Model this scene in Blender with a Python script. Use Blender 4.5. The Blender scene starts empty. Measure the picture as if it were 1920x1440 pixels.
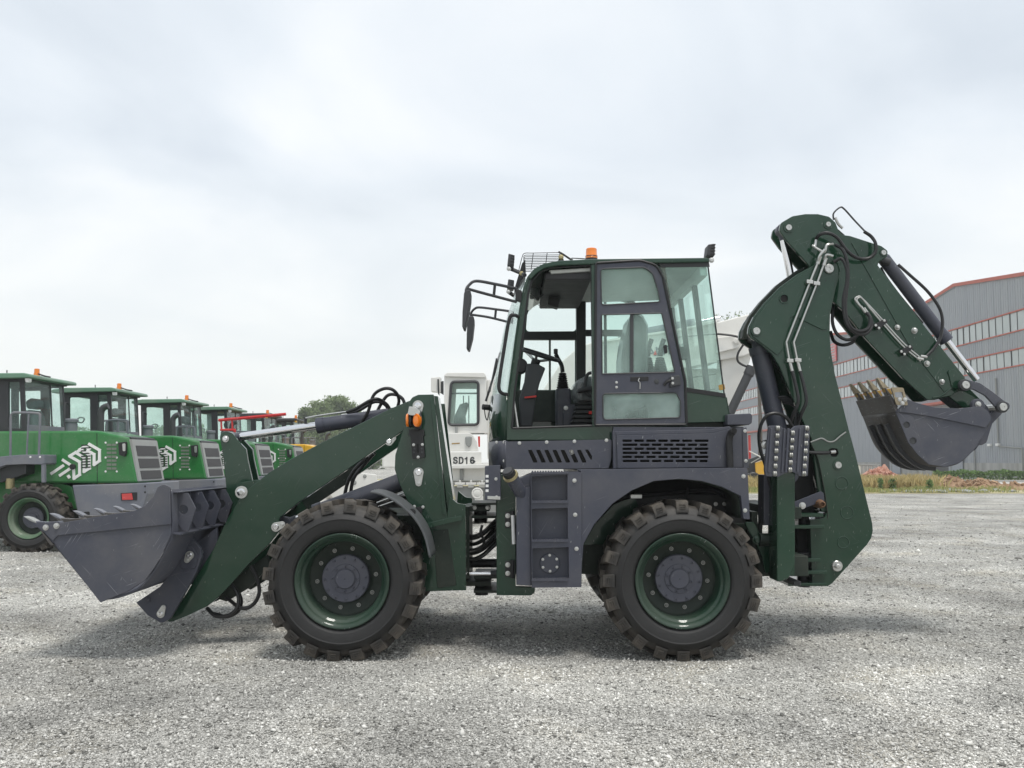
import bpy, bmesh, math, random
import numpy as np
from mathutils import Vector, Matrix, noise
R = math.radians
random.seed(7)
rng = np.random.default_rng(11)
scene = bpy.context.scene
COL = scene.collection

# ------------------------------------------------------------------ camera
FPX, CX, CY, HOR = 1800.0, 960.0, 720.0, 862.0
DIST, CAMZ = 6.4, 1.315
PITCH = math.atan((HOR - CY) / FPX)
cam = bpy.data.cameras.new('camera')
cam.sensor_width = 36.0
cam.lens = FPX / 1920.0 * 36.0
cam.clip_start, cam.clip_end = 0.1, 3000.0
camo = bpy.data.objects.new('camera', cam)
camo.location = (0, -DIST, CAMZ)
camo.rotation_euler = (R(90) + PITCH, 0, 0)
COL.objects.link(camo)
scene.camera = camo
scene.render.resolution_x, scene.render.resolution_y = 1024, 768

# ------------------------------------------------------------------ sky and sun (overcast)
SUN_EL, SUN_AZ = R(72), R(150)      # azimuth clockwise from +Y (the viewing direction)
world = bpy.data.worlds.new('World'); scene.world = world
world.use_nodes = True
wn, wl = world.node_tree.nodes, world.node_tree.links
wn.clear()
w_out = wn.new('ShaderNodeOutputWorld')
sky = wn.new('ShaderNodeTexSky'); sky.sky_type = 'NISHITA'; sky.sun_disc = False
sky.sun_elevation, sky.sun_rotation = SUN_EL, SUN_AZ
sky.air_density, sky.dust_density = 1.0, 2.0
bg_sky = wn.new('ShaderNodeBackground'); bg_sky.inputs[1].default_value = 0.09
wl.new(sky.outputs[0], bg_sky.inputs[0])
tc = wn.new('ShaderNodeTexCoord')
sep = wn.new('ShaderNodeSeparateXYZ'); wl.new(tc.outputs['Generated'], sep.inputs[0])
# flat cloud deck: project the direction on a plane overhead so that the clouds flatten towards the horizon
zc = wn.new('ShaderNodeMath'); zc.operation = 'MAXIMUM'; zc.inputs[1].default_value = 0.0
wl.new(sep.outputs[2], zc.inputs[0])
za = wn.new('ShaderNodeMath'); za.operation = 'ADD'; za.inputs[1].default_value = 0.22
wl.new(zc.outputs[0], za.inputs[0])
dx = wn.new('ShaderNodeMath'); dx.operation = 'DIVIDE'; wl.new(sep.outputs[0], dx.inputs[0]); wl.new(za.outputs[0], dx.inputs[1])
dy = wn.new('ShaderNodeMath'); dy.operation = 'DIVIDE'; wl.new(sep.outputs[1], dy.inputs[0]); wl.new(za.outputs[0], dy.inputs[1])
comb = wn.new('ShaderNodeCombineXYZ'); wl.new(dx.outputs[0], comb.inputs[0]); wl.new(dy.outputs[0], comb.inputs[1])
n1 = wn.new('ShaderNodeTexNoise'); n1.inputs['Scale'].default_value = 1.2; n1.inputs['Detail'].default_value = 7.0
n1.inputs['Roughness'].default_value = 0.47; n1.inputs['Distortion'].default_value = 0.5
wl.new(comb.outputs[0], n1.inputs['Vector'])
ramp = wn.new('ShaderNodeValToRGB')
e = ramp.color_ramp.elements
e[0].position, e[0].color = 0.31, (0.47, 0.515, 0.565, 1)
e[1].position, e[1].color = 0.62, (0.68, 0.70, 0.715, 1)
m_ = e.new(0.48); m_.color = (0.575, 0.615, 0.655, 1)
wl.new(n1.outputs[0], ramp.inputs[0])
hz = wn.new('ShaderNodeMapRange'); hz.inputs[1].default_value = 0.02; hz.inputs[2].default_value = 0.30
hz.inputs[3].default_value = 0.92; hz.inputs[4].default_value = 0.02
wl.new(sep.outputs[2], hz.inputs[0])
mixh = wn.new('ShaderNodeMix'); mixh.data_type = 'RGBA'
wl.new(hz.outputs[0], mixh.inputs[0]); wl.new(ramp.outputs[0], mixh.inputs[6]); mixh.inputs[7].default_value = (0.675, 0.69, 0.672, 1)
bg_cl = wn.new('ShaderNodeBackground'); bg_cl.inputs[1].default_value = 1.0
wl.new(mixh.outputs[2], bg_cl.inputs[0])
mixw = wn.new('ShaderNodeMixShader'); mixw.inputs[0].default_value = 0.92
wl.new(bg_sky.outputs[0], mixw.inputs[1]); wl.new(bg_cl.outputs[0], mixw.inputs[2])
wl.new(mixw.outputs[0], w_out.inputs[0])

sun = bpy.data.lights.new('sun', 'SUN')
sun.energy, sun.angle, sun.color = 1.5, R(14), (1.0, 0.965, 0.91)
suno = bpy.data.objects.new('sun', sun); COL.objects.link(suno)
sdir = Vector((math.sin(SUN_AZ) * math.cos(SUN_EL), math.cos(SUN_AZ) * math.cos(SUN_EL), math.sin(SUN_EL)))
suno.rotation_euler = sdir.to_track_quat('Z', 'Y').to_euler()
suno.location = sdir * 40

vs = scene.view_settings
vs.view_transform = 'Standard'; vs.look = 'None'; vs.exposure = 0.64; vs.gamma = 1.0
try: vs.use_curve_mapping = False
except Exception: pass
scene.render.engine = 'CYCLES'
cy = scene.cycles
cy.use_denoising = True
cy.max_bounces, cy.transparent_max_bounces, cy.glossy_bounces, cy.diffuse_bounces = 8, 24, 4, 3

# ------------------------------------------------------------------ materials
MATS = {}
def nodes_of(name):
    m = bpy.data.materials.new(name); m.use_nodes = True
    return m, m.node_tree.nodes, m.node_tree.links, m.node_tree.nodes['Principled BSDF']

def paint(name, col, rough=0.3, coat=0.6, dust=0.10, dustcol=(0.33, 0.31, 0.28), scratch=0.0, metal=0.0, bump=0.02, var=0.12, spec=0.3, spots=0.4, coat_ior=1.5):
    """painted steel: slight colour drift, dust film, fine orange peel, optional thin pale scratches"""
    m, n, l, b = nodes_of(name)
    t = n.new('ShaderNodeTexCoord')
    a = n.new('ShaderNodeTexNoise'); a.inputs['Scale'].default_value = 2.3; a.inputs['Detail'].default_value = 8
    a.inputs['Roughness'].default_value = 0.65
    l.new(t.outputs['Object'], a.inputs['Vector'])
    r1 = n.new('ShaderNodeMapRange'); r1.inputs[1].default_value = 0.42; r1.inputs[2].default_value = 0.78
    r1.inputs[3].default_value = 0.0; r1.inputs[4].default_value = dust * 2.2
    l.new(a.outputs[0], r1.inputs[0])
    c0 = n.new('ShaderNodeMix'); c0.data_type = 'RGBA'
    d = [max(0, c * (1 - var)) for c in col]; u = [min(1, c * (1 + var)) for c in col]
    c0.inputs[6].default_value = (*d, 1); c0.inputs[7].default_value = (*u, 1)
    a2 = n.new('ShaderNodeTexNoise'); a2.inputs['Scale'].default_value = 0.9; a2.inputs['Detail'].default_value = 3
    l.new(t.outputs['Object'], a2.inputs['Vector']); l.new(a2.outputs[0], c0.inputs[0])
    c1 = n.new('ShaderNodeMix'); c1.data_type = 'RGBA'
    l.new(r1.outputs[0], c1.inputs[0]); l.new(c0.outputs[2], c1.inputs[6]); c1.inputs[7].default_value = (*dustcol, 1)
    last = c1.outputs[2]
    if scratch > 0:
        for k, ang in enumerate((0.55, -0.75, 1.25)):
            # straight scuffs: noise drawn out along one direction, only its peaks show
            mp = n.new('ShaderNodeMapping'); mp.vector_type = 'TEXTURE'; mp.inputs['Rotation'].default_value = (0.0, ang, 0.0)
            mp.inputs['Scale'].default_value = (0.012, 0.10, 0.55); mp.inputs['Location'].default_value = (0.37 * k, 0, 0.21 * k)
            l.new(t.outputs['Object'], mp.inputs['Vector'])
            wv = n.new('ShaderNodeTexNoise'); wv.inputs['Scale'].default_value = 2.2; wv.inputs['Detail'].default_value = 1.0
            l.new(mp.outputs[0], wv.inputs['Vector'])
            mr = n.new('ShaderNodeMapRange'); mr.inputs[1].default_value = 0.70; mr.inputs[2].default_value = 0.76
            mr.inputs[3].default_value = 0.0; mr.inputs[4].default_value = scratch
            l.new(wv.outputs[0], mr.inputs[0])
            br = n.new('ShaderNodeTexNoise'); br.inputs['Scale'].default_value = 3.0 + k
            l.new(t.outputs['Object'], br.inputs['Vector'])
            brr = n.new('ShaderNodeMapRange'); brr.inputs[1].default_value = 0.5; brr.inputs[2].default_value = 0.62
            l.new(br.outputs[0], brr.inputs[0])
            mu = n.new('ShaderNodeMath'); mu.operation = 'MULTIPLY'; l.new(mr.outputs[0], mu.inputs[0]); l.new(brr.outputs[0], mu.inputs[1])
            c2 = n.new('ShaderNodeMix'); c2.data_type = 'RGBA'
            l.new(mu.outputs[0], c2.inputs[0]); l.new(last, c2.inputs[6]); c2.inputs[7].default_value = (0.42, 0.42, 0.44, 1)
            last = c2.outputs[2]
    if spots > 0:
        # short pale run marks left by dried rain
        mp = n.new('ShaderNodeMapping'); mp.vector_type = 'TEXTURE'; mp.inputs['Rotation'].default_value = (0.0, 0.16, 0.0); mp.inputs['Scale'].default_value = (0.006, 0.03, 0.035)
        l.new(t.outputs['Object'], mp.inputs['Vector'])
        sp_ = n.new('ShaderNodeTexNoise'); sp_.inputs['Scale'].default_value = 1.0; sp_.inputs['Detail'].default_value = 0.0
        l.new(mp.outputs[0], sp_.inputs['Vector'])
        mr = n.new('ShaderNodeMapRange'); mr.inputs[1].default_value = 0.82; mr.inputs[2].default_value = 0.86; mr.inputs[3].default_value = 0.0; mr.inputs[4].default_value = spots
        l.new(sp_.outputs[0], mr.inputs[0])
        c3 = n.new('ShaderNodeMix'); c3.data_type = 'RGBA'; l.new(mr.outputs[0], c3.inputs[0]); l.new(last, c3.inputs[6]); c3.inputs[7].default_value = (0.45, 0.47, 0.45, 1)
        last = c3.outputs[2]
    l.new(last, b.inputs['Base Color'])
    rr = n.new('ShaderNodeMapRange'); rr.inputs[1].default_value = 0.3; rr.inputs[2].default_value = 0.75
    rr.inputs[3].default_value = rough * 0.85; rr.inputs[4].default_value = min(1, rough * 1.5 + 0.05)
    l.new(a.outputs[0], rr.inputs[0]); l.new(rr.outputs[0], b.inputs['Roughness'])
    b.inputs['Metallic'].default_value = metal; b.inputs['Specular IOR Level'].default_value = spec
    b.inputs['Coat Weight'].default_value = coat; b.inputs['Coat Roughness'].default_value = 0.06; b.inputs['Coat IOR'].default_value = coat_ior
    bp = n.new('ShaderNodeBump'); bp.inputs['Strength'].default_value = bump; bp.inputs['Distance'].default_value = 0.01
    a3 = n.new('ShaderNodeTexNoise'); a3.inputs['Scale'].default_value = 9.0; a3.inputs['Detail'].default_value = 2
    l.new(t.outputs['Object'], a3.inputs['Vector']); l.new(a3.outputs[0], bp.inputs['Height'])
    l.new(bp.outputs[0], b.inputs['Normal'])
    MATS[name] = m
    return m

def plain(name, col, rough=0.5, metal=0.0, emit=None, coat=0.0, var=0.15, scale=12.0):
    m, n, l, b = nodes_of(name)
    t = n.new('ShaderNodeTexCoord'); a = n.new('ShaderNodeTexNoise')
    a.inputs['Scale'].default_value = scale; a.inputs['Detail'].default_value = 6
    l.new(t.outputs['Object'], a.inputs['Vector'])
    c = n.new('ShaderNodeMix'); c.data_type = 'RGBA'
    c.inputs[6].default_value = (*[x * (1 - var) for x in col], 1); c.inputs[7].default_value = (*[min(1, x * (1 + var)) for x in col], 1)
    l.new(a.outputs[0], c.inputs[0]); l.new(c.outputs[2], b.inputs['Base Color'])
    r = n.new('ShaderNodeMapRange'); r.inputs[3].default_value = rough * 0.8; r.inputs[4].default_value = min(1, rough * 1.25)
    l.new(a.outputs[0], r.inputs[0]); l.new(r.outputs[0], b.inputs['Roughness'])
    b.inputs['Metallic'].default_value = metal; b.inputs['Coat Weight'].default_value = coat
    MATS[name] = m
    return m

def glass(name, tint, refl=0.9, haze=0.04, hazecol=(0.7, 0.85, 0.8), ior=1.45):
    m = bpy.data.materials.new(name); m.use_nodes = True
    n, l = m.node_tree.nodes, m.node_tree.links; n.clear()
    o = n.new('ShaderNodeOutputMaterial')
    tr = n.new('ShaderNodeBsdfTransparent'); tr.inputs[0].default_value = (*tint, 1)
    gl = n.new('ShaderNodeBsdfGlossy'); gl.inputs['Roughness'].default_value = 0.02; gl.inputs[0].default_value = (refl, refl, refl, 1)
    # two-sided Schlick reflectance (the Fresnel node would turn the pane's inner faces into mirrors)
    ge = n.new('ShaderNodeNewGeometry'); dt = n.new('ShaderNodeVectorMath'); dt.operation = 'DOT_PRODUCT'
    l.new(ge.outputs['Incoming'], dt.inputs[0]); l.new(ge.outputs['Normal'], dt.inputs[1])
    ab = n.new('ShaderNodeMath'); ab.operation = 'ABSOLUTE'; l.new(dt.outputs['Value'], ab.inputs[0])
    om = n.new('ShaderNodeMath'); om.operation = 'SUBTRACT'; om.inputs[0].default_value = 1.0; l.new(ab.outputs[0], om.inputs[1])
    pw = n.new('ShaderNodeMath'); pw.operation = 'POWER'; pw.inputs[1].default_value = 5.0; l.new(om.outputs[0], pw.inputs[0])
    f0 = ((ior - 1) / (ior + 1)) ** 2
    fr = n.new('ShaderNodeMath'); fr.operation = 'MULTIPLY_ADD'; fr.inputs[1].default_value = 0.5 * (1 - f0); fr.inputs[2].default_value = f0; l.new(pw.outputs[0], fr.inputs[0])
    mx = n.new('ShaderNodeMixShader'); l.new(fr.outputs[0], mx.inputs[0]); l.new(tr.outputs[0], mx.inputs[1]); l.new(gl.outputs[0], mx.inputs[2])
    df = n.new('ShaderNodeBsdfDiffuse'); df.inputs[0].default_value = (*hazecol, 1)
    t = n.new('ShaderNodeTexCoord'); nz = n.new('ShaderNodeTexNoise'); nz.inputs['Scale'].default_value = 3.0; nz.inputs['Detail'].default_value = 5
    l.new(t.outputs['Object'], nz.inputs['Vector'])
    mr = n.new('ShaderNodeMapRange'); mr.inputs[1].default_value = 0.35; mr.inputs[2].default_value = 0.75; mr.inputs[3].default_value = haze * 0.4; mr.inputs[4].default_value = haze * 1.6
    l.new(nz.outputs[0], mr.inputs[0])
    mx2 = n.new('ShaderNodeMixShader'); l.new(mr.outputs[0], mx2.inputs[0]); l.new(mx.outputs[0], mx2.inputs[1]); l.new(df.outputs[0], mx2.inputs[2])
    l.new(mx2.outputs[0], o.inputs[0])
    MATS[name] = m
    return m

paint('green', (0.0105, 0.041, 0.0225), rough=0.36, coat=1.0, dust=0.02, scratch=0.14, var=0.22, spec=0.05, bump=0.05, spots=0.3, coat_ior=1.5)
paint('greendark', (0.012, 0.022, 0.015), rough=0.5, coat=0.1, dust=0.06)
paint('grey', (0.054, 0.058, 0.079), rough=0.42, coat=0.2, dust=0.07, scratch=0.16)
paint('greyscr', (0.060, 0.064, 0.084), rough=0.46, coat=0.2, dust=0.10, scratch=0.55)
paint('rimgreen', (0.009, 0.033, 0.0185), rough=0.45, coat=0.35, dust=0.06, scratch=0.1)
paint('dustyrim', (0.055, 0.125, 0.065), rough=0.6, coat=0.1, dust=0.25)
paint('hubgrey', (0.085, 0.088, 0.112), rough=0.5, coat=0.1, dust=0.1)
paint('steelworn', (0.085, 0.082, 0.080), rough=0.42, coat=0.0, dust=0.22, dustcol=(0.17, 0.13, 0.10), scratch=0.5, metal=0.35)
paint('loadergreen', (0.022, 0.175, 0.040), rough=0.32, coat=0.5, dust=0.10, scratch=0.1)
paint('roofgreen', (0.13, 0.25, 0.17), rough=0.45, coat=0.2, dust=0.25)
paint('loadergrey', (0.15, 0.16, 0.19), rough=0.5, coat=0.1, dust=0.22)
paint('palegrey', (0.30, 0.31, 0.30), rough=0.5, coat=0.1, dust=0.15)
paint('white', (0.78, 0.77, 0.73), rough=0.4, coat=0.3, dust=0.10, dustcol=(0.45, 0.42, 0.38))
paint('yellow', (0.72, 0.40, 0.02), rough=0.35, coat=0.4, dust=0.10)
paint('red', (0.50, 0.020, 0.022), rough=0.4, coat=0.2, dust=0.08)
plain('black', (0.012, 0.012, 0.013), 0.5)
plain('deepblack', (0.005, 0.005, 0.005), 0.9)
plain('hose', (0.014, 0.014, 0.015), 0.45, var=0.3, scale=40)
plain('trim', (0.045, 0.047, 0.05), 0.55, var=0.25)
plain('plasticgrey', (0.045, 0.046, 0.050), 0.55)
plain('mudguard', (0.10, 0.105, 0.11), 0.45, var=0.3)
plain('chrome', (0.72, 0.72, 0.73), 0.12, metal=1.0, var=0.05)
plain('zinc', (0.54, 0.54, 0.52), 0.32, metal=0.85, var=0.2, scale=60)
plain('brass', (0.42, 0.36, 0.20), 0.5, metal=0.6, var=0.3, scale=40)
plain('rust', (0.16, 0.085, 0.045), 0.8, var=0.5, scale=60)
plain('amber', (0.85, 0.22, 0.01), 0.18, coat=0.8)
plain('redplastic', (0.62, 0.03, 0.02), 0.4)
plain('redlens', (0.55, 0.05, 0.05), 0.25, coat=0.5)
plain('whitemark', (0.80, 0.80, 0.78), 0.5, var=0.05)
plain('textdark', (0.03, 0.032, 0.035), 0.5)
plain('mesh', (0.055, 0.053, 0.055), 0.7, var=0.4, scale=160)
plain('liner', (0.72, 0.75, 0.73), 0.8)
plain('louvregrey', (0.17, 0.20, 0.16), 0.7, var=0.4, scale=90)
plain('seat', (0.055, 0.06, 0.065), 0.5, coat=0.3)
plain('tooth', (0.30, 0.25, 0.17), 0.45, metal=0.4, var=0.5, scale=40)
plain('ochre', (0.36, 0.22, 0.05), 0.6, var=0.5, scale=30)
plain('bark', (0.09, 0.07, 0.05), 0.9)
glass('glass', (0.865, 0.965, 0.93), haze=0.13, hazecol=(0.74, 0.93, 0.86))
glass('glassfar', (0.945, 0.985, 0.972), haze=0.015, ior=1.2)
glass('glassgrey', (0.88, 0.95, 0.935), haze=0.10, hazecol=(0.5, 0.6, 0.57), ior=1.25)
glass('glasspale', (0.66, 0.78, 0.74), haze=0.42, hazecol=(0.50, 0.62, 0.58))
glass('plasticwrap', (0.80, 0.82, 0.82), haze=0.25, hazecol=(0.6, 0.62, 0.62))

def tyre_mat():
    m, n, l, b = nodes_of('rubber')
    t = n.new('ShaderNodeTexCoord'); s = n.new('ShaderNodeSeparateXYZ'); l.new(t.outputs['Object'], s.inputs[0])
    cb = n.new('ShaderNodeCombineXYZ'); l.new(s.outputs[0], cb.inputs[0]); l.new(s.outputs[2], cb.inputs[2])
    ln = n.new('ShaderNodeVectorMath'); ln.operation = 'LENGTH'; l.new(cb.outputs[0], ln.inputs[0])
    nz = n.new('ShaderNodeTexNoise'); nz.inputs['Scale'].default_value = 9; nz.inputs['Detail'].default_value = 8; nz.inputs['Roughness'].default_value = 0.7
    l.new(t.outputs['Object'], nz.inputs['Vector'])
    mr = n.new('ShaderNodeMapRange'); mr.inputs[1].default_value = 0.43; mr.inputs[2].default_value = 0.515; mr.inputs[3].default_value = 0.05; mr.inputs[4].default_value = 1.0
    l.new(ln.outputs['Value'], mr.inputs[0])
    m2 = n.new('ShaderNodeMapRange'); m2.inputs[1].default_value = 0.30; m2.inputs[2].default_value = 0.70
    l.new(nz.outputs[0], m2.inputs[0])
    mu = n.new('ShaderNodeMath'); mu.operation = 'MULTIPLY'; l.new(mr.outputs[0], mu.inputs[0]); l.new(m2.outputs[0], mu.inputs[1])
    c = n.new('ShaderNodeMix'); c.data_type = 'RGBA'; l.new(mu.outputs[0], c.inputs[0])
    c.inputs[6].default_value = (0.013, 0.013, 0.0135, 1); c.inputs[7].default_value = (0.115, 0.098, 0.078, 1)
    l.new(c.outputs[2], b.inputs['Base Color']); b.inputs['Roughness'].default_value = 0.62
    bp = n.new('ShaderNodeBump'); bp.inputs['Strength'].default_value = 0.25; bp.inputs['Distance'].default_value = 0.004
    n4 = n.new('ShaderNodeTexNoise'); n4.inputs['Scale'].default_value = 45; n4.inputs['Detail'].default_value = 5
    l.new(t.outputs['Object'], n4.inputs['Vector']); l.new(n4.outputs[0], bp.inputs['Height']); l.new(bp.outputs[0], b.inputs['Normal'])
    MATS['rubber'] = m
tyre_mat()

# ------------------------------------------------------------------ helpers
def P(px, py, Y=0.0):
    """the point that lies on the upright plane at depth Y behind pixel (px, py) of the 1920 x 1440 photograph"""
    cp, sp = math.cos(PITCH), math.sin(PITCH)
    u, v = px - CX, CY - py
    dxx, dyy, dzz = u, FPX * cp - v * sp, FPX * sp + v * cp
    t = (Y + DIST) / dyy
    return Vector((dxx * t, Y, CAMZ + dzz * t))

def tag(o, label=None, cat=None, group=None, kind=None):
    if label: o['label'] = label
    if cat: o['category'] = cat
    if group: o['group'] = group
    if kind: o['kind'] = kind
    return o

ROOTLOC = {}
def thing(name, loc, label, cat, group=None):
    o = bpy.data.objects.new(name, None); COL.objects.link(o)
    o.location = loc; o.empty_display_size = 0.3
    ROOTLOC[o.name] = Vector(loc)
    return tag(o, label, cat, group)

def link(name, me, mat, parent=None, smooth=None):
    o = bpy.data.objects.new(name, me); COL.objects.link(o)
    if mat is not None:
        if not me.materials: me.materials.append(MATS[mat] if isinstance(mat, str) else mat)
    if parent is not None:
        o.parent = parent
        if parent.name in ROOTLOC:
            o.matrix_parent_inverse = Matrix.Translation(-ROOTLOC[parent.name])
    return o

def finish(name, bm, mat, parent=None, bevel=0.0, smooth=False):
    bmesh.ops.recalc_face_normals(bm, faces=bm.faces[:])
    me = bpy.data.meshes.new(name)
    if smooth:
        for f in bm.faces: f.smooth = True
        for ed in bm.edges:
            if len(ed.link_faces) == 2 and ed.calc_face_angle(0) > 0.6: ed.smooth = False
    bm.to_mesh(me); bm.free()
    o = link(name, me, mat, parent)
    if bevel > 0:
        md = o.modifiers.new('bevel', 'BEVEL'); md.width = bevel; md.segments = 2; md.limit_method = 'ANGLE'; md.angle_limit = R(35)
    return o

def fillet(pts):
    """corner list [(x, y) or (x, y, radius)] -> polygon with rounded corners"""
    out = []; n = len(pts)
    for i, p in enumerate(pts):
        if len(p) < 3 or p[2] <= 0: out.append((p[0], p[1])); continue
        a = Vector(pts[i - 1][:2]); b = Vector(p[:2]); c = Vector(pts[(i + 1) % n][:2])
        d1, d2 = (a - b), (c - b)
        l1, l2 = d1.length, d2.length
        d1.normalize(); d2.normalize()
        ang = d1.angle(d2, math.pi)
        if ang > 3.1: out.append((p[0], p[1])); continue
        t = min(p[2] / math.tan(ang / 2), l1 * 0.49, l2 * 0.49)
        r = t * math.tan(ang / 2)
        s, e_ = b + d1 * t, b + d2 * t
        bis = (d1 + d2).normalized(); cen = b + bis * (r / math.sin(ang / 2))
        a0 = math.atan2(s.y - cen.y, s.x - cen.x); a1 = math.atan2(e_.y - cen.y, e_.x - cen.x)
        da = (a1 - a0 + math.pi) % (2 * math.pi) - math.pi
        k = max(2, int(abs(da) / 0.3))
        for j in range(k + 1):
            an = a0 + da * j / k
            out.append((cen.x + r * math.cos(an), cen.y + r * math.sin(an)))
    return out

def spline(pts, n=6, closed=False):
    """Catmull-Rom through points of any dimension"""
    V = [Vector(p) for p in pts]; out = []
    m = len(V)
    for i in range(m if closed else m - 1):
        if closed: p0, p1, p2, p3 = V[i - 1], V[i], V[(i + 1) % m], V[(i + 2) % m]
        else:
            p1, p2 = V[i], V[i + 1]
            p0 = V[i - 1] if i > 0 else p1 * 2 - p2
            p3 = V[i + 2] if i + 2 < m else p2 * 2 - p1
        for k in range(n):
            t = k / n
            out.append(0.5 * ((2 * p1) + (p2 - p0) * t + (2 * p0 - 5 * p1 + 4 * p2 - p3) * t * t + (3 * p1 - p0 - 3 * p2 + p3) * t ** 3))
    if not closed: out.append(V[-1])
    return out

def prism_bm(poly, y0, y1, holes=()):
    """poly: (x, z) outline extruded from depth y0 to y1, with open holes"""
    bm = bmesh.new()
    loops = [poly] + list(holes)
    if not holes:
        f = bm.faces.new([bm.verts.new((x, y0, z)) for x, z in poly])
        faces = [f]
    else:
        eds = []
        for lp in loops:
            vs_ = [bm.verts.new((x, y0, z)) for x, z in lp]
            for i in range(len(vs_)): eds.append(bm.edges.new((vs_[i - 1], vs_[i])))
        r = bmesh.ops.triangle_fill(bm, use_beauty=True, use_dissolve=False, edges=eds)
        faces = [g for g in r['geom'] if isinstance(g, bmesh.types.BMFace)]
    ex = bmesh.ops.extrude_face_region(bm, geom=faces)
    vv = [g for g in ex['geom'] if isinstance(g, bmesh.types.BMVert)]
    bmesh.ops.translate(bm, vec=(0, y1 - y0, 0), verts=vv)
    return bm

def xz(pts, Y):
    out = []
    for p in pts:
        v = P(p[0], p[1], Y); out.append((v.x, v.z))
    return out

YC = 1.05                                   # centre line of the main machine
def plate(name, pts, Y, th, mat, parent, bevel=0.003, holes=(), mirror=False, dmir=None, smooth_pts=False):
    """a flat part whose outline is given in photo pixels at its own depth Y; th = thickness away from the viewer"""
    pp = spline([p[:2] for p in pts], 4, True) if smooth_pts else fillet(pts)
    poly = xz(pp, Y); hs = [xz(fillet(h), Y) for h in holes]
    o = finish(name, prism_bm(poly, Y, Y + th, hs), mat, parent, bevel)
    if mirror:
        y0 = 2 * YC - Y
        o2 = finish(name, prism_bm(poly, y0, y0 - th, hs), dmir or mat, parent, bevel)
        return o, o2
    return o

def circ(cx, cy, r, n=20): return [(cx + r * math.cos(2 * math.pi * i / n), cy + r * math.sin(2 * math.pi * i / n)) for i in range(n)]

def frame_of(d):
    d = d.normalized(); u = d.cross(Vector((0, 0, 1)))
    if u.length < 1e-3: u = d.cross(Vector((1, 0, 0)))
    u.normalize(); return d, u, d.cross(u).normalized()

def sweep(bm, pts, r, sides=8, cap=True):
    pts = [Vector(p) for p in pts]; rings = []
    prev_u = None
    for i, p in enumerate(pts):
        d = (pts[min(i + 1, len(pts) - 1)] - pts[max(i - 1, 0)])
        if d.length < 1e-9: d = Vector((0, 0, 1))
        d.normalize()
        if prev_u is None: _, u, _ = frame_of(d)
        else:
            u = prev_u - d * prev_u.dot(d)
            u = u.normalized() if u.length > 1e-6 else frame_of(d)[1]
        w = d.cross(u); prev_u = u
        rr = r[i] if isinstance(r, (list, tuple)) else r
        rings.append([bm.verts.new(p + (u * math.cos(a) + w * math.sin(a)) * rr) for a in [2 * math.pi * k / sides for k in range(sides)]])
    for a, b in zip(rings, rings[1:]):
        for k in range(sides): bm.faces.new((a[k], a[(k + 1) % sides], b[(k + 1) % sides], b[k]))
    if cap:
        bm.faces.new(rings[0][::-1]); bm.faces.new(rings[-1])
    return bm

def tube(name, pts, r, mat, parent, sides=8, smooth=True, n=6):
    pp = spline(pts, n) if smooth and len(pts) > 2 else pts
    return finish(name, sweep(bmesh.new(), pp, r, sides), mat, parent, smooth=True)

def ptube(name, pts, r, mat, parent, sides=8, smooth=True, n=6):
    return tube(name, [P(*p) for p in pts], r, mat, parent, sides, smooth, n)

def rod(name, a, b, r, mat, parent, sides=16, bevel=0.0):
    return finish(name, sweep(bmesh.new(), [Vector(a), Vector(b)], r, sides), mat, parent, bevel, smooth=True)

def lathe_bm(profile, sides=24, axis='Y', bm=None, cen=(0, 0, 0), close=False):
    """profile [(radius, offset along axis)]"""
    bm = bm or bmesh.new(); rings = []
    c = Vector(cen)
    for r, h in profile:
        ring = []
        for k in range(sides):
            a = 2 * math.pi * k / sides
            if axis == 'Y': v = Vector((r * math.cos(a), h, r * math.sin(a)))
            elif axis == 'Z': v = Vector((r * math.cos(a), r * math.sin(a), h))
            else: v = Vector((h, r * math.cos(a), r * math.sin(a)))
            ring.append(bm.verts.new(v + c))
        rings.append(ring)
    for a, b in zip(rings, rings[1:]):
        for k in range(sides): bm.faces.new((a[k], a[(k + 1) % sides], b[(k + 1) % sides], b[k]))
    if close:
        bm.faces.new(rings[0][::-1]); bm.faces.new(rings[-1])
    return bm

def box_bm(x0, x1, y0, y1, z0, z1, bm=None):
    bm = bm or bmesh.new()
    v = [bm.verts.new((x, y, z)) for x in (x0, x1) for y in (y0, y1) for z in (z0, z1)]
    for q in ((0, 1, 3, 2), (4, 6, 7, 5), (0, 4, 5, 1), (2, 3, 7, 6), (0, 2, 6, 4), (1, 5, 7, 3)):
        bm.faces.new([v[i] for i in q])
    return bm

def box(name, x0, x1, y0, y1, z0, z1, mat, parent, bevel=0.004):
    return finish(name, box_bm(x0, x1, y0, y1, z0, z1), mat, parent, bevel)

def add_prism(bm, poly, y0, y1):
    a = [bm.verts.new((x, y0, z)) for x, z in poly]; b = [bm.verts.new((x, y1, z)) for x, z in poly]
    bm.faces.new(a); bm.faces.new(b[::-1]); n = len(poly)
    for i in range(n): bm.faces.new((a[i], a[(i + 1) % n], b[(i + 1) % n], b[i]))

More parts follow.
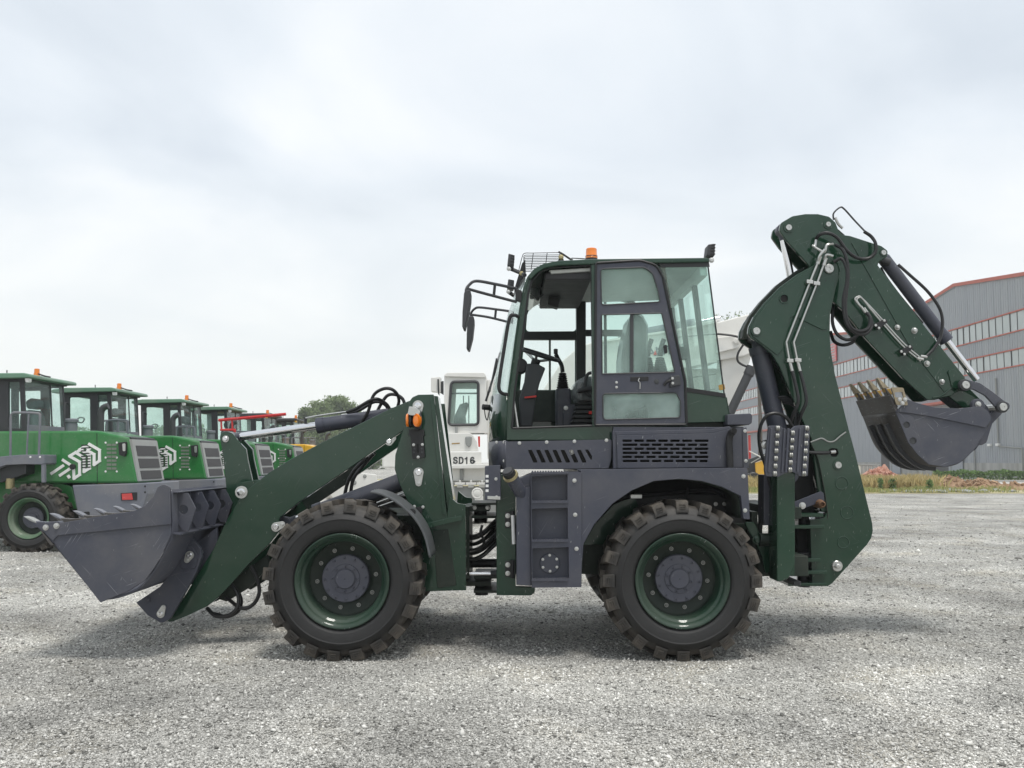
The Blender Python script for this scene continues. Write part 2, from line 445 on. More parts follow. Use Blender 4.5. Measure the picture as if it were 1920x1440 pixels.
BOLTS = {}
def bolt(px, py, Y, r, parent, mat='zinc', h=None, name='bolt', sides=12):
    """domed bolt head facing the viewer side, standing proud of the plane at depth Y"""
    h = h or r * 0.7; key = (round(r, 4), round(h, 4), mat, sides)
    if key not in BOLTS:
        bm = lathe_bm([(r * 1.25, 0), (r * 1.25, -h * 0.25), (r, -h * 0.25), (r * 0.95, -h * 0.8), (r * 0.6, -h)], sides, close=True)
        bmesh.ops.recalc_face_normals(bm, faces=bm.faces[:])
        me = bpy.data.meshes.new(name)
        for f in bm.faces: f.smooth = False
        bm.to_mesh(me); bm.free(); BOLTS[key] = me
    o = link(name, BOLTS[key], mat, parent); o.location = P(px, py, Y)
    return o

def pin(px, py, Y, r, depth, parent, mat='zinc', name='pin', collar='green', rc=None):
    """pivot pin end: painted boss with a bright machined face"""
    c = P(px, py, Y); rc = rc or r * 1.6
    if collar:
        b = finish('boss', lathe_bm([(rc, depth), (rc, 0.0), (rc * 0.93, -0.006), (r * 1.1, -0.006)], 24, cen=c, close=True), collar, parent, smooth=True)
    o = finish(name, lathe_bm([(r, 0.0), (r, -0.012), (r * 0.9, -0.016), (r * 0.3, -0.016), (r * 0.25, -0.011)], 24, cen=c, close=True), mat, parent, smooth=True)
    return o

def copy_tree(o, parent=None):
    c = o.copy(); COL.objects.link(c)
    if parent is not None:
        c.parent = parent; c.matrix_parent_inverse = o.matrix_parent_inverse.copy()
    for ch in [x for x in CHILD.get(o.name, [])]: copy_tree(ch, c)
    return c
CHILD = {}
def index_children():
    CHILD.clear()
    for o in bpy.data.objects:
        if o.parent: CHILD.setdefault(o.parent.name, []).append(o)
# ------------------------------------------------------------------ ground
def gravel_mat(name='gravel', far=False):
    m, n, l, b = nodes_of(name)
    t = n.new('ShaderNodeTexCoord')
    big = n.new('ShaderNodeTexNoise'); big.inputs['Scale'].default_value = 0.6; big.inputs['Detail'].default_value = 7; big.inputs['Roughness'].default_value = 0.62
    l.new(t.outputs['Object'], big.inputs['Vector'])
    warm = n.new('ShaderNodeTexNoise'); warm.inputs['Scale'].default_value = 1.3; warm.inputs['Detail'].default_value = 6
    l.new(t.outputs['Object'], warm.inputs['Vector'])
    cols = []
    hts = []
    for sc, seed in ((62, 0.0), (120, 3.1)):
        mp = n.new('ShaderNodeMapping'); mp.inputs['Location'].default_value = (seed, seed * 2, 0); mp.inputs['Rotation'].default_value = (0, 0, seed)
        l.new(t.outputs['Object'], mp.inputs['Vector'])
        v = n.new('ShaderNodeTexVoronoi'); v.inputs['Scale'].default_value = sc; v.inputs['Randomness'].default_value = 1.0
        l.new(mp.outputs[0], v.inputs['Vector'])
        s = n.new('ShaderNodeSeparateColor'); l.new(v.outputs['Color'], s.inputs[0])
        r = n.new('ShaderNodeValToRGB'); e = r.color_ramp.elements
        e[0].position, e[0].color = 0.0, (0.15, 0.147, 0.135, 1)
        e[1].position, e[1].color = 1.0, (0.83, 0.815, 0.765, 1)
        a = e.new(0.35); a.color = (0.43, 0.42, 0.388, 1)
        a = e.new(0.75); a.color = (0.60, 0.588, 0.548, 1)
        l.new(s.outputs[0], r.inputs[0]); cols.append(r.outputs[0]); hts.append(v.outputs['Distance'])
    mx = n.new('ShaderNodeMix'); mx.data_type = 'RGBA'
    sel = n.new('ShaderNodeTexNoise'); sel.inputs['Scale'].default_value = 25; l.new(t.outputs['Object'], sel.inputs['Vector'])
    ss = n.new('ShaderNodeMapRange'); ss.inputs[1].default_value = 0.45; ss.inputs[2].default_value = 0.55; l.new(sel.outputs[0], ss.inputs[0])
    l.new(ss.outputs[0], mx.inputs[0]); l.new(cols[0], mx.inputs[6]); l.new(cols[1], mx.inputs[7])
    # patches: darker compacted fines and warm dirt
    pr = n.new('ShaderNodeMapRange'); pr.inputs[1].default_value = 0.28; pr.inputs[2].default_value = 0.72; pr.inputs[3].default_value = 0.50; pr.inputs[4].default_value = 1.34
    l.new(big.outputs[0], pr.inputs[0])
    tm = n.new('ShaderNodeMapping'); tm.inputs['Scale'].default_value = (0.22, 1.1, 1); tm.inputs['Rotation'].default_value = (0, 0, 0.05); l.new(t.outputs['Object'], tm.inputs['Vector'])
    tn_ = n.new('ShaderNodeTexNoise'); tn_.inputs['Scale'].default_value = 1.0; tn_.inputs['Detail'].default_value = 5; l.new(tm.outputs[0], tn_.inputs['Vector'])
    tmr = n.new('ShaderNodeMapRange'); tmr.inputs[1].default_value = 0.34; tmr.inputs[2].default_value = 0.60; tmr.inputs[3].default_value = 0.86; tmr.inputs[4].default_value = 1.03; l.new(tn_.outputs[0], tmr.inputs[0])
    tmu = n.new('ShaderNodeMath'); tmu.operation = 'MULTIPLY'; l.new(pr.outputs[0], tmu.inputs[0]); l.new(tmr.outputs[0], tmu.inputs[1])
    mu = n.new('ShaderNodeMix'); mu.data_type = 'RGBA'; mu.blend_type = 'MULTIPLY'; mu.inputs[0].default_value = 1.0
    l.new(mx.outputs[2], mu.inputs[6]); l.new(tmu.outputs[0], mu.inputs[7])
    wr = n.new('ShaderNodeMapRange'); wr.inputs[1].default_value = 0.50; wr.inputs[2].default_value = 0.75; wr.inputs[3].default_value = 0.0; wr.inputs[4].default_value = 0.7
    l.new(warm.outputs[0], wr.inputs[0])
    wm = n.new('ShaderNodeMix'); wm.data_type = 'RGBA'; wm.blend_type = 'MULTIPLY'
    l.new(wr.outputs[0], wm.inputs[0]); l.new(mu.outputs[2], wm.inputs[6]); wm.inputs[7].default_value = (0.86, 0.80, 0.68, 1)
    l.new(wm.outputs[2], b.inputs['Base Color'])
    b.inputs['Roughness'].default_value = 0.9
    b.inputs['Specular IOR Level'].default_value = 0.25
    hm = n.new('ShaderNodeMath'); hm.operation = 'MULTIPLY_ADD'; hm.inputs[1].default_value = -1.0; hm.inputs[2].default_value = 1.0
    l.new(hts[0], hm.inputs[0])
    h2 = n.new('ShaderNodeMath'); h2.operation = 'MULTIPLY_ADD'; h2.inputs[1].default_value = -0.5; l.new(hts[1], h2.inputs[0]); l.new(hm.outputs[0], h2.inputs[2])
    bp = n.new('ShaderNodeBump'); bp.inputs['Strength'].default_value = 0.9; bp.inputs['Distance'].default_value = 0.02
    l.new(h2.outputs[0], bp.inputs['Height']); l.new(bp.outputs[0], b.inputs['Normal'])
    MATS[name] = m
gravel_mat()

def stone_mat():
    m, n, l, b = nodes_of('stone')
    at = n.new('ShaderNodeAttribute'); at.attribute_name = 'shade'
    r = n.new('ShaderNodeValToRGB'); e = r.color_ramp.elements
    e[0].position, e[0].color = 0.0, (0.145, 0.142, 0.13, 1)
    e[1].position, e[1].color = 1.0, (0.83, 0.815, 0.765, 1)
    a = e.new(0.3); a.color = (0.43, 0.42, 0.388, 1)
    a = e.new(0.72); a.color = (0.60, 0.588, 0.548, 1)
    l.new(at.outputs['Fac'], r.inputs[0])
    t = n.new('ShaderNodeTexCoord')
    big = n.new('ShaderNodeTexNoise'); big.inputs['Scale'].default_value = 0.6; big.inputs['Detail'].default_value = 7; big.inputs['Roughness'].default_value = 0.62
    l.new(t.outputs['Object'], big.inputs['Vector'])
    pr = n.new('ShaderNodeMapRange'); pr.inputs[1].default_value = 0.28; pr.inputs[2].default_value = 0.72; pr.inputs[3].default_value = 0.50; pr.inputs[4].default_value = 1.34
    l.new(big.outputs[0], pr.inputs[0])
    tm = n.new('ShaderNodeMapping'); tm.inputs['Scale'].default_value = (0.22, 1.1, 1); tm.inputs['Rotation'].default_value = (0, 0, 0.05); l.new(t.outputs['Object'], tm.inputs['Vector'])
    tn_ = n.new('ShaderNodeTexNoise'); tn_.inputs['Scale'].default_value = 1.0; tn_.inputs['Detail'].default_value = 5; l.new(tm.outputs[0], tn_.inputs['Vector'])
    tmr = n.new('ShaderNodeMapRange'); tmr.inputs[1].default_value = 0.34; tmr.inputs[2].default_value = 0.60; tmr.inputs[3].default_value = 0.86; tmr.inputs[4].default_value = 1.03; l.new(tn_.outputs[0], tmr.inputs[0])
    tmu = n.new('ShaderNodeMath'); tmu.operation = 'MULTIPLY'; l.new(pr.outputs[0], tmu.inputs[0]); l.new(tmr.outputs[0], tmu.inputs[1])
    mu = n.new('ShaderNodeMix'); mu.data_type = 'RGBA'; mu.blend_type = 'MULTIPLY'; mu.inputs[0].default_value = 1.0
    l.new(r.outputs[0], mu.inputs[6]); l.new(tmu.outputs[0], mu.inputs[7]); l.new(mu.outputs[2], b.inputs['Base Color'])
    b.inputs['Roughness'].default_value = 0.85
    MATS['stone'] = m
stone_mat()

def ground_h(x, y):
    h = 0.030 * noise.noise(Vector((x * 0.35, y * 0.35, 1.7))) + 0.020 * noise.noise(Vector((x * 1.1, y * 1.1, 5.2))) + 0.014 * noise.noise(Vector((x * 3.0, y * 3.0, 9.1))) + 0.008 * noise.noise(Vector((x * 8.0, y * 8.0, 2.1)))
    # shallow ruts left by wheels that crossed the yard
    d = abs((y + 1.9) + 0.12 * math.sin(x * 0.6)); h -= 0.03 * math.exp(-(d / 0.22) ** 2) - 0.016 * math.exp(-((d - 0.36) / 0.12) ** 2)
    # level under the machine so that every tyre stands on it
    f = 1.0 if y < 20 else max(0.0, 1 - (y - 20) / 8)
    if -5 < x < 5 and -1.2 < y < 3.3:
        f = min(1.0, max(0.0, max(-y - 0.15, y - 2.3) / 0.9 if not (-0.15 < y < 2.3) else 0.0))
    return h * f - (0.004 if f < 0.3 else 0.004)

def grow(a, b, first, k, far):
    xs = list(np.arange(a, b, first)); s = first; x = xs[-1]; up = []
    while x < far: s *= k; x += s; up.append(x)
    return xs + up
ys = grow(-6.6, 7.0, 0.05, 1.09, 420.0)
ys = [-60.0, -20.0, -8.5] + ys
half = grow(0.0, 5.5, 0.05, 1.12, 420.0)
xs = [-v for v in half[:0:-1]] + half
V = [(x, y, ground_h(x, y) if y < 40 and abs(x) < 60 else -0.004) for y in ys for x in xs]
nx = len(xs)
F = [(j * nx + i, j * nx + i + 1, (j + 1) * nx + i + 1, (j + 1) * nx + i) for j in range(len(ys) - 1) for i in range(nx - 1)]
me = bpy.data.meshes.new('ground'); me.from_pydata(V, [], F)
me.polygons.foreach_set('use_smooth', [True] * len(F))
tag(link('ground', me, 'gravel'), kind='structure')

# loose stones lying on the gravel: dense near the viewer, thinner with distance
def scatter_stones(N, seed, size, name, label):
    r_ = np.random.default_rng(seed)
    # even on the picture: pick a row below the horizon, then its distance
    v = r_.uniform(62, 590, N * 3) ** 1.0
    keep = r_.random(N * 3) < (v / 590) ** 0.35
    v = v[keep][:N]; n = len(v)
    d = CAMZ * FPX / v
    x = r_.uniform(-1.08, 1.08, n) * d * (960 / FPX)
    y = d - DIST
    z = np.array([ground_h(a, b) for a, b in zip(x, y)])
    s = size * r_.lognormal(0, 0.38, n) * np.clip(d / 7.0, 0.75, 2.2) ** 0.6
    base = np.array([(1, 0, 0), (-1, 0, 0), (0, 1, 0), (0, -1, 0), (0, 0, 1), (0, 0, -1)], float)
    jit = base[None] + r_.normal(0, 0.22, (n, 6, 3))
    sc = s[:, None] * np.stack([r_.uniform(0.8, 1.5, n), r_.uniform(0.7, 1.2, n), r_.uniform(0.45, 0.85, n)], 1)
    jit = jit * sc[:, None, :]
    a = r_.uniform(0, 6.283, n); ca, sa = np.cos(a), np.sin(a)
    X = jit[..., 0] * ca[:, None] - jit[..., 1] * sa[:, None]; Y_ = jit[..., 0] * sa[:, None] + jit[..., 1] * ca[:, None]
    co = np.stack([X + x[:, None], Y_ + y[:, None], jit[..., 2] + (z + s * 0.18)[:, None]], -1).reshape(-1, 3)
    tri = np.array([(0, 2, 4), (2, 1, 4), (1, 3, 4), (3, 0, 4), (2, 0, 5), (1, 2, 5), (3, 1, 5), (0, 3, 5)])
    fc = (tri[None] + (np.arange(n) * 6)[:, None, None]).reshape(-1)
    me = bpy.data.meshes.new(name)
    me.vertices.add(len(co)); me.vertices.foreach_set('co', co.ravel())
    nf = n * 8
    me.loops.add(nf * 3); me.loops.foreach_set('vertex_index', fc)
    me.polygons.add(nf); me.polygons.foreach_set('loop_start', np.arange(0, nf * 3, 3)); me.polygons.foreach_set('loop_total', np.full(nf, 3))
    sh = me.attributes.new('shade', 'FLOAT', 'POINT'); sh.data.foreach_set('value', np.repeat(np.clip(r_.normal(0.53, 0.34, n), 0, 1), 6))
    me.update(); me.validate()
    o = link(name, me, 'stone'); tag(o, label, 'gravel', kind='stuff')
scatter_stones(190000, 5, 0.0058, 'gravel_stones', 'loose grey crushed stones strewn over the yard')
scatter_stones(260, 8, 0.011, 'gravel_cobbles', 'scattered larger pale stones among the gravel')
# ------------------------------------------------------------------ main machine
BH = thing('backhoe_loader', (0, YC, 0), 'dark green backhoe loader with grey buckets, parked side-on in the middle of the gravel yard', 'backhoe loader')
TYR, TYW = 0.532, 0.42

def wheel_meshes():
    # tyre: lathe body and two rows of shoulder lugs; local axis Y, outer face at y = 0
    bm = lathe_bm([(0.300, 0.055), (0.312, 0.030), (0.326, 0.022), (0.328, 0.017), (0.333, 0.017), (0.335, 0.014), (0.345, 0.010), (0.395, 0.001), (0.402, 0.001), (0.404, -0.002), (0.408, -0.002), (0.410, 0.001), (0.430, 0.003), (0.432, 0.008), (0.441, 0.008), (0.443, 0.012), (0.470, 0.022), (0.488, 0.045), (0.496, 0.10),
                   (0.498, 0.21), (0.496, 0.32), (0.488, 0.375), (0.470, 0.398), (0.430, 0.417), (0.395, 0.419), (0.345, 0.41), (0.312, 0.39), (0.300, 0.365)], 72)
    for f in bm.faces: f.smooth = True
    nl = 20
    for side in (0, 1):
        for k in range(nl):
            a0 = 2 * math.pi * (k + 0.5 * side) / nl
            def pt(r, a, y):
                y = y if side == 0 else TYW - y
                return Vector((r * math.cos(a), y, r * math.sin(a)))
            w0, w1, sk = 0.086, 0.060, 0.105
            # (angle centre shift, half width, depth y, top radius, foot radius)
            st = [(0.0, w0 * 0.98, 0.004, 0.462, 0.452), (0.0, w0, 0.020, 0.526, 0.450), (0.012, w0, 0.035, TYR, 0.47), (sk * 0.75, w1, 0.19, TYR + 0.002, 0.48), (sk, w1 * 0.9, 0.24, TYR, 0.48)]
            vs_ = []
            for (sh, hw, y, rt, rb) in st:
                hw = hw * 0.86 if rt > 0.5 else hw
                vs_.append([bm.verts.new(pt(rb, a0 + sh - hw * 1.12, y)), bm.verts.new(pt(rt, a0 + sh - hw, y)), bm.verts.new(pt(rt, a0 + sh + hw, y)), bm.verts.new(pt(rb, a0 + sh + hw * 1.12, y))])
            for A, B in zip(vs_, vs_[1:]):
                for q in range(3): bm.faces.new((A[q], A[q + 1], B[q + 1], B[q]))
            bm.faces.new(vs_[0]); bm.faces.new(vs_[-1][::-1])
            # small bars on the shoulder face
            for j, (dr, hh) in enumerate(((0.476, 0.0032), (0.490, 0.0032), (0.504, 0.0032), (0.490, 0.017))):
                hw = 0.038 if j < 3 else 0.006
                off = 0.0 if j < 3 else -0.040
                yy = 0.004 + (dr - 0.462) / 0.064 * 0.016
                q = []
                for dy_ in (-0.006, 0.006):
                    for (s1, s2) in ((-1, -1), (1, -1), (1, 1), (-1, 1)):
                        q.append(bm.verts.new(pt(dr + hh * s2, a0 + off + hw * s1, yy + dy_)))
                for ff in ((0, 1, 2, 3), (0, 1, 5, 4), (1, 2, 6, 5), (2, 3, 7, 6), (3, 0, 4, 7)): bm.faces.new([q[i] for i in ff])
    bmesh.ops.recalc_face_normals(bm, faces=bm.faces[:])
    tyre = bpy.data.meshes.new('tyre'); bm.to_mesh(tyre); bm.free(); tyre.materials.append(MATS['rubber'])
    # rim
    bm = lathe_bm([(0.303, 0.05), (0.314, 0.022), (0.313, 0.014), (0.306, 0.012), (0.296, 0.022), (0.283, 0.030), (0.279, 0.045), (0.275, 0.055), (0.262, 0.060), (0.255, 0.075), (0.252, 0.215)], 64)
    for f in bm.faces: f.smooth = True
    bmesh.ops.recalc_face_normals(bm, faces=bm.faces[:])
    rim = bpy.data.meshes.new('rim'); bm.to_mesh(rim); bm.free(); rim.materials.append(MATS['rimgreen'])
    bm = lathe_bm([(0.253, 0.205), (0.235, 0.203), (0.225, 0.208), (0.06, 0.210)], 64)
    for f in bm.faces: f.smooth = True
    bmesh.ops.recalc_face_normals(bm, faces=bm.faces[:])
    disc = bpy.data.meshes.new('wheel_disc'); bm.to_mesh(disc); bm.free(); disc.materials.append(MATS['greendark'])
    # hub: grey stepped cover
    bm = lathe_bm([(0.160, 0.215), (0.160, 0.165), (0.154, 0.159), (0.098, 0.158), (0.096, 0.150), (0.069, 0.149), (0.066, 0.136), (0.060, 0.131), (0.004, 0.130)], 48)
    for k in range(12):
        a = 2 * math.pi * (k + 0.3) / 12
        lathe_bm([(0.0085, 0.160), (0.0085, 0.151), (0.004, 0.149)], 8, cen=(0.138 * math.cos(a), 0, 0.138 * math.sin(a)), bm=bm)
    for k in range(8):
        a = 2 * math.pi * (k + 0.1) / 8
        lathe_bm([(0.0085, 0.152), (0.0085, 0.141), (0.004, 0.139)], 8, cen=(0.083 * math.cos(a), 0, 0.083 * math.sin(a)), bm=bm)
    bmesh.ops.recalc_face_normals(bm, faces=bm.faces[:])
    hub = bpy.data.meshes.new('hub_cover'); bm.to_mesh(hub); bm.free(); hub.materials.append(MATS['hubgrey'])
    bm = lathe_bm([(0.0140, 0.212), (0.0140, 0.199), (0.0095, 0.199), (0.0095, 0.207)], 12)
    lathe_bm([(0.006, 0.212), (0.006, 0.194), (0.001, 0.192)], 6, bm=bm)
    bmesh.ops.recalc_face_normals(bm, faces=bm.faces[:])
    nut = bpy.data.meshes.new('wheel_nut'); bm.to_mesh(nut); bm.free(); nut.materials.append(MATS['nutmetal'])
    return tyre, rim, hub, nut, disc
plain('nutmetal', (0.34, 0.34, 0.32), 0.45, metal=0.7, var=0.3)
W_TYRE, W_RIM, W_HUB, W_NUT, W_DISC = wheel_meshes()

def wheel(x, y, flip, ang):
    w = link('wheel', W_RIM, None, BH)
    w.location = (x, y, TYR - 0.016); w.rotation_euler = (0, ang, math.pi if flip else 0)
    for nm, me_ in (('tyre', W_TYRE), ('hub_cover', W_HUB), ('wheel_disc', W_DISC)):
        c = link(nm, me_, None); c.parent = w
    for k in range(10):
        c = link('wheel_nut', W_NUT, None); c.parent = w
        a = 2 * math.pi * (k + 0.35) / 10
        c.location = (0.200 * math.cos(a), 0, 0.200 * math.sin(a))
fx, rx = P(640, 1089, 0).x, P(1281, 1086, 0).x
wheel(fx, 0.0, False, 0.1); wheel(fx, 2.1, True, 0.5)
wheel(rx, 0.0, False, 0.32); wheel(rx, 2.1, True, 0.9)
for x, nm in ((fx, 'front_axle'), (rx, 'rear_axle')):
    bm = bmesh.new()
    prof = [(0.12, 0.23), (0.12, 0.40), (0.085, 0.46), (0.085, 0.80), (0.17, 0.92), (0.19, 1.05), (0.17, 1.18), (0.085, 1.30), (0.085, 1.64), (0.12, 1.70), (0.12, 1.87)]
    lathe_bm(prof, 20, cen=(x, 0, TYR), bm=bm, close=True)
    finish(nm, bm, 'greendark', BH, smooth=True)

# ---- front frame and tower
T = 0.46
fr = plate('front_frame', [(768, 752, 4), (773, 745, 6), (784, 740, 8), (813, 739.5), (838, 968), (842, 930), (858, 944, 12), (873, 946), (874, 1107), (791, 1109), (792, 1000), (768, 948), (748, 905, 18), (740, 880, 14), (741, 853, 20), (756, 805)],
           T, 0.035, 'green', BH, 0.004, mirror=True)
fr = fr[0]
# closing faces of the two tower boxes and their edge strips
for y0 in (T, 2 * YC - T - 0.27):
    pl = [(813, 741), (820, 743), (848, 940), (838, 968)]
    plate('tower_flange', [(814, 742), (821, 743), (851, 944), (840, 966)], y0 + 0.036, 0.23, 'green', BH, 0.003)
    plate('tower_rib', [(806, 748), (810, 748), (835, 965), (830, 965)], y0 - 0.008, 0.007, 'green', BH, 0.002) if y0 == T else None
plate('frame_lip', [(793, 983), (838, 972), (866, 967), (866, 976), (838, 982), (793, 993)], T - 0.055, 0.055, 'green', BH, 0.003)
plate('frame_recess', [(812, 995), (840, 992), (856, 1097, 4), (820, 1103, 5)], T - 0.004, 0.006, 'greendark', BH, 0.002)
bxa, bxb = P(795, 1000, T).x, P(873, 1000, T).x
plate('tower_back', [(796, 752), (808, 752), (842, 955), (826, 955)], 0.72, 0.66, 'green', BH, 0.004)
box('frame_core', P(640, 1000, T).x, bxb - 0.02, 0.50, 1.60, 0.42, 0.92, 'greendark', BH)
box('frame_web', P(770, 1000, T).x, P(812, 1000, T).x, 0.75, 1.35, 0.9, 1.35, 'greendark', BH)
def lug(px, py, px2, py2, r1, r2, Y, parent, axis_h=0.011, hole=True):
    """tear-shaped pin keeper plate with pin head and bolt"""
    a, b = P(px, py, Y), P(px2, py2, Y)
    d = math.atan2(b.z - a.z, b.x - a.x)
    poly = [(a.x + r1 * math.cos(d + math.pi / 2 + math.pi * k / 12), a.z + r1 * math.sin(d + math.pi / 2 + math.pi * k / 12)) for k in range(13)]
    poly += [(b.x + r2 * math.cos(d - math.pi / 2 + math.pi * k / 8), b.z + r2 * math.sin(d - math.pi / 2 + math.pi * k / 8)) for k in range(9)]
    o = finish('pin_keeper', prism_bm(poly, Y - axis_h, Y), 'zinc', parent, 0.002)
    finish('pin_head', lathe_bm([(r1 * 0.62, 0), (r1 * 0.62, -0.010), (r1 * 0.5, -0.013), (r1 * 0.2, -0.013), (r1 * 0.16, -0.006)], 20, cen=(a.x, Y - axis_h, a.z), close=True), 'chrome', parent, smooth=True)
    bolt(px2, py2, Y - axis_h, r2 * 0.5, parent)
lug(784, 761, 783, 778, 0.039, 0.026, T, fr)
lug(785, 886, 785, 906, 0.036, 0.022, T, fr)
# turn signal on its bracket
ts = plate('turn_signal', [(767, 805), (794, 805), (796, 816), (793, 818), (797, 858, 3), (773, 861, 3), (770, 818), (766, 816)], T - 0.05, 0.05, 'black', BH, 0.002)
finish('lamp_housing', lathe_bm([(0.060, 0.0), (0.072, -0.02), (0.074, -0.035), (0.055, -0.05), (0.05, -0.05)], 24, 'X', cen=P(790, 787, T - 0.09), close=True), 'plasticgrey', ts, smooth=True)
def drum(px0, px1, py, Y, r, mat, nm):
    a, b = P(px0, py, Y), P(px1, py, Y)
    finish(nm, lathe_bm([(r * 0.9, 0), (r, 0.006), (r, b.x - a.x - 0.004), (r * 0.93, b.x - a.x)], 24, 'X', cen=a, close=True), mat, ts, smooth=True)
drum(762, 767, 788, T - 0.09, 0.048, 'amber', 'amber_lens')
drum(767, 773, 788, T - 0.09, 0.047, 'black', 'lamp_band')
ol = finish('amber_lens', lathe_bm([(0.046, 0.03), (0.047, 0.0), (0.043, -0.008), (0.034, -0.004), (0.033, -0.010), (0.012, -0.012), (0.001, -0.012)], 28), 'amber', ts, smooth=True)
ol.location = P(781, 788, T - 0.155); ol.scale = (0.55, 1, 1); ol.rotation_euler = (0, 0, -0.35)
plate('lamp_hood', [(764, 777), (767, 762), (779, 763), (789, 772, 3), (784, 780), (770, 779)], T - 0.15, 0.12, 'zinc', ts, 0.004)
for q in ((775.5, 834), (792, 833.5), (784, 857)): bolt(*q, T - 0.052, 0.0085, ts)
for q in ((777, 841), (791, 841), (776, 848), (791, 848)): bolt(*q, T - 0.051, 0.006, ts, 'trim', 0.002)
plate('slot', [(782, 832, 2), (785, 832, 2), (786, 846, 3), (784, 850), (781, 846)], T - 0.0515, 0.002, 'deepblack', ts, 0)
# mudguard over the front wheel
def mudguard(pts, Y, w, parent):
    c = spline([p[:2] for p in pts], 5)
    poly = xz(c, Y)
    rows = []
    prof = [(0.0, -0.012), (0.004, 0.0), (0.06, 0.006), (0.075, 0.0), (0.16, 0.008), (0.175, 0.002), (0.26, 0.008), (0.275, 0.002), (0.36, 0.006), (w, 0.0), (w, -0.012)]
    bm = bmesh.new()
    cx_, cz_ = fx, TYR
    for (yo, ro) in prof:
        row = []
        for k, (x, z) in enumerate(poly):
            d = Vector((x - cx_, 0, z - cz_)).normalized()
            row.append(bm.verts.new((x + d.x * ro, Y + yo, z + d.z * ro)))
        rows.append(row)
    for a, b in zip(rows, rows[1:]):
        for k in range(len(a) - 1): bm.faces.new((a[k], a[k + 1], b[k + 1], b[k]))
    o = finish('mudguard', bm, 'mudguard', parent, smooth=True)
    sm = o.modifiers.new('thick', 'SOLIDIFY'); sm.thickness = 0.006
    return o
arc = [(695, 921), (712, 924), (735, 934), (760, 952), (782, 975), (798, 1005), (808, 1045)]
mg = mudguard(arc, 0.03, 0.40, BH)
mg2 = mg.copy(); mg2.data = mg.data; COL.objects.link(mg2); mg2.matrix_parent_inverse = Matrix.Translation((0, -YC, 0)); mg2.location = (0, 2 * YC, 0); mg2.scale = (1, -1, 1)
mb = plate('mudguard_bracket', [(766, 955, 2), (795, 948, 3), (786, 972, 3), (776, 968, 2)], T - 0.03, 0.03, 'black', BH, 0.002)
rod('bracket_stub', P(774, 960, T), P(772, 961, 0.12), 0.026, 'black', mb)
for q in ((769, 951), (777, 949.5), (793, 950.5), (784, 964), (785, 970), (774, 961)): bolt(*q, T - 0.034, 0.009, mb)

# ---- loader arms
ARM = [(312, 1166, 5), (332, 1141), (373, 1073), (400, 1030), (417, 992), (430, 966), (446, 940), (466, 916), (505, 886), (545, 861), (605, 829), (670, 797), (730, 767), (766, 752, 10), (786, 748, 10), (800, 760, 14), (798, 778, 10),
       (758, 806), (730, 826), (692, 852), (652, 880), (597, 917), (560, 942), (523, 972, 6), (524, 980), (530, 990, 12), (518, 1003, 10), (505, 1020), (467, 1057), (425, 1104), (407, 1122), (386, 1138), (350, 1155), (322, 1166, 6)]
A = 0.545
arm1, arm2 = plate('loader_arm', ARM, A, 0.055, 'green', BH, 0.004, mirror=True)
# tapered front lip that hugs the bucket ears
rod('cross_tube', P(488, 950, A + 0.05), Vector((P(488, 950, A + 0.05).x, 2 * YC - A - 0.05, P(488, 950, A + 0.05).z)), 0.075, 'greendark', BH)
lug(453, 923, 453, 923.1, 0.045, 0.044, A, arm1)
lug(518, 988, 529, 983.5, 0.034, 0.024, A, arm1)
lug(730, 828, 738, 822, 0.030, 0.020, A + 0.02, arm1)
# crank bracket plates on the cross tube and the bell crank with two cheeks
CR = [(412, 820, 5), (414, 812, 10), (424, 808, 10), (436, 812, 10), (446, 826), (461, 842), (464, 862), (473, 902), (482, 930), (470, 962, 14), (448, 968, 16), (428, 952, 14), (424, 915), (419, 860)]
CK = 0.94
bc = plate('bell_crank', CR, CK, 0.035, 'green', BH, 0.004, mirror=True)
lug(423.5, 823, 423.5, 823.1, 0.026, 0.025, CK, bc[0], 0.008)
plate('crank_bracket', [(440, 925, 16), (446, 905, 12), (486, 899), (520, 905), (500, 960), (455, 950, 20)], 0.80, 0.035, 'green', BH, 0.004, mirror=True)
def hyd(name, a, b, r, frac, parent, rr=None, mat='grey', rodmat='chrome', eye=True, gland=True):
    """hydraulic cylinder from a (barrel end) to b (rod end); frac = share of the length taken by the barrel"""
    a, b = Vector(a), Vector(b); d = (b - a); L = d.length; d.normalize()
    m = a + d * L * frac
    o = finish(name, sweep(bmesh.new(), [a, a + d * 0.02, a + d * 0.021, m - d * 0.06, m - d * 0.059, m, m + d * 0.001], [r * 0.8, r, r, r, r * 1.1, r * 1.1, r * 0.7], 24), mat, parent, smooth=True)
    rr = rr or r * 0.55
    finish('piston_rod', sweep(bmesh.new(), [m - d * 0.03, b - d * 0.05], rr, 20), rodmat, o, smooth=True)
    if eye:
        for p, nm in ((a, 'cylinder_eye'), (b, 'rod_eye')):
            finish(nm, lathe_bm([(r * 0.95, -0.04), (r * 0.95, 0.04), (r * 0.5, 0.045)], 20, cen=p, close=True), mat, o, smooth=True)
            finish('eye_neck', sweep(bmesh.new(), [p, p + (d if p is a else -d) * (r * 1.6)], rr * 1.15, 12), mat, o, smooth=True)
    return o
tc_ = hyd('tilt_cylinder', P(790, 770, YC), P(430, 822, YC), 0.056, 0.545, BH, 0.031)
ptube('steel_pipe', [(573, 784, YC - 0.02), (600, 779, YC - 0.03), (650, 772, YC - 0.03)], 0.007, 'zinc', tc_)
ptube('steel_pipe', [(640, 778, YC + 0.03), (720, 771, YC + 0.03)], 0.007, 'zinc', tc_)
rod('port', P(573, 800, YC), P(573, 782, YC), 0.012, 'trim', tc_)
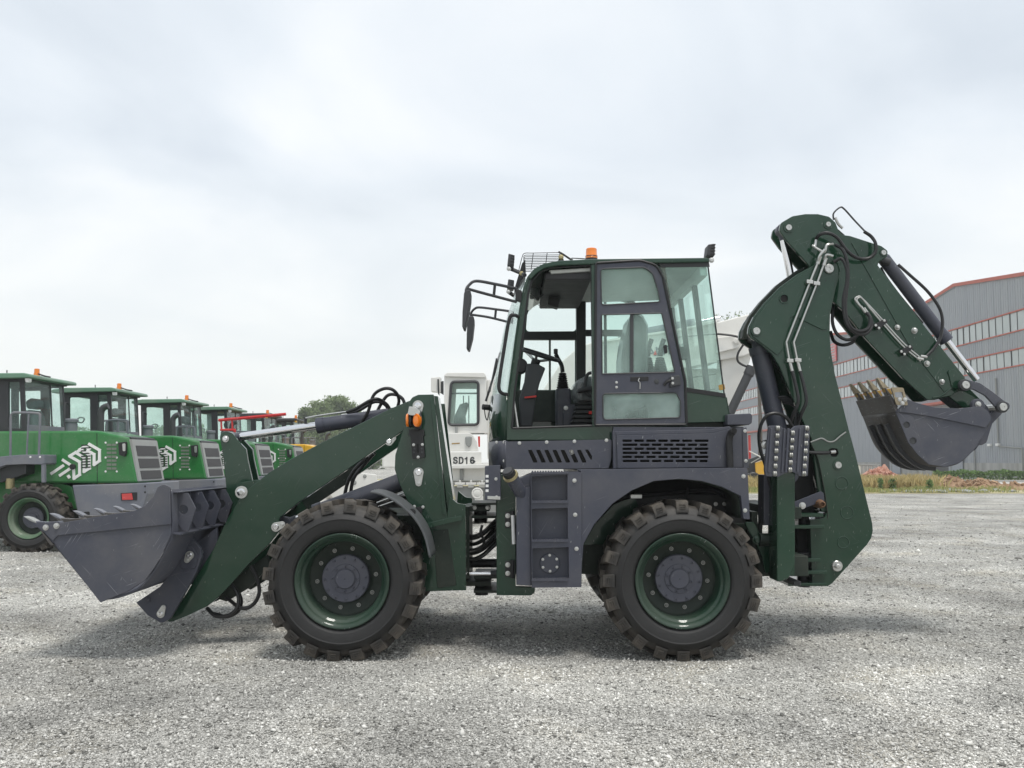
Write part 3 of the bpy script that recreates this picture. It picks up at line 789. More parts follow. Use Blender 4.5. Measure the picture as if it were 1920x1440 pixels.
# hoses that arch above the cylinder
for pts in ([(650, 773, 1.0), (668, 766, 0.98), (692, 752, 0.95), (706, 748, 0.95), (720, 754, 0.98), (730, 766, 1.0), (732, 790, 1.02)],
            [(652, 776, 1.08), (676, 768, 1.08), (700, 754, 1.06), (718, 756, 1.06), (728, 770, 1.08), (722, 800, 1.08)],
            [(676, 794, 1.0), (690, 772, 0.98), (700, 742, 0.95), (716, 730, 0.93), (732, 729, 0.93), (744, 738, 0.95), (748, 752, 0.98), (744, 768, 1.0)],
            [(704, 780, 1.1), (712, 762, 1.1), (726, 742, 1.1), (742, 740, 1.1), (754, 747, 1.1), (759, 758, 1.1)]):
    ptube('hose', pts, 0.013, 'hose', BH)
# lift cylinders
def liftcyl(Y):
    a, b = P(790, 888, 0.55), P(526, 986, 0.55)
    a.y = b.y = Y
    return hyd('lift_cylinder', a, b, 0.062, 0.78, BH, 0.033)
lc1 = liftcyl(0.67); lc2 = liftcyl(2 * YC - 0.67)
for dy_ in (0, 14): ptube('steel_pipe', [(760 - dy_, 923 + dy_, 0.60), (700 - dy_, 945 + dy_, 0.60), (650, 965 + dy_, 0.6)], 0.006, 'zinc', lc1)
# hoses hanging inside the arm and near the ground
for pts in ([(690, 856, 0.75), (666, 880, 0.76), (652, 905, 0.78), (645, 935, 0.8)], [(700, 850, 0.78), (678, 876, 0.8), (662, 900, 0.8), (656, 935, 0.82)],
            [(470, 1060, 0.62), (482, 1085, 0.62), (486, 1112, 0.62), (474, 1134, 0.62), (452, 1140, 0.62), (424, 1120, 0.7)],
            [(430, 1090, 0.66), (446, 1115, 0.64), (445, 1138, 0.62), (430, 1153, 0.62), (405, 1155, 0.62), (388, 1140, 0.66)],
            [(440, 1098, 0.72), (452, 1124, 0.70), (446, 1146, 0.68), (424, 1156, 0.68), (398, 1150, 0.7)]):
    ptube('hose', pts, 0.014, 'hose', BH)
plate('arm_brace', [(400, 1098), (440, 1085), (500, 1040), (505, 1060), (470, 1100), (425, 1128), (405, 1122)], 0.70, 0.05, 'greendark', BH, 0.003, mirror=True)
plate('arm_inner_web', [(560, 930), (640, 878), (700, 840), (705, 850), (660, 900), (600, 940), (575, 955)], 1.2, 0.04, 'greendark', BH, 0.003)

# ---- front bucket
B0, B1 = -0.03, 2.13
shell = [(75, 989), (101, 1020), (186, 1124), (215, 1121), (243, 1112), (268, 1096), (288, 1070), (304, 1042), (318, 1010), (322, 985), (321, 955), (320, 918)]
sh = xz(spline(shell[:2], 2) + spline(shell[1:3], 3)[1:] + spline(shell[2:], 4)[1:], B0)
bm = bmesh.new(); th = 0.014
pa = [bm.verts.new((x, B0 + 0.01, z)) for x, z in sh]; pb = [bm.verts.new((x, B1 - 0.01, z)) for x, z in sh]
for k in range(len(sh) - 1): bm.faces.new((pa[k], pa[k + 1], pb[k + 1], pb[k]))
bk = finish('front_bucket', bm, 'grey', BH, smooth=True)
sm = bk.modifiers.new('thick', 'SOLIDIFY'); sm.thickness = 0.014; sm.offset = 0
SIDE = [(72, 988), (112, 981, 4), (200, 966), (252, 958, 10), (272, 948, 14), (288, 930), (296, 913, 8), (307, 908, 8), (319, 913, 6), (321, 1002), (304, 1041, 14), (288, 1067), (272, 1088, 12), (242, 1108), (188, 1130), (101, 1018), (96, 1019)]
plate('side_plate', SIDE, B0, 0.018, 'greyscr', bk, 0.003)
plate('side_plate', SIDE, B0, 0.018, 'greyscr', bk, 0.003).location = (0, B1 - B0 - 0.018, 0)
plate('side_band', [(72, 988), (112, 981, 4), (200, 966), (252, 958, 10), (272, 948, 14), (288, 930), (296, 913, 8), (307, 908, 8), (319, 913, 6), (320.5, 983), (108, 1004, 4), (99, 1014)], B0 - 0.011, 0.010, 'greyscr', bk, 0.002)
# cutting edge and teeth
bm = bmesh.new(); add_prism(bm, xz([(71, 986), (76, 990), (101, 1021), (96, 1023)], B0), B0 - 0.01, B1 + 0.01); finish('cutting_edge', bm, 'steelworn', bk, 0.002)
ty = np.linspace(B0 + 0.02, B1 - 0.02, 7)
TOOTH = [(46, 969, 1), (56, 971), (70, 978, 4), (90, 979), (112, 977, 3), (116, 987, 5), (108, 991), (78, 996, 3), (72, 989), (62, 982)]
tp = xz(fillet(TOOTH), B0)
for i, y in enumerate(ty):
    bm = bmesh.new(); add_prism(bm, tp, -0.03, 0.03)
    t = finish('tooth', bm, 'steelworn' if i else 'grey', bk, 0.003); t.location = (0, y, 0)
    tip = bmesh.new(); add_prism(tip, xz([(45, 968), (56, 970.5), (68, 977), (70, 981), (58, 976.5)], B0), -0.033, 0.033)
    t2 = finish('tooth_tip', tip, 'palegrey' if i == 0 else 'loadergrey', bk, 0.003); t2.location = (0, y, 0)
for q in ((86, 989), (106, 986)): bolt(*q, B0 - 0.012, 0.016, bk, h=0.012)
# back: top flange, lower flange, gussets with round holes
xb0, xb1 = P(321, 920, B0).x, P(356, 920, B0).x
box('top_flange', xb0 - 0.01, xb0 + 0.05, B0 + 0.02, B1 - 0.02, P(321, 924.5, B0).z, P(321, 922, B0).z, 'grey', bk, 0.002)
zf = P(321, 1003, B0).z
bm = bmesh.new(); add_prism(bm, xz([(318, 999), (338, 1001), (338, 1004), (318, 1002)], B0), B0 + 0.02, B1 - 0.02); finish('lower_flange', bm, 'grey', bk, 0.002)
for k, y in enumerate(np.linspace(B0 + 0.10, B1 - 0.10, 8)):
    g = xz([(321, 926), (343, 926), (358, 955), (344, 998), (332, 996), (321, 980)], B0)
    h = [(P(334 + 9 * math.cos(a), 957 + 9 * math.sin(a), B0).x, P(334 + 9 * math.cos(a), 957 + 9 * math.sin(a), B0).z) for a in [2 * math.pi * j / 16 for j in range(16)]]
    finish('gusset', prism_bm(g, y, y + 0.012, [h]), 'grey', bk, 0.0015)
# torque tube behind the shell and ears
for k, y in enumerate((0.62, 1.05, 1.46)):
    bm = bmesh.new(); add_prism(bm, xz([(300, 1040), (350, 1002), (352, 1060), (300, 1120), (262, 1118), (258, 1100)], B0), y, y + 0.03); finish('shell_rib', bm, 'grey', bk, 0.002)
EAR = [(349, 1002, 6), (356, 1002, 4), (376, 1029, 5), (378, 1045, 6), (368, 1074), (319, 1160, 10), (303, 1169, 10), (277, 1154, 8), (255, 1130), (276, 1116), (300, 1100), (330, 1060), (345, 1030)]
E0 = 0.42
e1, e2 = plate('bucket_ear', EAR, E0, 0.04, 'grey', bk, 0.004, mirror=True)
plate('ear_pad', [(345, 1018, 10), (360, 1022, 8), (372, 1042, 8), (366, 1066), (338, 1068, 8), (336, 1040, 8)], E0 - 0.008, 0.008, 'grey', bk, 0.003)
lug(356, 1041, 351, 1050, 0.030, 0.020, E0 - 0.008, e1)
lug(302, 1151, 307, 1139, 0.028, 0.018, E0, e1)
bolt(278, 1124, E0, 0.017, e1, 'grey')
rod('ear_pin', Vector((P(356, 1041, E0).x, E0, P(356, 1041, E0).z)), Vector((P(356, 1041, E0).x, 0.7, P(356, 1041, E0).z)), 0.03, 'zinc', bk)
# dark link between bell crank and bucket
plate('tilt_link', [(430, 945, 10), (455, 948, 10), (395, 1045, 8), (372, 1040, 8)], YC - 0.03, 0.06, 'greendark', BH, 0.003)
rod('pivot_tube', Vector((P(303, 1151, E0).x, 0.47, P(303, 1151, E0).z)), Vector((P(303, 1151, E0).x, 1.63, P(303, 1151, E0).z)), 0.045, 'greendark', BH)
# ---- articulation joint between the two half frames
def flat(name, px0, px1, py0, py1, Y0, Y1, mat, parent=BH, bevel=0.003):
    return plate(name, [(px0, py0), (px1, py0), (px1, py1), (px0, py1)], Y0, Y1 - Y0, mat, parent, bevel)
aj = flat('articulation_lug', 868, 918, 949, 959, 0.85, 1.25, 'greendark')
flat('articulation_plate', 884, 935, 943, 947, 0.80, 1.30, 'greendark', aj)
flat('articulation_plate', 884, 935, 967, 972, 0.80, 1.30, 'greendark', aj)
rod('articulation_pin', P(901, 942, 1.05), P(901, 980, 1.05), 0.05, 'black', aj)
rod('articulation_pin', P(903, 1085, 1.05), P(903, 1115, 1.05), 0.05, 'black', aj)
for x in (890, 914): bolt(x, 952, 0.84, 0.012, aj)
flat('articulation_lug', 868, 920, 1090, 1099, 0.85, 1.25, 'greendark', aj)
flat('articulation_plate', 888, 935, 1080, 1085, 0.80, 1.30, 'greendark', aj)
flat('articulation_plate', 888, 935, 1107, 1112, 0.80, 1.30, 'greendark', aj)
flat('frame_column', 870, 880, 950, 1085, 0.75, 1.35, 'greendark', aj)
rod('drive_shaft', P(868, 1056, 1.05), P(940, 1056, 1.05), 0.034, 'black', BH)
sc_ = rod('steering_cylinder', P(920, 1076, 0.80), P(945, 1075, 0.80), 0.026, 'trim', BH)
rod('piston_rod', P(872, 1076, 0.80), P(920, 1076, 0.80), 0.016, 'chrome', sc_)
for k in range(9):
    y0 = 985 + k * 6; Yk = 0.85 + 0.05 * (k % 4); dip = 8 + 14 * random.random()
    ptube('hose', [(868, y0 + 8, Yk), (884, y0 + 12 + dip * 0.6, Yk - 0.04), (905, y0 + 6 + dip * 0.5, Yk - 0.05), (925, y0 - 10 + dip * 0.3, Yk), (942, y0 - 22, Yk)], 0.010 + 0.004 * (k % 2), 'hose', BH)
ptube('hose', [(904, 985, 0.8), (901, 1000, 0.78), (908, 1015, 0.78), (899, 1030, 0.8), (880, 1036, 0.8)], 0.010, 'hose', BH)

# ---- rear frame
rf = plate('rear_frame', [(931, 890), (967, 890), (967, 1100), (1003, 1101), (1003, 1110, 6), (996, 1117, 6), (931, 1116)], 0.34, 0.05, 'green', BH, 0.004, mirror=True)
box('frame_body', P(945, 1000, .4).x, P(1440, 1000, .4).x, 0.55, 1.55, 0.50, 0.86, 'greendark', BH)
box('engine_block', P(1130, 1000, .5).x, P(1400, 1000, .5).x, 0.62, 1.48, 0.86, 1.26, 'deepblack', BH)
box('frame_front', P(930, 1000, .5).x, P(966, 1000, .5).x, 0.42, 1.68, 0.74, 1.20, 'greendark', BH)
# battery box with slots
bb = plate('battery_box', [(909, 874, 2), (938, 872), (939, 938), (909, 938)], 0.20, 0.30, 'grey', BH, 0.003)
for py in (893, 902, 911, 920):
    plate('slot', [(910.5, py - 2.5), (916, py - 2.5), (916, py + 2.5), (910.5, py + 2.5)], 0.1985, 0.004, 'whitemark', bb, 0)
bolt(930, 898, 0.20, 0.009, bb); bolt(931, 932, 0.20, 0.009, bb)
plate('box_hinge', [(914, 930), (938, 931), (938, 937), (914, 936)], 0.19, 0.01, 'zinc', bb, 0.001)
# ---- fuel tank with ladder
S = 0.05
tk = plate('fuel_tank', [(968, 900), (995, 888), (1090, 884), (1090, 1100), (968, 1097)], S + 0.075, 0.36, 'grey', BH, 0.005)
plate('tank_cheek', [(968, 920), (995, 912), (996, 1099), (969, 1096)], S + 0.03, 0.05, 'grey', tk, 0.004)
plate('ladder_frame', [(995, 888), (1083, 884), (1090, 886), (1090, 1101), (997, 1102)], S, 0.075, 'grey', tk, 0.003,
      holes=[[(996.5, 893), (1064, 890), (1064, 938), (996.5, 940)], [(997, 954), (1064.5, 952), (1065, 1011), (998, 1013)], [(998, 1028), (1066, 1026), (1067, 1084), (998.5, 1087)]])
def tread(px0, px1, py, Y0, Y1, parent):
    """perforated tread plate with a saw-tooth front edge"""
    a, b = P(px0, py, Y0), P(px1, py, Y0); n = 14; poly = []
    for k in range(n):
        x0 = a.x + (b.x - a.x) * k / n; x1 = a.x + (b.x - a.x) * (k + 1) / n
        poly += [(x0, a.z + 0.0), (x0 + (x1 - x0) * 0.3, a.z + 0.012), (x0 + (x1 - x0) * 0.7, a.z + 0.012)]
    poly += [(b.x, a.z), (b.x, a.z - 0.008), (a.x, a.z - 0.008)]
    finish('tread', prism_bm(poly, Y0, Y1), 'grey', parent, 0)
for py in (886, 941, 1014, 1087):
    tread(996, 1066, py, S - 0.012, S - 0.002, tk); tread(996, 1066, py, S + 0.04, S + 0.05, tk)
    flat('tread_floor', 996, 1066, py - 0.5, py + 1.2, S - 0.002, S + 0.07, 'grey', tk, 0)
for q in ((1077, 901), (1078.5, 965), (1081, 1029)): bolt(*q, S, 0.0115, tk)
finish('access_cover', lathe_bm([(0.068, 0), (0.068, -0.008), (0.064, -0.012), (0.002, -0.012)], 32, cen=P(1031, 1056, S + 0.075)), 'grey', tk, smooth=True)
for k in range(6):
    a = 2 * math.pi * k / 6 + 0.5
    bolt(1031 + 15 * math.cos(a), 1056 + 15 * math.sin(a), S + 0.062, 0.0075, tk)
# filler neck
fa, fb = P(985, 938, S + 0.10), P(958, 893, 0.02)
nk = rod('filler_neck', fa, fb, 0.044, 'grey', BH, 24)
d = (fb - fa).normalized()
rod('neck_ring', fb - d * 0.005, fb + d * 0.012, 0.052, 'brass', nk, 24)
rod('filler_cap', fb + d * 0.012, fb + d * 0.050, 0.043, 'black', nk, 16, 0.004)
rod('cap_top', fb + d * 0.050, fb + d * 0.058, 0.034, 'plasticgrey', nk, 24, 0.003)
# hinges and white rod on the frame column
for py in (975, 1067):
    h = plate('hinge', [(947, py - 15), (958, py - 15), (958, py + 15), (947, py + 15)], 0.332, 0.008, 'black', BH, 0.002)
    bolt(952, py - 8, 0.332, 0.014, h); bolt(952, py + 8, 0.332, 0.014, h)
    rod('hinge_barrel', P(961, py - 17, 0.31), P(961, py + 17, 0.31), 0.014, 'black', h)
rod('door_rod', P(961.5, 966, 0.29), P(963.5, 1020, 0.29), 0.013, 'whitemark', BH)

# ---- rear fenders with wheel arch
FEN = [(1080, 880), (1398, 877, 4), (1402, 879), (1406, 974), (1394, 973), (1389, 930), (1354, 913), (1316, 902), (1274, 898), (1226, 902), (1184, 920), (1149, 944), (1115, 982), (1094, 1020), (1091, 1060), (1090.5, 1099), (1089, 1099), (1089, 884)]
fe, fe2 = plate('fender', FEN, S + 0.01, 0.06, 'grey', BH, 0.004, mirror=True)
for q in ((1394, 893), (1397, 957)): bolt(*q, S + 0.01, 0.0115, fe)
# arch lining: strip following the arch back into the machine
ar = xz(spline([(1091, 1062), (1094, 1020), (1115, 982), (1149, 944), (1184, 920), (1226, 902), (1274, 898), (1316, 902), (1354, 913), (1389, 930), (1394, 973)], 4), S)
for y0, y1 in ((S + 0.07, 0.56), (2 * YC - 0.56, 2 * YC - S - 0.07)):
    bm = bmesh.new(); a_ = [bm.verts.new((x, y0, z)) for x, z in ar]; b_ = [bm.verts.new((x, y1, z)) for x, z in ar]
    for k in range(len(ar) - 1): bm.faces.new((a_[k], a_[k + 1], b_[k + 1], b_[k]))
    o = finish('arch_lining', bm, 'greendark', BH, smooth=True); o.modifiers.new('thick', 'SOLIDIFY').thickness = 0.006
plate('arch_inner', [(1092, 1022), (1115, 984), (1150, 946), (1190, 930), (1200, 960), (1170, 1010), (1160, 1020)], 0.50, 0.02, 'green', BH, 0.002)
plate('arch_inner', [(1190, 925), (1400, 930), (1402, 1000), (1350, 1010), (1200, 1000)], 0.57, 0.03, 'black', BH, 0.002)
flat('harness_clip', 1182, 1204, 927, 935, 0.46, 0.50, 'zinc')
ptube('hose', [(1160, 935, 0.5), (1200, 930, 0.5), (1260, 925, 0.5), (1330, 920, 0.52), (1375, 940, 0.54)], 0.012, 'hose', BH)
for q in ((1342, 945), (1358, 945)): bolt(*q, 0.54, 0.012, fe)
ptube('brake_hose', [(1290, 915, 0.5), (1288, 925, 0.49), (1288, 935, 0.5)], 0.009, 'hose', BH)
# side covers
slots = []
for k in range(8):
    x = 993 + k * 15.3
    a, b = max(x - 6, 989), min(x + 9, 1110)
    slots.append([(x - 3.5, 843.5, 1.5), (x + 4.5, 843.5, 1.5), (x + 15.5, 867, 1.5), (x + 7, 867.5, 1.5)])
slots[-1] = [(1096.5, 843, 1.5), (1103, 843, 1.5), (1110, 855, 1.5), (1110, 866, 1.5)]
cv = plate('side_cover', [(949, 828), (1147, 824, 3), (1146, 860), (1141, 878, 2), (949, 880)], 0.22, 0.02, 'grey', BH, 0.003, holes=slots)
for q in ((974, 827.8), (1025, 826), (1077, 824.5), (1137, 822.5)): bolt(q[0], q[1] + 3, 0.22, 0.010, cv)
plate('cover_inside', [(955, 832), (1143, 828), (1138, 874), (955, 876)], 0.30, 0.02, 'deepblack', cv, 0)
bolt(1072, 847, 0.28, 0.016, cv)
gs = []
for r_ in range(6):
    py = 826.5 + r_ * 7.6; n = 7 if r_ % 2 == 0 else 7
    x0 = 1167 + (0.5 if r_ % 2 else 0)
    widths = ([18, 18, 18, 18, 18, 19, 26] if r_ % 2 == 0 else [28, 18, 18, 18, 18, 18, 15])
    x = x0
    for w_ in widths:
        gs.append([(x, py - 2.2, 2), (x + w_, py - 2.2, 2), (x + w_, py + 2.2, 2), (x, py + 2.2, 2)]); x += w_ + 4.4
gp = plate('engine_grille', [(1156, 816), (1338, 812), (1372, 803), (1392, 803), (1394, 876), (1158, 878)], 0.17, 0.012, 'grey', BH, 0.003, holes=gs)
plate('grille_chamfer', [(1152, 809), (1335, 805), (1368, 799), (1372, 803), (1338, 812), (1156, 816)], 0.18, 0.10, 'grey', gp, 0.003)
plate('grille_edge', [(1149, 808), (1152.5, 808.5), (1157, 816), (1159, 878), (1150, 879)], 0.185, 0.08, 'grey', gp, 0.003)
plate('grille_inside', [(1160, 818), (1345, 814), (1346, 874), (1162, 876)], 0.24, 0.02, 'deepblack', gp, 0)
ptube('exhaust_pipe', [(1369, 880, 0.14), (1368, 850, 0.14), (1367, 828, 0.14), (1370, 814, 0.13), (1376, 808, 0.10)], 0.024, 'black', BH, 16)
finish('pipe_mouth', lathe_bm([(0.019, 0.0), (0.019, -0.002)], 16, cen=P(1376.5, 807.5, 0.085), close=True), 'deepblack', BH)
plate('rear_strip', [(1392, 803), (1400, 801), (1404, 878), (1394, 877)], 0.16, 0.05, 'grey', BH, 0.003)
for q in ((1391, 808), (1392.5, 864)): bolt(q[0] + 6, q[1], 0.16, 0.010, gp)
plate('rear_deck', [(1364, 777, 2), (1408, 775, 4), (1411, 780, 3), (1410, 793, 4), (1404, 797, 3), (1364, 797)], 0.22, 1.66, 'grey', BH, 0.006)
box('engine_cover', P(1150, 830, .25).x, P(1396, 830, .25).x, 0.26, 1.84, P(1150, 878, .2).z, P(1150, 800, .2).z, 'grey', BH)
box('fender_top', P(1085, 880, .06).x, P(1398, 880, .06).x, 0.12, 1.98, P(1085, 890, .06).z, P(1085, 881, .06).z, 'grey', BH)
plate('side_cover', [(949, 828), (1147, 824, 3), (1146, 860), (1141, 878, 2), (949, 880)], 2 * YC - 0.24, 0.02, 'grey', BH, 0.003)

# ------------------------------------------------------------------ cab
N, FA = 0.30, 1.80
OUT = [(949.5, 826), (950, 795), (951.5, 736), (959.5, 677), (970, 598), (976, 562), (981, 538), (989, 518, 10), (1003, 504, 10), (1020, 495, 10), (1046, 490), (1112, 487), (1224, 486, 10), (1238, 500, 14), (1248, 525, 10), (1268, 625), (1287, 722), (1289, 800), (1150, 803), (1149, 826)]
DOOR1 = [(1108.5, 497), (1034, 502, 10), (1013, 509, 14), (997, 527, 14), (990.5, 551, 10), (981, 625), (965.5, 730), (960, 803), (1113, 798)]
DOOR2 = [(1121, 496), (1200, 492.5, 20), (1226, 500, 18), (1238, 520, 14), (1262, 635), (1279, 715), (1281, 793), (1121, 796)]
cabN = plate('cab', OUT, N, 0.055, 'green', BH, 0.006, holes=[DOOR1, DOOR2])
# rubber seal round the door opening
lp = [P(x, y, N - 0.004) for x, y in fillet([(p[0], p[1], (p[2] if len(p) > 2 else 3)) for p in DOOR1])]
finish('door_seal', sweep(bmesh.new(), lp + [lp[0]], 0.008, 6), 'black', cabN, smooth=True)
lp = [P(x, y, N - 0.008) for x, y in [(992, 520), (984, 545), (978, 575), (966, 660), (956, 735), (954, 800)]]
finish('drip_rail', sweep(bmesh.new(), spline(lp, 4), 0.006, 6), 'green', cabN, smooth=True)
# far side frame with its windows
polyO = xz(fillet(OUT), N)
WF1 = [(1000, 561, 12), (1079.5, 560, 6), (1080, 621, 6), (986, 621.5, 6), (988.5, 590)]
WF2 = [(983, 637), (1029, 637), (1029, 731), (975, 731)]
WF3 = [(1033, 637), (1078, 637), (1078, 731), (1033, 731)]
d2 = xz(fillet([(1128, 500), (1200, 498, 14), (1224, 504, 14), (1232, 520, 10), (1256, 635), (1272, 712), (1274, 726), (1128, 726)]), N)
finish('far_side_frame', prism_bm(polyO, FA - 0.055, FA, [xz(fillet(WF1), FA - 0.055), xz(WF2, FA - 0.055), xz(WF3, FA - 0.055), d2]), 'green', cabN, 0.006)
plate('far_window_bar', [(976, 622), (1086, 622), (1086, 637), (974, 637)], FA - 0.075, 0.02, 'black', cabN, 0.004)
plate('far_inner_trim', [(1081, 545), (1098, 545), (1098, 770), (1081, 770)], FA - 0.12, 0.06, 'black', cabN, 0.004)
for wv in (WF1, WF2, WF3): plate('window_pane', wv, FA - 0.03, 0.005, 'glassfar', cabN, 0)
finish('window_pane', prism_bm(d2, FA - 0.03, FA - 0.025), 'glassfar', cabN)
x0, x1 = P(1170, 600, N).x, P(1176, 600, N).x
box('window_bar', x0, x1, FA - 0.05, FA - 0.01, P(1170, 726, N).z, P(1170, 500, N).z, 'trim', cabN, 0.002)
box('window_bar', P(1128, 600, N).x, P(1256, 600, N).x, FA - 0.052, FA - 0.008, P(1170, 580, N).z, P(1170, 566, N).z, 'trim', cabN, 0.002)
# roof
ROOF = [(989, 518), (1002, 503), (1019, 494), (1046, 488.5), (1112, 485.5), (1326, 483, 2), (1331, 486, 2), (1330, 491, 2), (1112, 495.5), (1047, 498), (1023, 502), (1008, 511), (995, 524)]
rp = xz(fillet(ROOF), N - 0.03)
finish('roof', prism_bm(rp, N - 0.03, FA + 0.03), 'green', cabN, 0.008)
lin = xz([(1030, 504), (1112, 499), (1325, 494), (1325, 499), (1112, 505), (1034, 510)], N)
finish('roof_lining', prism_bm(lin, N + 0.05, FA - 0.05), 'liner', cabN, 0.004)
box('ceiling_console', P(1022, 510, N).x, P(1111, 510, N).x, 0.38, 1.72, P(1036, 520, N).z, P(1036, 506, N).z, 'plasticgrey', cabN, 0.01)
# frameless rear quarter glass, rear glass, posts
QG = [(1246, 494), (1328, 491), (1359.5, 740), (1287, 729), (1269, 635)]
plate('quarter_glass', QG, N + 0.006, 0.006, 'glass', cabN, 0)
finish('quarter_glass', prism_bm(xz(QG, N), FA - 0.012, FA - 0.006), 'glassfar', cabN)
ra, rb = P(1328, 491, N), P(1359.5, 740, N)
def rear_strip(name, y0, y1, w, mat, t0=0.0, t1=1.0, off=0.0):
    """strip lying in the leaning rear face between two depths"""
    a = ra.lerp(rb, t0); b = ra.lerp(rb, t1); bm = bmesh.new()
    q = [(a.x + off, y0, a.z), (b.x + off, y0, b.z), (b.x + off, y1, b.z), (a.x + off, y1, a.z)]
    va = [bm.verts.new(v) for v in q]; vb = [bm.verts.new((v[0] - w, v[1], v[2])) for v in q]
    bm.faces.new(va); bm.faces.new(vb[::-1])
    for i in range(4): bm.faces.new((va[i], va[(i + 1) % 4], vb[(i + 1) % 4], vb[i]))
    return finish(name, bm, mat, cabN, 0.002)
rear_strip('rear_glass', N + 0.02, FA - 0.02, 0.006, 'glassfar', 0.06, 0.98)
rear_strip('corner_post', N + 0.0, N + 0.018, 0.008, 'black')
rear_strip('corner_post', FA - 0.02, FA, 0.03, 'black')
rear_strip('rear_post', 0.70, 0.78, 0.03, 'trim', 0.02, 1.0, -0.012)
rear_strip('rear_post', 1.30, 1.38, 0.03, 'trim', 0.02, 1.0, -0.012)
rear_strip('rear_header', N + 0.02, FA - 0.02, 0.05, 'liner', 0.0, 0.10, -0.012)
plate('glass_band', [(1285, 726), (1360, 737.5), (1361.5, 745.5), (1286.5, 734.5)], N - 0.004, 0.012, 'black', cabN, 0.001)
plate('glass_top_band', [(1228, 487), (1329, 489), (1331, 500), (1240, 501)], N - 0.002, 0.009, 'trim', cabN, 0.001)
plate('quarter_panel', [(1286.5, 734), (1361, 745), (1369, 791), (1289, 793)], N, 0.03, 'green', cabN, 0.004, mirror=True)
plate('rear_lower_panel', [(1361, 745), (1363, 745), (1371, 791), (1369, 791)], N + 0.03, FA - N - 0.06, 'green', cabN, 0.002)
plate('warning_label', [(1347, 722, 2), (1358, 720, 2), (1360, 730, 2), (1349, 732, 2)], N + 0.001, 0.003, 'ochre', cabN, 0)
rear_strip('window_latch', 1.26, 1.42, 0.08, 'trim', 0.52, 0.62, -0.03)
# hinged rear door with three lights
dr = plate('rear_door', [(1118.5, 496), (1200, 490.5, 24), (1229, 499, 20), (1241, 520, 16), (1265, 635), (1282, 715), (1285, 793, 3), (1116.5, 800, 3)], N - 0.035, 0.035, 'grey', BH, 0.004,
           holes=[[(1126, 504, 6), (1208, 501, 14), (1224, 512, 14), (1234, 545), (1238, 566, 4), (1128, 572, 5)],
                  [(1128, 590, 2), (1241, 587, 2), (1265.5, 698, 2), (1129, 701, 2)],
                  [(1130, 738, 6), (1268, 736, 6), (1276, 752, 3), (1276, 783, 6), (1131, 787, 6)]])
def pane(name, pts, mat): return plate(name, pts, N - 0.016, 0.005, mat, dr, 0)
pane('upper_pane', [(1124, 502), (1222, 500), (1240, 567), (1126, 574)], 'glass')
pane('middle_pane', [(1126, 588), (1243, 585), (1268, 700), (1127, 703)], 'glass')
pane('lower_pane', [(1128, 736), (1275, 734), (1278, 785), (1129, 789)], 'glasspale')
lp = [P(x, y, N - 0.037) for x, y in fillet([(1115.5, 797, 3), (1117.5, 493, 4), (1200, 488, 26), (1231, 497, 20), (1243.5, 520, 14), (1268, 635), (1285, 715), (1287.5, 796, 3)])]
finish('door_seal', sweep(bmesh.new(), lp + [lp[0]], 0.009, 6), 'black', dr, smooth=True)
for g in ([(1128, 590, 2), (1241, 587, 2), (1265.5, 698, 2), (1129, 701, 2)], [(1130, 738, 6), (1268, 736, 6), (1276, 752, 3), (1276, 783, 6), (1131, 787, 6)], [(1126, 504, 6), (1208, 501, 14), (1224, 512, 14), (1234, 545), (1238, 566, 4), (1128, 572, 5)]):
    lp = [P(x, y, N - 0.036) for x, y in fillet(g)]
    finish('pane_seal', sweep(bmesh.new(), lp + [lp[0]], 0.005, 6), 'trim', dr, smooth=True)
plate('pane_divider', [(1181.5, 589), (1188, 589), (1188, 700), (1181.5, 700)], N - 0.03, 0.018, 'trim', dr, 0.002)
plate('handle_recess', [(1182, 707), (1216, 706), (1216, 714), (1182, 715)], N - 0.039, 0.006, 'black', dr, 0.002)
plate('lock_case', [(1257, 706), (1274, 703, 2), (1277, 721, 2), (1257, 726)], N - 0.065, 0.03, 'trim', dr, 0.003)
ptube('lock_lever', [(1258, 713, N - 0.06), (1250, 716, N - 0.065), (1245, 723, N - 0.06)], 0.010, 'black', dr)
for q in ((1156, 717), (1156, 726), (1261, 709.5), (1261.5, 718.5)): bolt(*q, N - 0.036 if q[0] < 1200 else N - 0.066, 0.0075, dr)
bolt(1231, 715.5, N - 0.036, 0.014, dr, 'trim', 0.005)
ptube('key', [(1199, 709, N - 0.045), (1197, 714, N - 0.05), (1200, 718, N - 0.048), (1200, 729, N - 0.046)], 0.0035, 'zinc', dr)
plate('pane_catch', [(1244, 648, 2), (1250, 645, 2), (1252, 662, 2), (1246, 663, 2)], N - 0.03, 0.02, 'black', dr, 0.002)
plate('door_pillar', [(1109, 496), (1117, 495), (1116, 800), (1111, 800)], N - 0.025, 0.06, 'green', BH, 0.004)

# windscreen and curved nose below it
FRONT = [(989, 520, 0.05), (981, 538, 0.07), (976, 562, 0.085), (970, 598, 0.10), (964.5, 640, 0.11), (959.5, 677, 0.118), (951.5, 736, 0.125)]
def nose(rows, name, mat, y0=N, y1=FA, thick=0.006, parent=cabN):
    bm = bmesh.new(); grid = []
    for px, py, bu in rows:
        a = P(px, py, N); r_ = []
        for k in range(13):
            t = k / 12 * 2 - 1
            prof = (1 - abs(t) ** 3.0)
            r_.append(bm.verts.new((a.x - bu * prof, (y0 + y1) / 2 + (y1 - y0) / 2 * t, a.z)))
        grid.append(r_)
    for a, b in zip(grid, grid[1:]):
        for k in range(12): bm.faces.new((a[k], a[k + 1], b[k + 1], b[k]))
    o = finish(name, bm, mat, parent, smooth=True); s_ = o.modifiers.new('thick', 'SOLIDIFY'); s_.thickness = thick; s_.offset = 0
    return o
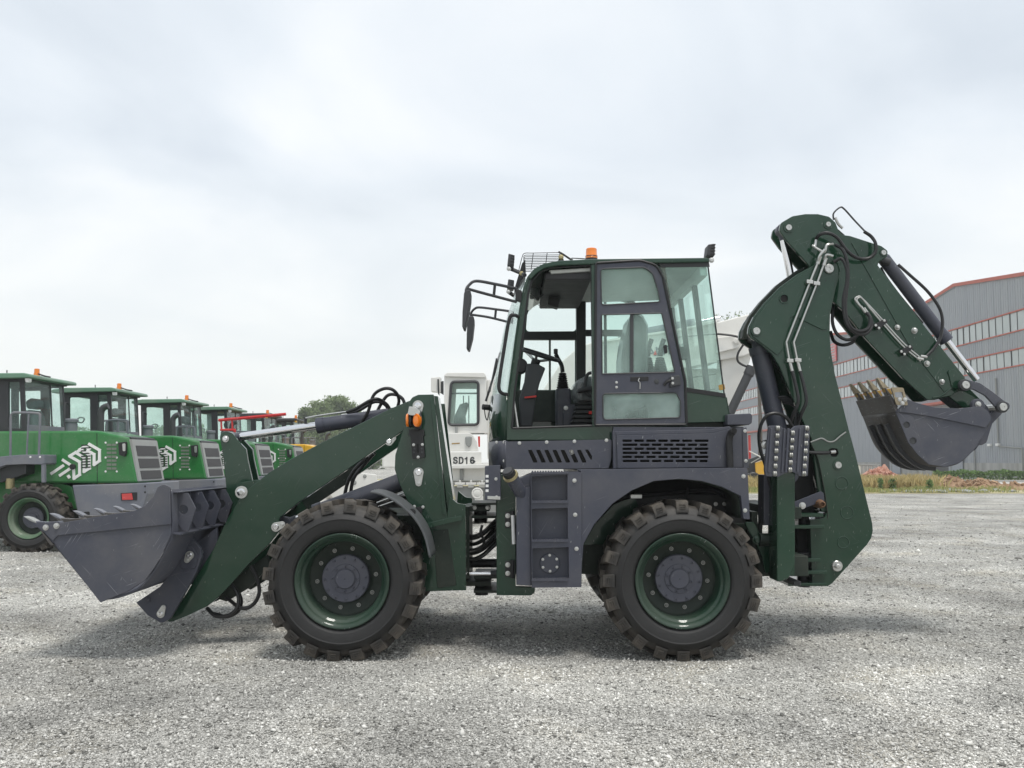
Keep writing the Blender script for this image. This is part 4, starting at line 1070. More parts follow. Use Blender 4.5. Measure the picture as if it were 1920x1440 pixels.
nose(FRONT, 'windscreen', 'glassfar')
nose([(951.5, 736, 0.125), (950, 780, 0.13), (949.5, 826, 0.13)], 'cab_nose', 'green', thick=0.02)
nose([(949, 827, 0.13), (949, 852, 0.13), (949, 880, 0.125)], 'nose_cover', 'grey', N - 0.08, FA + 0.08, 0.02)
box('cab_floor', P(953, 810, N).x, P(1360, 810, N).x, N + 0.06, FA - 0.06, P(953, 880, N).z, P(953, 812, N).z, 'greendark', cabN)
box('cab_back_wall', P(1290, 770, N).x, P(1362, 770, N).x, N + 0.06, FA - 0.06, P(953, 800, N).z, P(953, 748, N).z, 'greendark', cabN)
bolt(931, 829, 0.33, 0.008, cabN); bolt(946, 829, 0.235, 0.010, cabN); bolt(946, 864, 0.235, 0.010, cabN)
# grab rail, strut, wiper
ptube('grab_rail', [(972, 594, N - 0.03), (964, 591, N - 0.05), (955, 598, N - 0.06), (945, 655, N - 0.06), (936, 714, N - 0.06), (936, 730, N - 0.06), (941, 737, N - 0.05), (951, 740, N - 0.02)], 0.0125, 'black', BH, 10)
ptube('gas_strut', [(962, 744, N + 0.04), (971, 803, N + 0.04)], 0.010, 'zinc', BH, 10)
wp = ptube('wiper', [(938, 661, 0.92), (927, 700, 0.90), (911, 752, 0.86)], 0.009, 'black', BH)
ptube('wiper_blade', [(931, 672, 0.90), (918, 735, 0.84)], 0.006, 'trim', wp)
ptube('wiper_pivot', [(905, 763, 0.84), (916, 764, 0.86), (921, 764, 0.9)], 0.022, 'black', wp, 10)
ptube('washer_hose', [(908, 764, 0.86), (910, 780, 0.86), (914, 787, 0.86), (918, 766, 0.86)], 0.004, 'hose', wp)
# mirrors
def mirror(pts_arm, body, Y0, Y1, brk):
    o = plate('mirror', body, Y0 - 0.09, 0.19, 'plasticgrey', BH, 0.02)
    gl = [((x * 0.25 + (body[0][0] + body[2][0]) / 2 * 0.75) + 5.2, y * 0.94 + (sum(b[1] for b in body) / len(body)) * 0.06) for x, y, *_ in body]
    for p in pts_arm: ptube('mirror_arm', p, 0.0105, 'plasticgrey', o, 8)
    plate('mirror_bracket', brk, Y1 - 0.02, 0.03, 'black', o, 0.003)
    return o
mirror([[(877, 560, 0.02), (874, 545, 0.02), (880, 534, 0.04), (893, 527, 0.06), (925, 532, 0.16), (968, 541, 0.30)], [(875, 541, 0.02), (900, 548, 0.1), (930, 556, 0.2), (968, 566, 0.30)], [(928, 533, 0.17), (926, 554, 0.19)]],
       [(870, 548, 5), (876, 543, 5), (882.5, 543, 4), (882, 560), (877, 590), (870.5, 616, 2), (866.5, 613, 3), (867, 585)], 0.02, 0.30, [(967, 541, 1), (979, 545, 2), (977, 567, 2), (966, 563, 1)])
mirror([[(884, 600, 1.98), (883, 588, 1.98), (890, 579, 1.96), (900, 576.5, 1.94), (930, 580, 1.85), (959, 584, 1.76)], [(884, 590, 1.98), (912, 594, 1.9), (938, 600, 1.84), (957, 605, 1.78)], [(930, 580, 1.86), (928, 598, 1.86)]],
       [(876.5, 596, 5), (881, 592, 5), (888.5, 592, 4), (889, 605), (886, 632), (879.5, 657, 2), (874.5, 654, 3), (875, 625)], 1.98, 1.74, [(958, 582, 1), (964, 584, 1), (962, 607, 1), (956, 604, 1)])
# lamps
def lamp(quad, Y, parent=BH, face=-1):
    o = plate('work_lamp', quad, Y, 0.13, 'plasticgrey', parent, 0.006)
    (xa, ya), (xb, yb), (xc, yc), (xd, yd) = [q[:2] for q in quad[:4]]
    for k in range(4):
        t0, t1 = (k + 0.12) / 4, (k + 0.5) / 4
        lx0, lx1 = (xa + (xd - xa) * t0), (xa + (xd - xa) * t1); rx0, rx1 = (xb + (xc - xb) * t0), (xb + (xc - xb) * t1)
        ly0, ly1 = (ya + (yd - ya) * t0), (ya + (yd - ya) * t1); ry0, ry1 = (yb + (yc - yb) * t0), (yb + (yc - yb) * t1)
        mx_ = 0.45
        plate('cooling_fin', [(lx0 + (rx0 - lx0) * mx_, ly0 + (ry0 - ly0) * mx_), (rx0 + 1.0, ry0), (rx1 + 1.0, ry1), (lx1 + (rx1 - lx1) * mx_, ly1 + (ry1 - ly1) * mx_)], Y - 0.004, 0.138, 'black', o, 0.001)
    return o
l1 = lamp([(953.5, 475), (964, 478), (962, 500), (951, 498)], 0.40)
ptube('lamp_bracket', [(955, 503, 0.46), (979, 513, 0.42), (984, 516, 0.36)], 0.016, 'plasticgrey', l1, 6, False)
bolt(954, 504, 0.40, 0.013, l1); bolt(978, 512.5, 0.40, 0.013, l1, 'brass')
l2 = lamp([(953, 523), (963, 525), (962, 542), (950.5, 540)], 1.55)
ptube('lamp_bracket', [(953, 547, 1.6), (966, 556, 1.6), (975, 556, 1.6)], 0.018, 'black', l2, 6, False)
bolt(953, 547, 1.55, 0.014, l2)
l3 = lamp([(1328, 458), (1341, 456.5), (1340, 480), (1325.5, 479)], 0.42)
ptube('lamp_bracket', [(1333, 481, 0.48), (1334, 488, 0.48), (1326, 489, 0.48)], 0.012, 'trim', l3, 8, False)
bolt(1334, 488, 0.42, 0.016, l3)
# beacon
bz = P(1109, 488, 0.75)
bc_ = finish('beacon', lathe_bm([(0.046, 0.02), (0.046, 0.052), (0.040, 0.055), (0.001, 0.055)], 28, 'Z', cen=(bz.x, 0.75, bz.z - 0.02)), 'black', BH, smooth=True)
finish('beacon_lens', lathe_bm([(0.046, 0.033), (0.047, 0.044), (0.044, 0.048), (0.041, 0.104), (0.036, 0.110), (0.001, 0.110)], 28, 'Z', cen=(bz.x, 0.75, bz.z - 0.02)), 'amber', bc_, smooth=True)
ptube('beacon_cable', [(1107, 486, 0.75), (1083, 484.5, 0.8), (1072, 484, 0.9)], 0.004, 'hose', bc_)
# condenser with wire guard at the roof's front edge
cg = plate('condenser', [(979, 493), (985, 488), (986, 510), (966, 548), (964, 543)], 0.85, 0.45, 'black', BH, 0.003)
for k in range(12):
    y = 475.5 + k * 3.1
    ptube('guard_wire', [(983.5 - 0.6 * k * 0.6, y + 26 - 12, 0.80), (981 + 1.2, y + 4, 0.74), (985, y, 0.74), (1000, y - 0.3, 0.74), (1054 - k * 1.2, y - 0.8, 0.74)] if k else
          [(972, 510, 0.80), (979, 482, 0.74), (984, 475, 0.74), (1000, 474.5, 0.74), (1050, 473.5, 0.74)], 0.0028, 'black', cg, 5)
for x in (1000, 1026, 1050): ptube('guard_wire', [(x, 474, 0.74), (x - 2, 490, 0.74), (x - 4, 505, 0.76)], 0.003, 'black', cg, 5)
ptube('guard_cable', [(1047, 472, 0.74), (1056, 477, 0.74), (1068, 485, 0.74), (1074, 488, 0.74)], 0.008, 'hose', cg, 6)
bolt(1052, 482, 0.735, 0.016, cg, 'brass'); plate('guard_foot', [(1048, 484), (1056, 484), (1058, 490), (1046, 490)], 0.74, 0.02, 'black', cg, 0.002)

# ---- interior
sw = finish('steering_wheel', bmesh.new(), 'black', BH) if False else None
c = P(1009, 664, YC); nrm = Vector((0.30, -0.16, 0.94)).normalized(); _, u, w = frame_of(nrm)
ring = [c + (u * math.cos(a) + w * math.sin(a)) * 0.165 for a in [2 * math.pi * k / 40 for k in range(41)]]
sw = finish('steering_wheel', sweep(bmesh.new(), ring, 0.014, 10, False), 'black', BH, smooth=True)
hubc = c - nrm * 0.06
for a in (0.4, 2.5, 4.6): rod('spoke', c + (u * math.cos(a) + w * math.sin(a)) * 0.155, hubc, 0.011, 'zinc', sw, 8)
rod('steering_hub', hubc - nrm * 0.05, hubc + nrm * 0.02, 0.035, 'black', sw)
plate('steering_column', [(988, 681, 4), (1010, 683), (1023, 690, 3), (1012, 718), (1004, 752), (998, 800), (975, 800), (974, 744), (983, 715), (985, 698)], YC - 0.10, 0.2, 'plasticgrey', BH, 0.02)
plate('column_lever', [(983, 744, 2), (1006, 741, 2), (1006, 745, 2), (984, 747, 2)], YC - 0.14, 0.03, 'redplastic', BH, 0.004)
finish('gauge_pod', lathe_bm([(0.05, -0.06), (0.06, -0.05), (0.06, 0.05), (0.05, 0.06)], 20, cen=P(975, 687, YC), close=True), 'black', BH, smooth=True)
plate('side_console', [(1043, 728), (1070, 728), (1072, 800), (1043, 800)], 1.22, 0.22, 'grey', BH, 0.01)
plate('console_plate', [(1056, 758), (1086, 757), (1088, 800), (1056, 800)], 1.18, 0.03, 'grey', BH, 0.005)
bolt(1061, 765, 1.18, 0.014, BH)
bl = bmesh.new(); prof = []
bc0 = P(1055, 730, 1.30); hh = P(1055, 697, 1.30).z - bc0.z
for k in range(8):
    f = 1 - 0.45 * k / 8
    prof += [(0.050 * f + 0.004, hh * k / 8), (0.050 * f - 0.008, hh * (k + 0.5) / 8)]
gl_ = finish('gear_lever', lathe_bm(prof, 20, 'Z', cen=bc0), 'black', BH, smooth=True)
ptube('lever_rod', [(1055, 698, 1.30), (1053, 685, 1.30), (1046, 672, 1.30), (1042, 664, 1.30)], [0.017] * 19, 'hose', gl_)
rod('lever_knob', P(1042, 664, 1.3), P(1042, 654, 1.3), 0.017, 'black', gl_, 12, 0.006)
# operator's seat wrapped in film
st = plate('seat', [(1080, 712, 12), (1100, 706, 10), (1180, 706), (1184, 740), (1086, 752, 8), (1080, 735)], 0.82, 0.46, 'seat', BH, 0.03)
plate('seat_film', [(1078, 715, 12), (1096, 705, 10), (1130, 704), (1130, 752), (1086, 752, 8), (1078, 738)], 0.80, 0.5, 'plasticwrap', st, 0.03)
plate('backrest', [(1170, 640, 14), (1182, 592, 12), (1204, 588, 14), (1214, 610, 10), (1215, 690), (1210, 715), (1166, 715), (1166, 670)], 0.83, 0.44, 'seat', st, 0.04)
plate('backrest_film', [(1180, 590, 10), (1204, 585, 12), (1216, 608, 10), (1217, 690), (1212, 712), (1185, 712)], 0.81, 0.48, 'plasticwrap', st, 0.03)
for k in range(6):
    y = 752 + k * 8.5
    plate('bellows_fold', [(1082 - k * 2.0, y, 3), (1180, y, 3), (1180, y + 6, 3), (1082 - k * 2.0, y + 6, 3)], 0.86 - 0.012 * k, 0.38 + 0.024 * k, 'black', st, 0.006)
plate('seat_lever', [(1104, 771, 2), (1116, 770, 2), (1116, 776, 2), (1104, 777, 2)], 0.78, 0.03, 'redplastic', st, 0.004)
ptube('armrest', [(1113, 698, 0.76), (1102, 702, 0.76), (1097, 718, 0.76), (1099, 735, 0.76), (1106, 742, 0.76), (1116, 743, 0.76)], 0.012, 'black', st)
plate('armrest_pad', [(1082, 729, 3), (1113, 722, 3), (1113, 731, 3), (1083, 737, 3)], 0.72, 0.08, 'black', st, 0.01)
# rear backhoe levers
for k, (px, Y) in enumerate(((1238, 1.25), (1215, 1.45))):
    b0 = P(px, 700, Y); prof = []
    hh = P(px, 668, Y).z - b0.z
    for j in range(8):
        f = 1 - 0.55 * j / 8; prof += [(0.062 * f + 0.004, hh * j / 8), (0.062 * f - 0.006, hh * (j + 0.5) / 8)]
    o = finish('joystick', lathe_bm(prof, 18, 'Z', cen=b0), 'trim', BH, smooth=True)
    ptube('joystick_grip', [(px, 668, Y), (px + 1, 655, Y), (px + 4, 644, Y), (px + 7, 636, Y)], 0.02, 'trim', o, 10)
box('lever_console', P(1205, 720, 1.3).x, P(1260, 720, 1.3).x, 1.15, 1.6, P(1205, 790, 1.3).z, P(1205, 701, 1.3).z, 'plasticgrey', BH)
plate('cab_camera', [(1028, 561, 2), (1032, 545), (1046, 543), (1052, 556), (1046, 577), (1027, 571)], 1.1, 0.12, 'black', BH, 0.006)
plate('sun_visor_motor', [(1018, 505), (1034, 507), (1032, 535), (1020, 548), (1014, 536)], 1.0, 0.1, 'black', BH, 0.006)
ptube('cable', [(995, 550, 1.2), (1003, 560, 1.2), (1010, 572, 1.2), (1024, 576, 1.2)], 0.003, 'zinc', BH, 5)
ptube('cable', [(1014, 528, 1.0), (1009, 540, 1.0), (1012, 556, 1.0), (1020, 552, 1.0)], 0.006, 'trim', BH, 5)
plate('far_lower_panel', [(968, 733), (1080, 733), (1080, 790), (962, 790)], FA - 0.10, 0.03, 'greendark', cabN, 0.003)
# ------------------------------------------------------------------ backhoe end
# stabiliser legs
def stabiliser(mir):
    def m(y): return 2 * YC - y if mir else y
    def pl(name, pts, Y, th, mat, parent, bevel=0.004, **k):
        pp = xz(fillet(pts), Y)
        return finish(name, prism_bm(pp, m(Y), m(Y + th), [xz(fillet(h), Y) for h in k.get('holes', ())]), mat, parent, bevel)
    o = pl('stabiliser', [(1457, 880), (1491, 880), (1491, 1060, 22), (1478, 1088, 22), (1457, 1091)], 0.10, 0.20, 'green', BH, 0.008)
    pl('inner_leg', [(1432, 890), (1462, 890), (1462, 985), (1432, 985)], 0.32, 0.16, 'grey', o)
    pl('leg_sleeve', [(1447, 880), (1490, 880), (1490, 1080), (1447, 1080)], 0.31, 0.10, 'green', o)
    # folded foot pad: corrugated plate with three rows of rollers
    pad = pl('foot_pad', [(1442, 798, 4), (1463, 798, 4), (1468, 803, 4), (1476, 806, 6), (1484, 805, 4), (1492, 798, 4), (1516, 797, 4), (1519, 801, 3), (1515, 893, 3), (1502, 893), (1496, 890, 5), (1484, 884, 8), (1470, 888, 6), (1460, 894, 4), (1436, 893, 3), (1434, 880)], 0.05, 0.035, 'grey', o, 0.003)
    for x0, x1 in ((1445, 1449), (1470, 1473), (1477, 1481), (1499, 1503), (1509, 1512)):
        pl('pad_rib', [(x0, 803), (x1, 803), (x1 - 5, 886), (x0 - 5, 886)], 0.035, 0.016, 'grey', pad, 0.003)
    for (xa, ya, xb, yb, n) in ((1458, 803, 1452.5, 888, 7), (1486, 812, 1481, 881, 6), (1512.5, 803, 1507, 888, 7)):
        for k in range(n):
            t = k / (n - 1); c = P(xa + (xb - xa) * t, ya + (yb - ya) * t, 0.045)
            c.y = m(c.y)
            finish('roller', lathe_bm([(0.014, -0.013), (0.018, -0.009), (0.018, -0.002), (0.015, 0.0), (0.018, 0.002), (0.018, 0.009), (0.014, 0.013)], 12, 'X', cen=c, close=True), 'nutmetal', pad, smooth=True)
    pl('pad_hinge', [(1430, 828, 3), (1438, 822, 4), (1440, 842), (1434, 842, 4)], 0.12, 0.05, 'black', o)
    return o
s1 = stabiliser(False); s2 = stabiliser(True)
bolt(1435, 834, 0.115, 0.022, s1)
ptube('hose', [(1436, 860, 0.30), (1441, 900, 0.28), (1448, 930, 0.25), (1452, 1000, 0.22)], 0.010, 'hose', BH)
ptube('hose', [(1450, 958, 0.42), (1436, 962, 0.42), (1428, 975, 0.42), (1426, 992, 0.42)], 0.013, 'hose', BH)
# linkage bracket between wheel and leg
plate('stabiliser_link', [(1395, 978, 4), (1415, 980, 4), (1428, 1008), (1444, 1012, 4), (1444, 1070), (1436, 1078, 6), (1428, 1040, 6), (1412, 1010)], 0.36, 0.04, 'green', BH, 0.004)
bolt(1420, 1012, 0.35, 0.028, BH, 'green'); rod('link_pin', P(1424, 1012, 0.34), P(1444, 1012, 0.34), 0.045, 'greendark', BH)
box('carriage_frame', P(1404, 1000, .6).x, P(1500, 1000, .6).x, 0.42, 1.68, 0.50, 0.64, 'greendark', BH)
box('carriage_rail', P(1440, 1000, .6).x, P(1490, 1000, .6).x, 0.42, 1.68, 0.90, 0.98, 'greendark', BH)
box('rear_cross_plate', P(1404, 1000, .5).x, P(1416, 1000, .5).x, 0.42, 1.68, 0.45, 0.95, 'greendark', BH)
for px in (1408, 1488): flat('frame_foot', px, px + 14, 1090, 1098, 0.6, 0.9, 'trim')
# boom
BO = [(1534, 493, 10), (1552, 484, 12), (1571, 490, 12), (1577, 506, 12), (1566, 545), (1557, 589), (1556, 628), (1559, 662), (1566, 702), (1576, 742), (1603, 851), (1618, 910), (1590, 960), (1540, 960), (1531, 900), (1521, 822), (1502, 784), (1476, 722), (1462, 688), (1447, 664), (1428, 647), (1408, 634, 6), (1402, 626, 8), (1404, 612, 10), (1413, 594), (1432, 569), (1462, 538), (1496, 513)]
bo = plate('boom', BO, 0.88, 0.04, 'green', BH, 0.006)
finish('boom_far_cheek', prism_bm(xz(fillet(BO), 0.88), 1.18, 1.22), 'green', bo, 0.006)
finish('boom_web', prism_bm(xz([(1540, 497), (1570, 495), (1560, 545), (1550, 590), (1550, 630), (1553, 665), (1570, 742), (1598, 851), (1610, 905), (1545, 940), (1536, 822), (1520, 784), (1494, 722), (1480, 688), (1462, 662), (1440, 646), (1418, 632), (1412, 618), (1420, 596), (1440, 572), (1468, 541), (1500, 517)], 0.88), 0.92, 1.18), 'greendark', bo)
# welded doubler plates with a visible edge
plate('boom_doubler', [(1536, 496, 10), (1552, 488, 12), (1569, 493, 10), (1573, 507, 10), (1562, 547), (1553, 590), (1551, 617, 6), (1543, 619, 5), (1508, 602), (1489, 592, 5), (1481, 596, 5), (1475, 625), (1468, 655), (1458, 667, 4), (1438, 651), (1412, 632, 5), (1407, 622, 6), (1409, 611, 8), (1418, 594), (1436, 571), (1465, 541), (1498, 517)], 0.872, 0.008, 'green', bo, 0.0035)
plate('boom_back_strip', [(1404, 612), (1413, 594), (1432, 569), (1462, 538), (1496, 513), (1534, 493), (1531, 488), (1492, 508), (1458, 533), (1427, 565), (1406, 592), (1394, 618), (1392, 634), (1404, 634)], 1.0, 0.10, 'greendark', bo, 0.004)
pin(1418, 621, 0.872, 0.028, 0.02, bo, rc=0.042)
finish('boom_hole', lathe_bm([(0.040, 0.02), (0.040, 0.0), (0.038, -0.008), (0.030, -0.008), (0.028, 0.0)], 24, cen=P(1470, 560, 0.872)), 'green', bo, smooth=True)
finish('boom_hole_dark', lathe_bm([(0.029, -0.001), (0.001, -0.0012)], 24, cen=P(1470, 560, 0.872)), 'deepblack', bo)
pn = pin(1554, 504, 0.872, 0.036, 0.02, bo, 'zinc', rc=0.043)
for k in range(6):
    a = k * math.pi / 3; bolt(1554 + 5.2 * math.cos(a), 504 + 5.2 * math.sin(a), 0.855, 0.006, bo)
bolt(1548.5, 526, 0.873, 0.004, bo, 'deepblack')
# swing bracket at the foot
SB = [(1520, 829), (1530, 823, 6), (1540, 820, 6), (1552, 826, 6), (1563, 826, 6), (1574, 818, 6), (1586, 807), (1592, 808), (1604, 852), (1641, 1004, 44), (1560, 1094, 10), (1552, 1099), (1523, 1099), (1519, 975), (1545, 972), (1551, 960), (1546, 920), (1534, 862)]
sb_ = plate('swing_bracket', SB, 0.855, 0.39, 'green', BH, 0.006, holes=[[(1553, 843, 3), (1560, 840, 3), (1570, 841, 4), (1573, 850, 4), (1568, 857, 4), (1559, 856, 3)]])
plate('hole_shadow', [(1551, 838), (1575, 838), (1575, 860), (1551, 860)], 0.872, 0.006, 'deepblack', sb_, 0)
def weld(name, pts, Y, r, mat, parent): ptube(name, [(x, y, Y) for x, y in pts], r, mat, parent, 6)
weld('weld_seam', [(1520, 829), (1530, 825), (1541, 822), (1553, 828), (1564, 827), (1575, 818), (1586, 810)], 0.853, 0.0055, 'palegrey', sb_)
weld('weld_seam', [(1521, 832), (1534, 862), (1546, 920), (1552, 965), (1551, 973)], 0.853, 0.004, 'greendark', sb_)
pin(1571, 872, 0.855, 0.026, 0.02, sb_, rc=0.040)
pin(1569, 1061, 0.855, 0.040, 0.02, sb_, collar=None)
finish('nut', lathe_bm([(0.020, 0), (0.020, -0.03), (0.012, -0.034)], 6, cen=P(1569, 1061, 0.84), close=True), 'zinc', sb_)
for (x, y, r_) in ((1578, 906, 0.047), (1588, 961, 0.047), (1581, 1017, 0.043)):
    c = P(x, y, 0.855); rg = [c + Vector((math.cos(a) * r_, 0, math.sin(a) * r_)) for a in [2 * math.pi * k / 28 for k in range(29)]]
    finish('plug_ring', sweep(bmesh.new(), rg, 0.0042, 6, False), 'green', sb_, smooth=True)
bolt(1545, 1061, 0.856, 0.004, sb_, 'deepblack')
ptube('hose', [(1516, 848, 0.84), (1530, 849, 0.84), (1550, 849, 0.85), (1557, 848, 0.86)], 0.013, 'hose', BH)
ptube('hose_fitting', [(1557, 848, 0.85), (1566, 847, 0.86)], 0.014, 'zinc', BH)
# swing lock lever and rusty nut
sl = plate('swing_lever', [(1490, 941), (1540, 921, 4), (1545, 925, 4), (1546, 942), (1530, 945, 4), (1508, 953, 5), (1498, 953, 5), (1490, 952)], 0.62, 0.02, 'grey', BH, 0.003)
bolt(1504.5, 948, 0.62, 0.020, sl, h=0.01)
rn = P(1539, 945, 0.60)
finish('swing_nut', lathe_bm([(0.030, 0.12), (0.034, 0.02), (0.030, 0.0), (0.026, -0.03), (0.016, -0.04), (0.014, -0.02)], 12, cen=rn, close=True), 'rust', BH)
# hinge plates of the swing joint
for (x0, x1, y0, y1) in ((1488, 1544, 962.5, 969.5), (1488, 1546, 984.5, 991.5), (1488, 1539, 1047, 1054), (1488, 1551, 1070, 1077), (1478, 1551, 1093, 1099)):
    plate('swing_plate', [(x0, y0), (x1, y0), (x1, y1), (x0, y1)], 0.80, 0.50, 'green', BH, 0.004)
rod('king_pin', P(1507, 960, 1.0), P(1507, 994, 1.0), 0.040, 'trim', BH)
rod('king_pin', P(1507, 1044, 1.0), P(1507, 1100, 1.0), 0.045, 'trim', BH)
flat('swing_column', 1495, 1520, 990, 1048, 0.95, 1.15, 'deepblack')
plate('swing_cylinder', [(1478, 1040), (1520, 1035), (1520, 1050), (1478, 1056)], 0.90, 0.08, 'hose', BH, 0.01)
# boom cylinder
hc = hyd('boom_cylinder', P(1478, 890, YC - 0.02), P(1416, 624, YC - 0.02), 0.072, 0.90, BH, 0.042)
ptube('hose', [(1436, 875, 0.80), (1425, 840, 0.78), (1424, 806, 0.76), (1436, 781, 0.74), (1456, 775, 0.74), (1474, 783, 0.76), (1486, 800, 0.80)], 0.013, 'hose', BH)
plate('boom_lower_link', [(1468, 795), (1520, 800), (1528, 960), (1500, 962), (1480, 900)], 1.0, 0.12, 'deepblack', BH, 0.004)
# rigid lines on the boom
for k, (xa, xb) in enumerate(((0, 0), (13.5, 0))):
    pp = [(1535 + k * 11, 489 + k * 3), (1519 + k * 14, 528), (1474.5 + k * 14, 643), (1480 + k * 15, 676)]
    o = ptube('steel_line', [(pp[0][0], pp[0][1], 0.84), (pp[1][0], pp[1][1], 0.84), (pp[2][0], pp[2][1] - 2, 0.84), (pp[2][0] + 0.3, pp[2][1] + 2, 0.84), (pp[3][0], pp[3][1], 0.84)], 0.0075, 'zinc', bo, 8, False)
    ptube('line_fitting', [(pp[3][0], 676, 0.84), (pp[3][0] + 5, 696, 0.84)], 0.013, 'zinc', bo, 8, False)
    ptube('line_fitting', [(pp[0][0] + 3, pp[0][1] - 8, 0.84), (pp[0][0] - 2, pp[0][1] + 6, 0.84)], 0.014, 'zinc', bo, 8, False)
    ptube('hose', [(pp[3][0] + 5, 696, 0.84), (pp[3][0] + 12, 722, 0.82), (pp[3][0] + 17, 752, 0.80), (pp[3][0] + 8, 775, 0.82), (pp[3][0] + 0, 800, 0.86)], 0.013, 'hose', BH)
for (x, y) in ((1519, 528), (1532, 531), (1482, 676), (1497, 675)):
    plate('line_clamp', [(x - 6, y - 4, 1), (x + 6, y - 3, 1), (x + 6, y + 4, 1), (x - 6, y + 3, 1)], 0.825, 0.04, 'zinc', bo, 0.003)
for k in range(4):
    ptube('hose', [(1458 + k * 4, 745 + k * 3, 0.98), (1476 + k * 3, 746 + k * 4, 0.96), (1492 + k * 2, 762 + k * 3, 0.95), (1493 + k, 785, 0.95), (1488, 805, 0.95)], 0.012, 'hose', BH)
# dipper arm
DI = [(1461, 432, 8), (1464, 418, 8), (1486, 405, 14), (1510, 401), (1534, 401), (1555, 406, 10), (1567, 417, 8), (1573, 433), (1579, 440, 4), (1594, 442), (1653, 461, 8), (1665, 470, 6), (1664, 481, 6), (1648, 491, 8), (1646, 497), (1729, 605), (1810, 708), (1806, 724, 8), (1784, 742), (1752, 750), (1738, 750), (1693, 709), (1622, 633), (1586, 587), (1556, 560), (1530, 520), (1515, 496), (1476, 453)]
D0 = 0.92
di = plate('dipper_arm', DI, D0, 0.035, 'green', BH, 0.006)
finish('dipper_far_cheek', prism_bm(xz(fillet(DI), D0), D0 + 0.225, D0 + 0.26), 'green', di, 0.006)
finish('dipper_web', prism_bm(xz([(1478, 440), (1500, 410), (1560, 415), (1600, 450), (1650, 470), (1642, 494), (1805, 708), (1790, 722), (1756, 732), (1706, 684), (1636, 608), (1604, 568), (1540, 495), (1494, 452)], D0), D0 + 0.035, D0 + 0.225), 'greendark', di)
plate('dipper_fold', [(1596, 455), (1612, 458), (1770, 690), (1790, 724), (1770, 735), (1700, 640)], D0 - 0.006, 0.006, 'green', di, 0.002)
plate('dipper_ear', [(1790, 692, 4), (1802, 704, 4), (1818, 716), (1806, 730), (1785, 728), (1777, 695, 4)], D0 - 0.014, 0.014, 'green', di, 0.004)
weld('weld_seam', [(1749, 746), (1765, 742), (1785, 726), (1790, 723)], D0 - 0.004, 0.007, 'green', di)
pin(1478.5, 427, D0, 0.024, 0.02, di, rc=0.042); pin(1552.5, 421, D0, 0.020, 0.02, di, rc=0.038); pin(1656, 474, D0, 0.020, 0.02, di, rc=0.03)
# far cheek of the cylinder lug at the top left
plate('dipper_cheek', [(1450, 440, 8), (1454, 428, 8), (1474, 424), (1490, 470), (1480, 470)], D0 + 0.27, 0.03, 'greendark', di, 0.004)
# extending inner arm
plate('inner_arm', [(1772, 738), (1805, 716), (1838, 748), (1820, 764), (1806, 765)], D0 + 0.03, 0.20, 'green', BH, 0.005)
dc = hyd('dipper_cylinder', P(1505, 640, YC), P(1466, 432, YC), 0.05, 0.30, BH, 0.030)
bcy = hyd('bucket_cylinder', P(1654, 481, YC), P(1838, 722, YC), 0.050, 0.66, BH, 0.029, eye=False)
rod('cylinder_foot', P(1646, 484, YC - 0.06), P(1668, 492, YC - 0.06), 0.03, 'plasticgrey', bcy)
ptube('hose', [(1684, 496, 0.95), (1704, 514, 0.93), (1738, 545, 0.92), (1760, 575, 0.9), (1767, 600, 0.9), (1764, 630, 0.9), (1752, 652, 0.89), (1737, 668, 0.88)], 0.012, 'hose', BH)
ptube('hose', [(1652, 502, 1.05), (1662, 520, 1.0), (1680, 545, 0.98), (1700, 570, 1.0), (1730, 606, 1.02)], 0.008, 'hose', BH)
for (x, y, r_) in ((1682, 614, 0.017), (1714, 620, 0.019), (1737.5, 682, 0.019), (1765.5, 716, 0.017)): bolt(x, y, D0 - 0.006, r_, di, h=0.03)
# pair of pipes on the dipper flank
for k in range(2):
    ox, oy = k * 3.6, -k * 3.0
    ptube('steel_line', [(1622 + ox * 0.3, 585 + k * 1.5, 0.88), (1606 + ox * 0.9, 566 + k * 2, 0.88), (1603 + ox, 560 + k * 1.5, 0.88), (1608 + ox * 0.5, 556.5 + k * 2, 0.88), (1615 + ox * 0.3, 558 + k * 1.5, 0.88), (1640 + ox, 589 + oy * 0.4, 0.88), (1690 + ox, 646 + oy, 0.88), (1726 + ox, 677 + oy, 0.88)], 0.0065, 'zinc', di, 8, True, 4)
    ptube('line_fitting', [(1614 + 6 * k, 574 + 3 * k, 0.88), (1622 + 5 * k, 586 + k, 0.88)], 0.010, 'zinc', di, 8, False)
    ptube('line_fitting', [(1720 + 6 * k, 672 - 4 * k, 0.88), (1731 + 7 * k, 674 - 5 * k, 0.88)], 0.012, 'zinc', di, 8, False)
for (x, y) in ((1652, 606), (1700, 655)):
    plate('line_bracket', [(x - 12, y + 2, 2), (x + 8, y - 9, 2), (x + 13, y - 3, 2), (x - 4, y + 12, 2)], 0.865, 0.045, 'black', di, 0.003)
    for q in ((-10, 4), (-4, 9), (6, -5)): bolt(x + q[0], y + q[1], 0.865, 0.008, di)
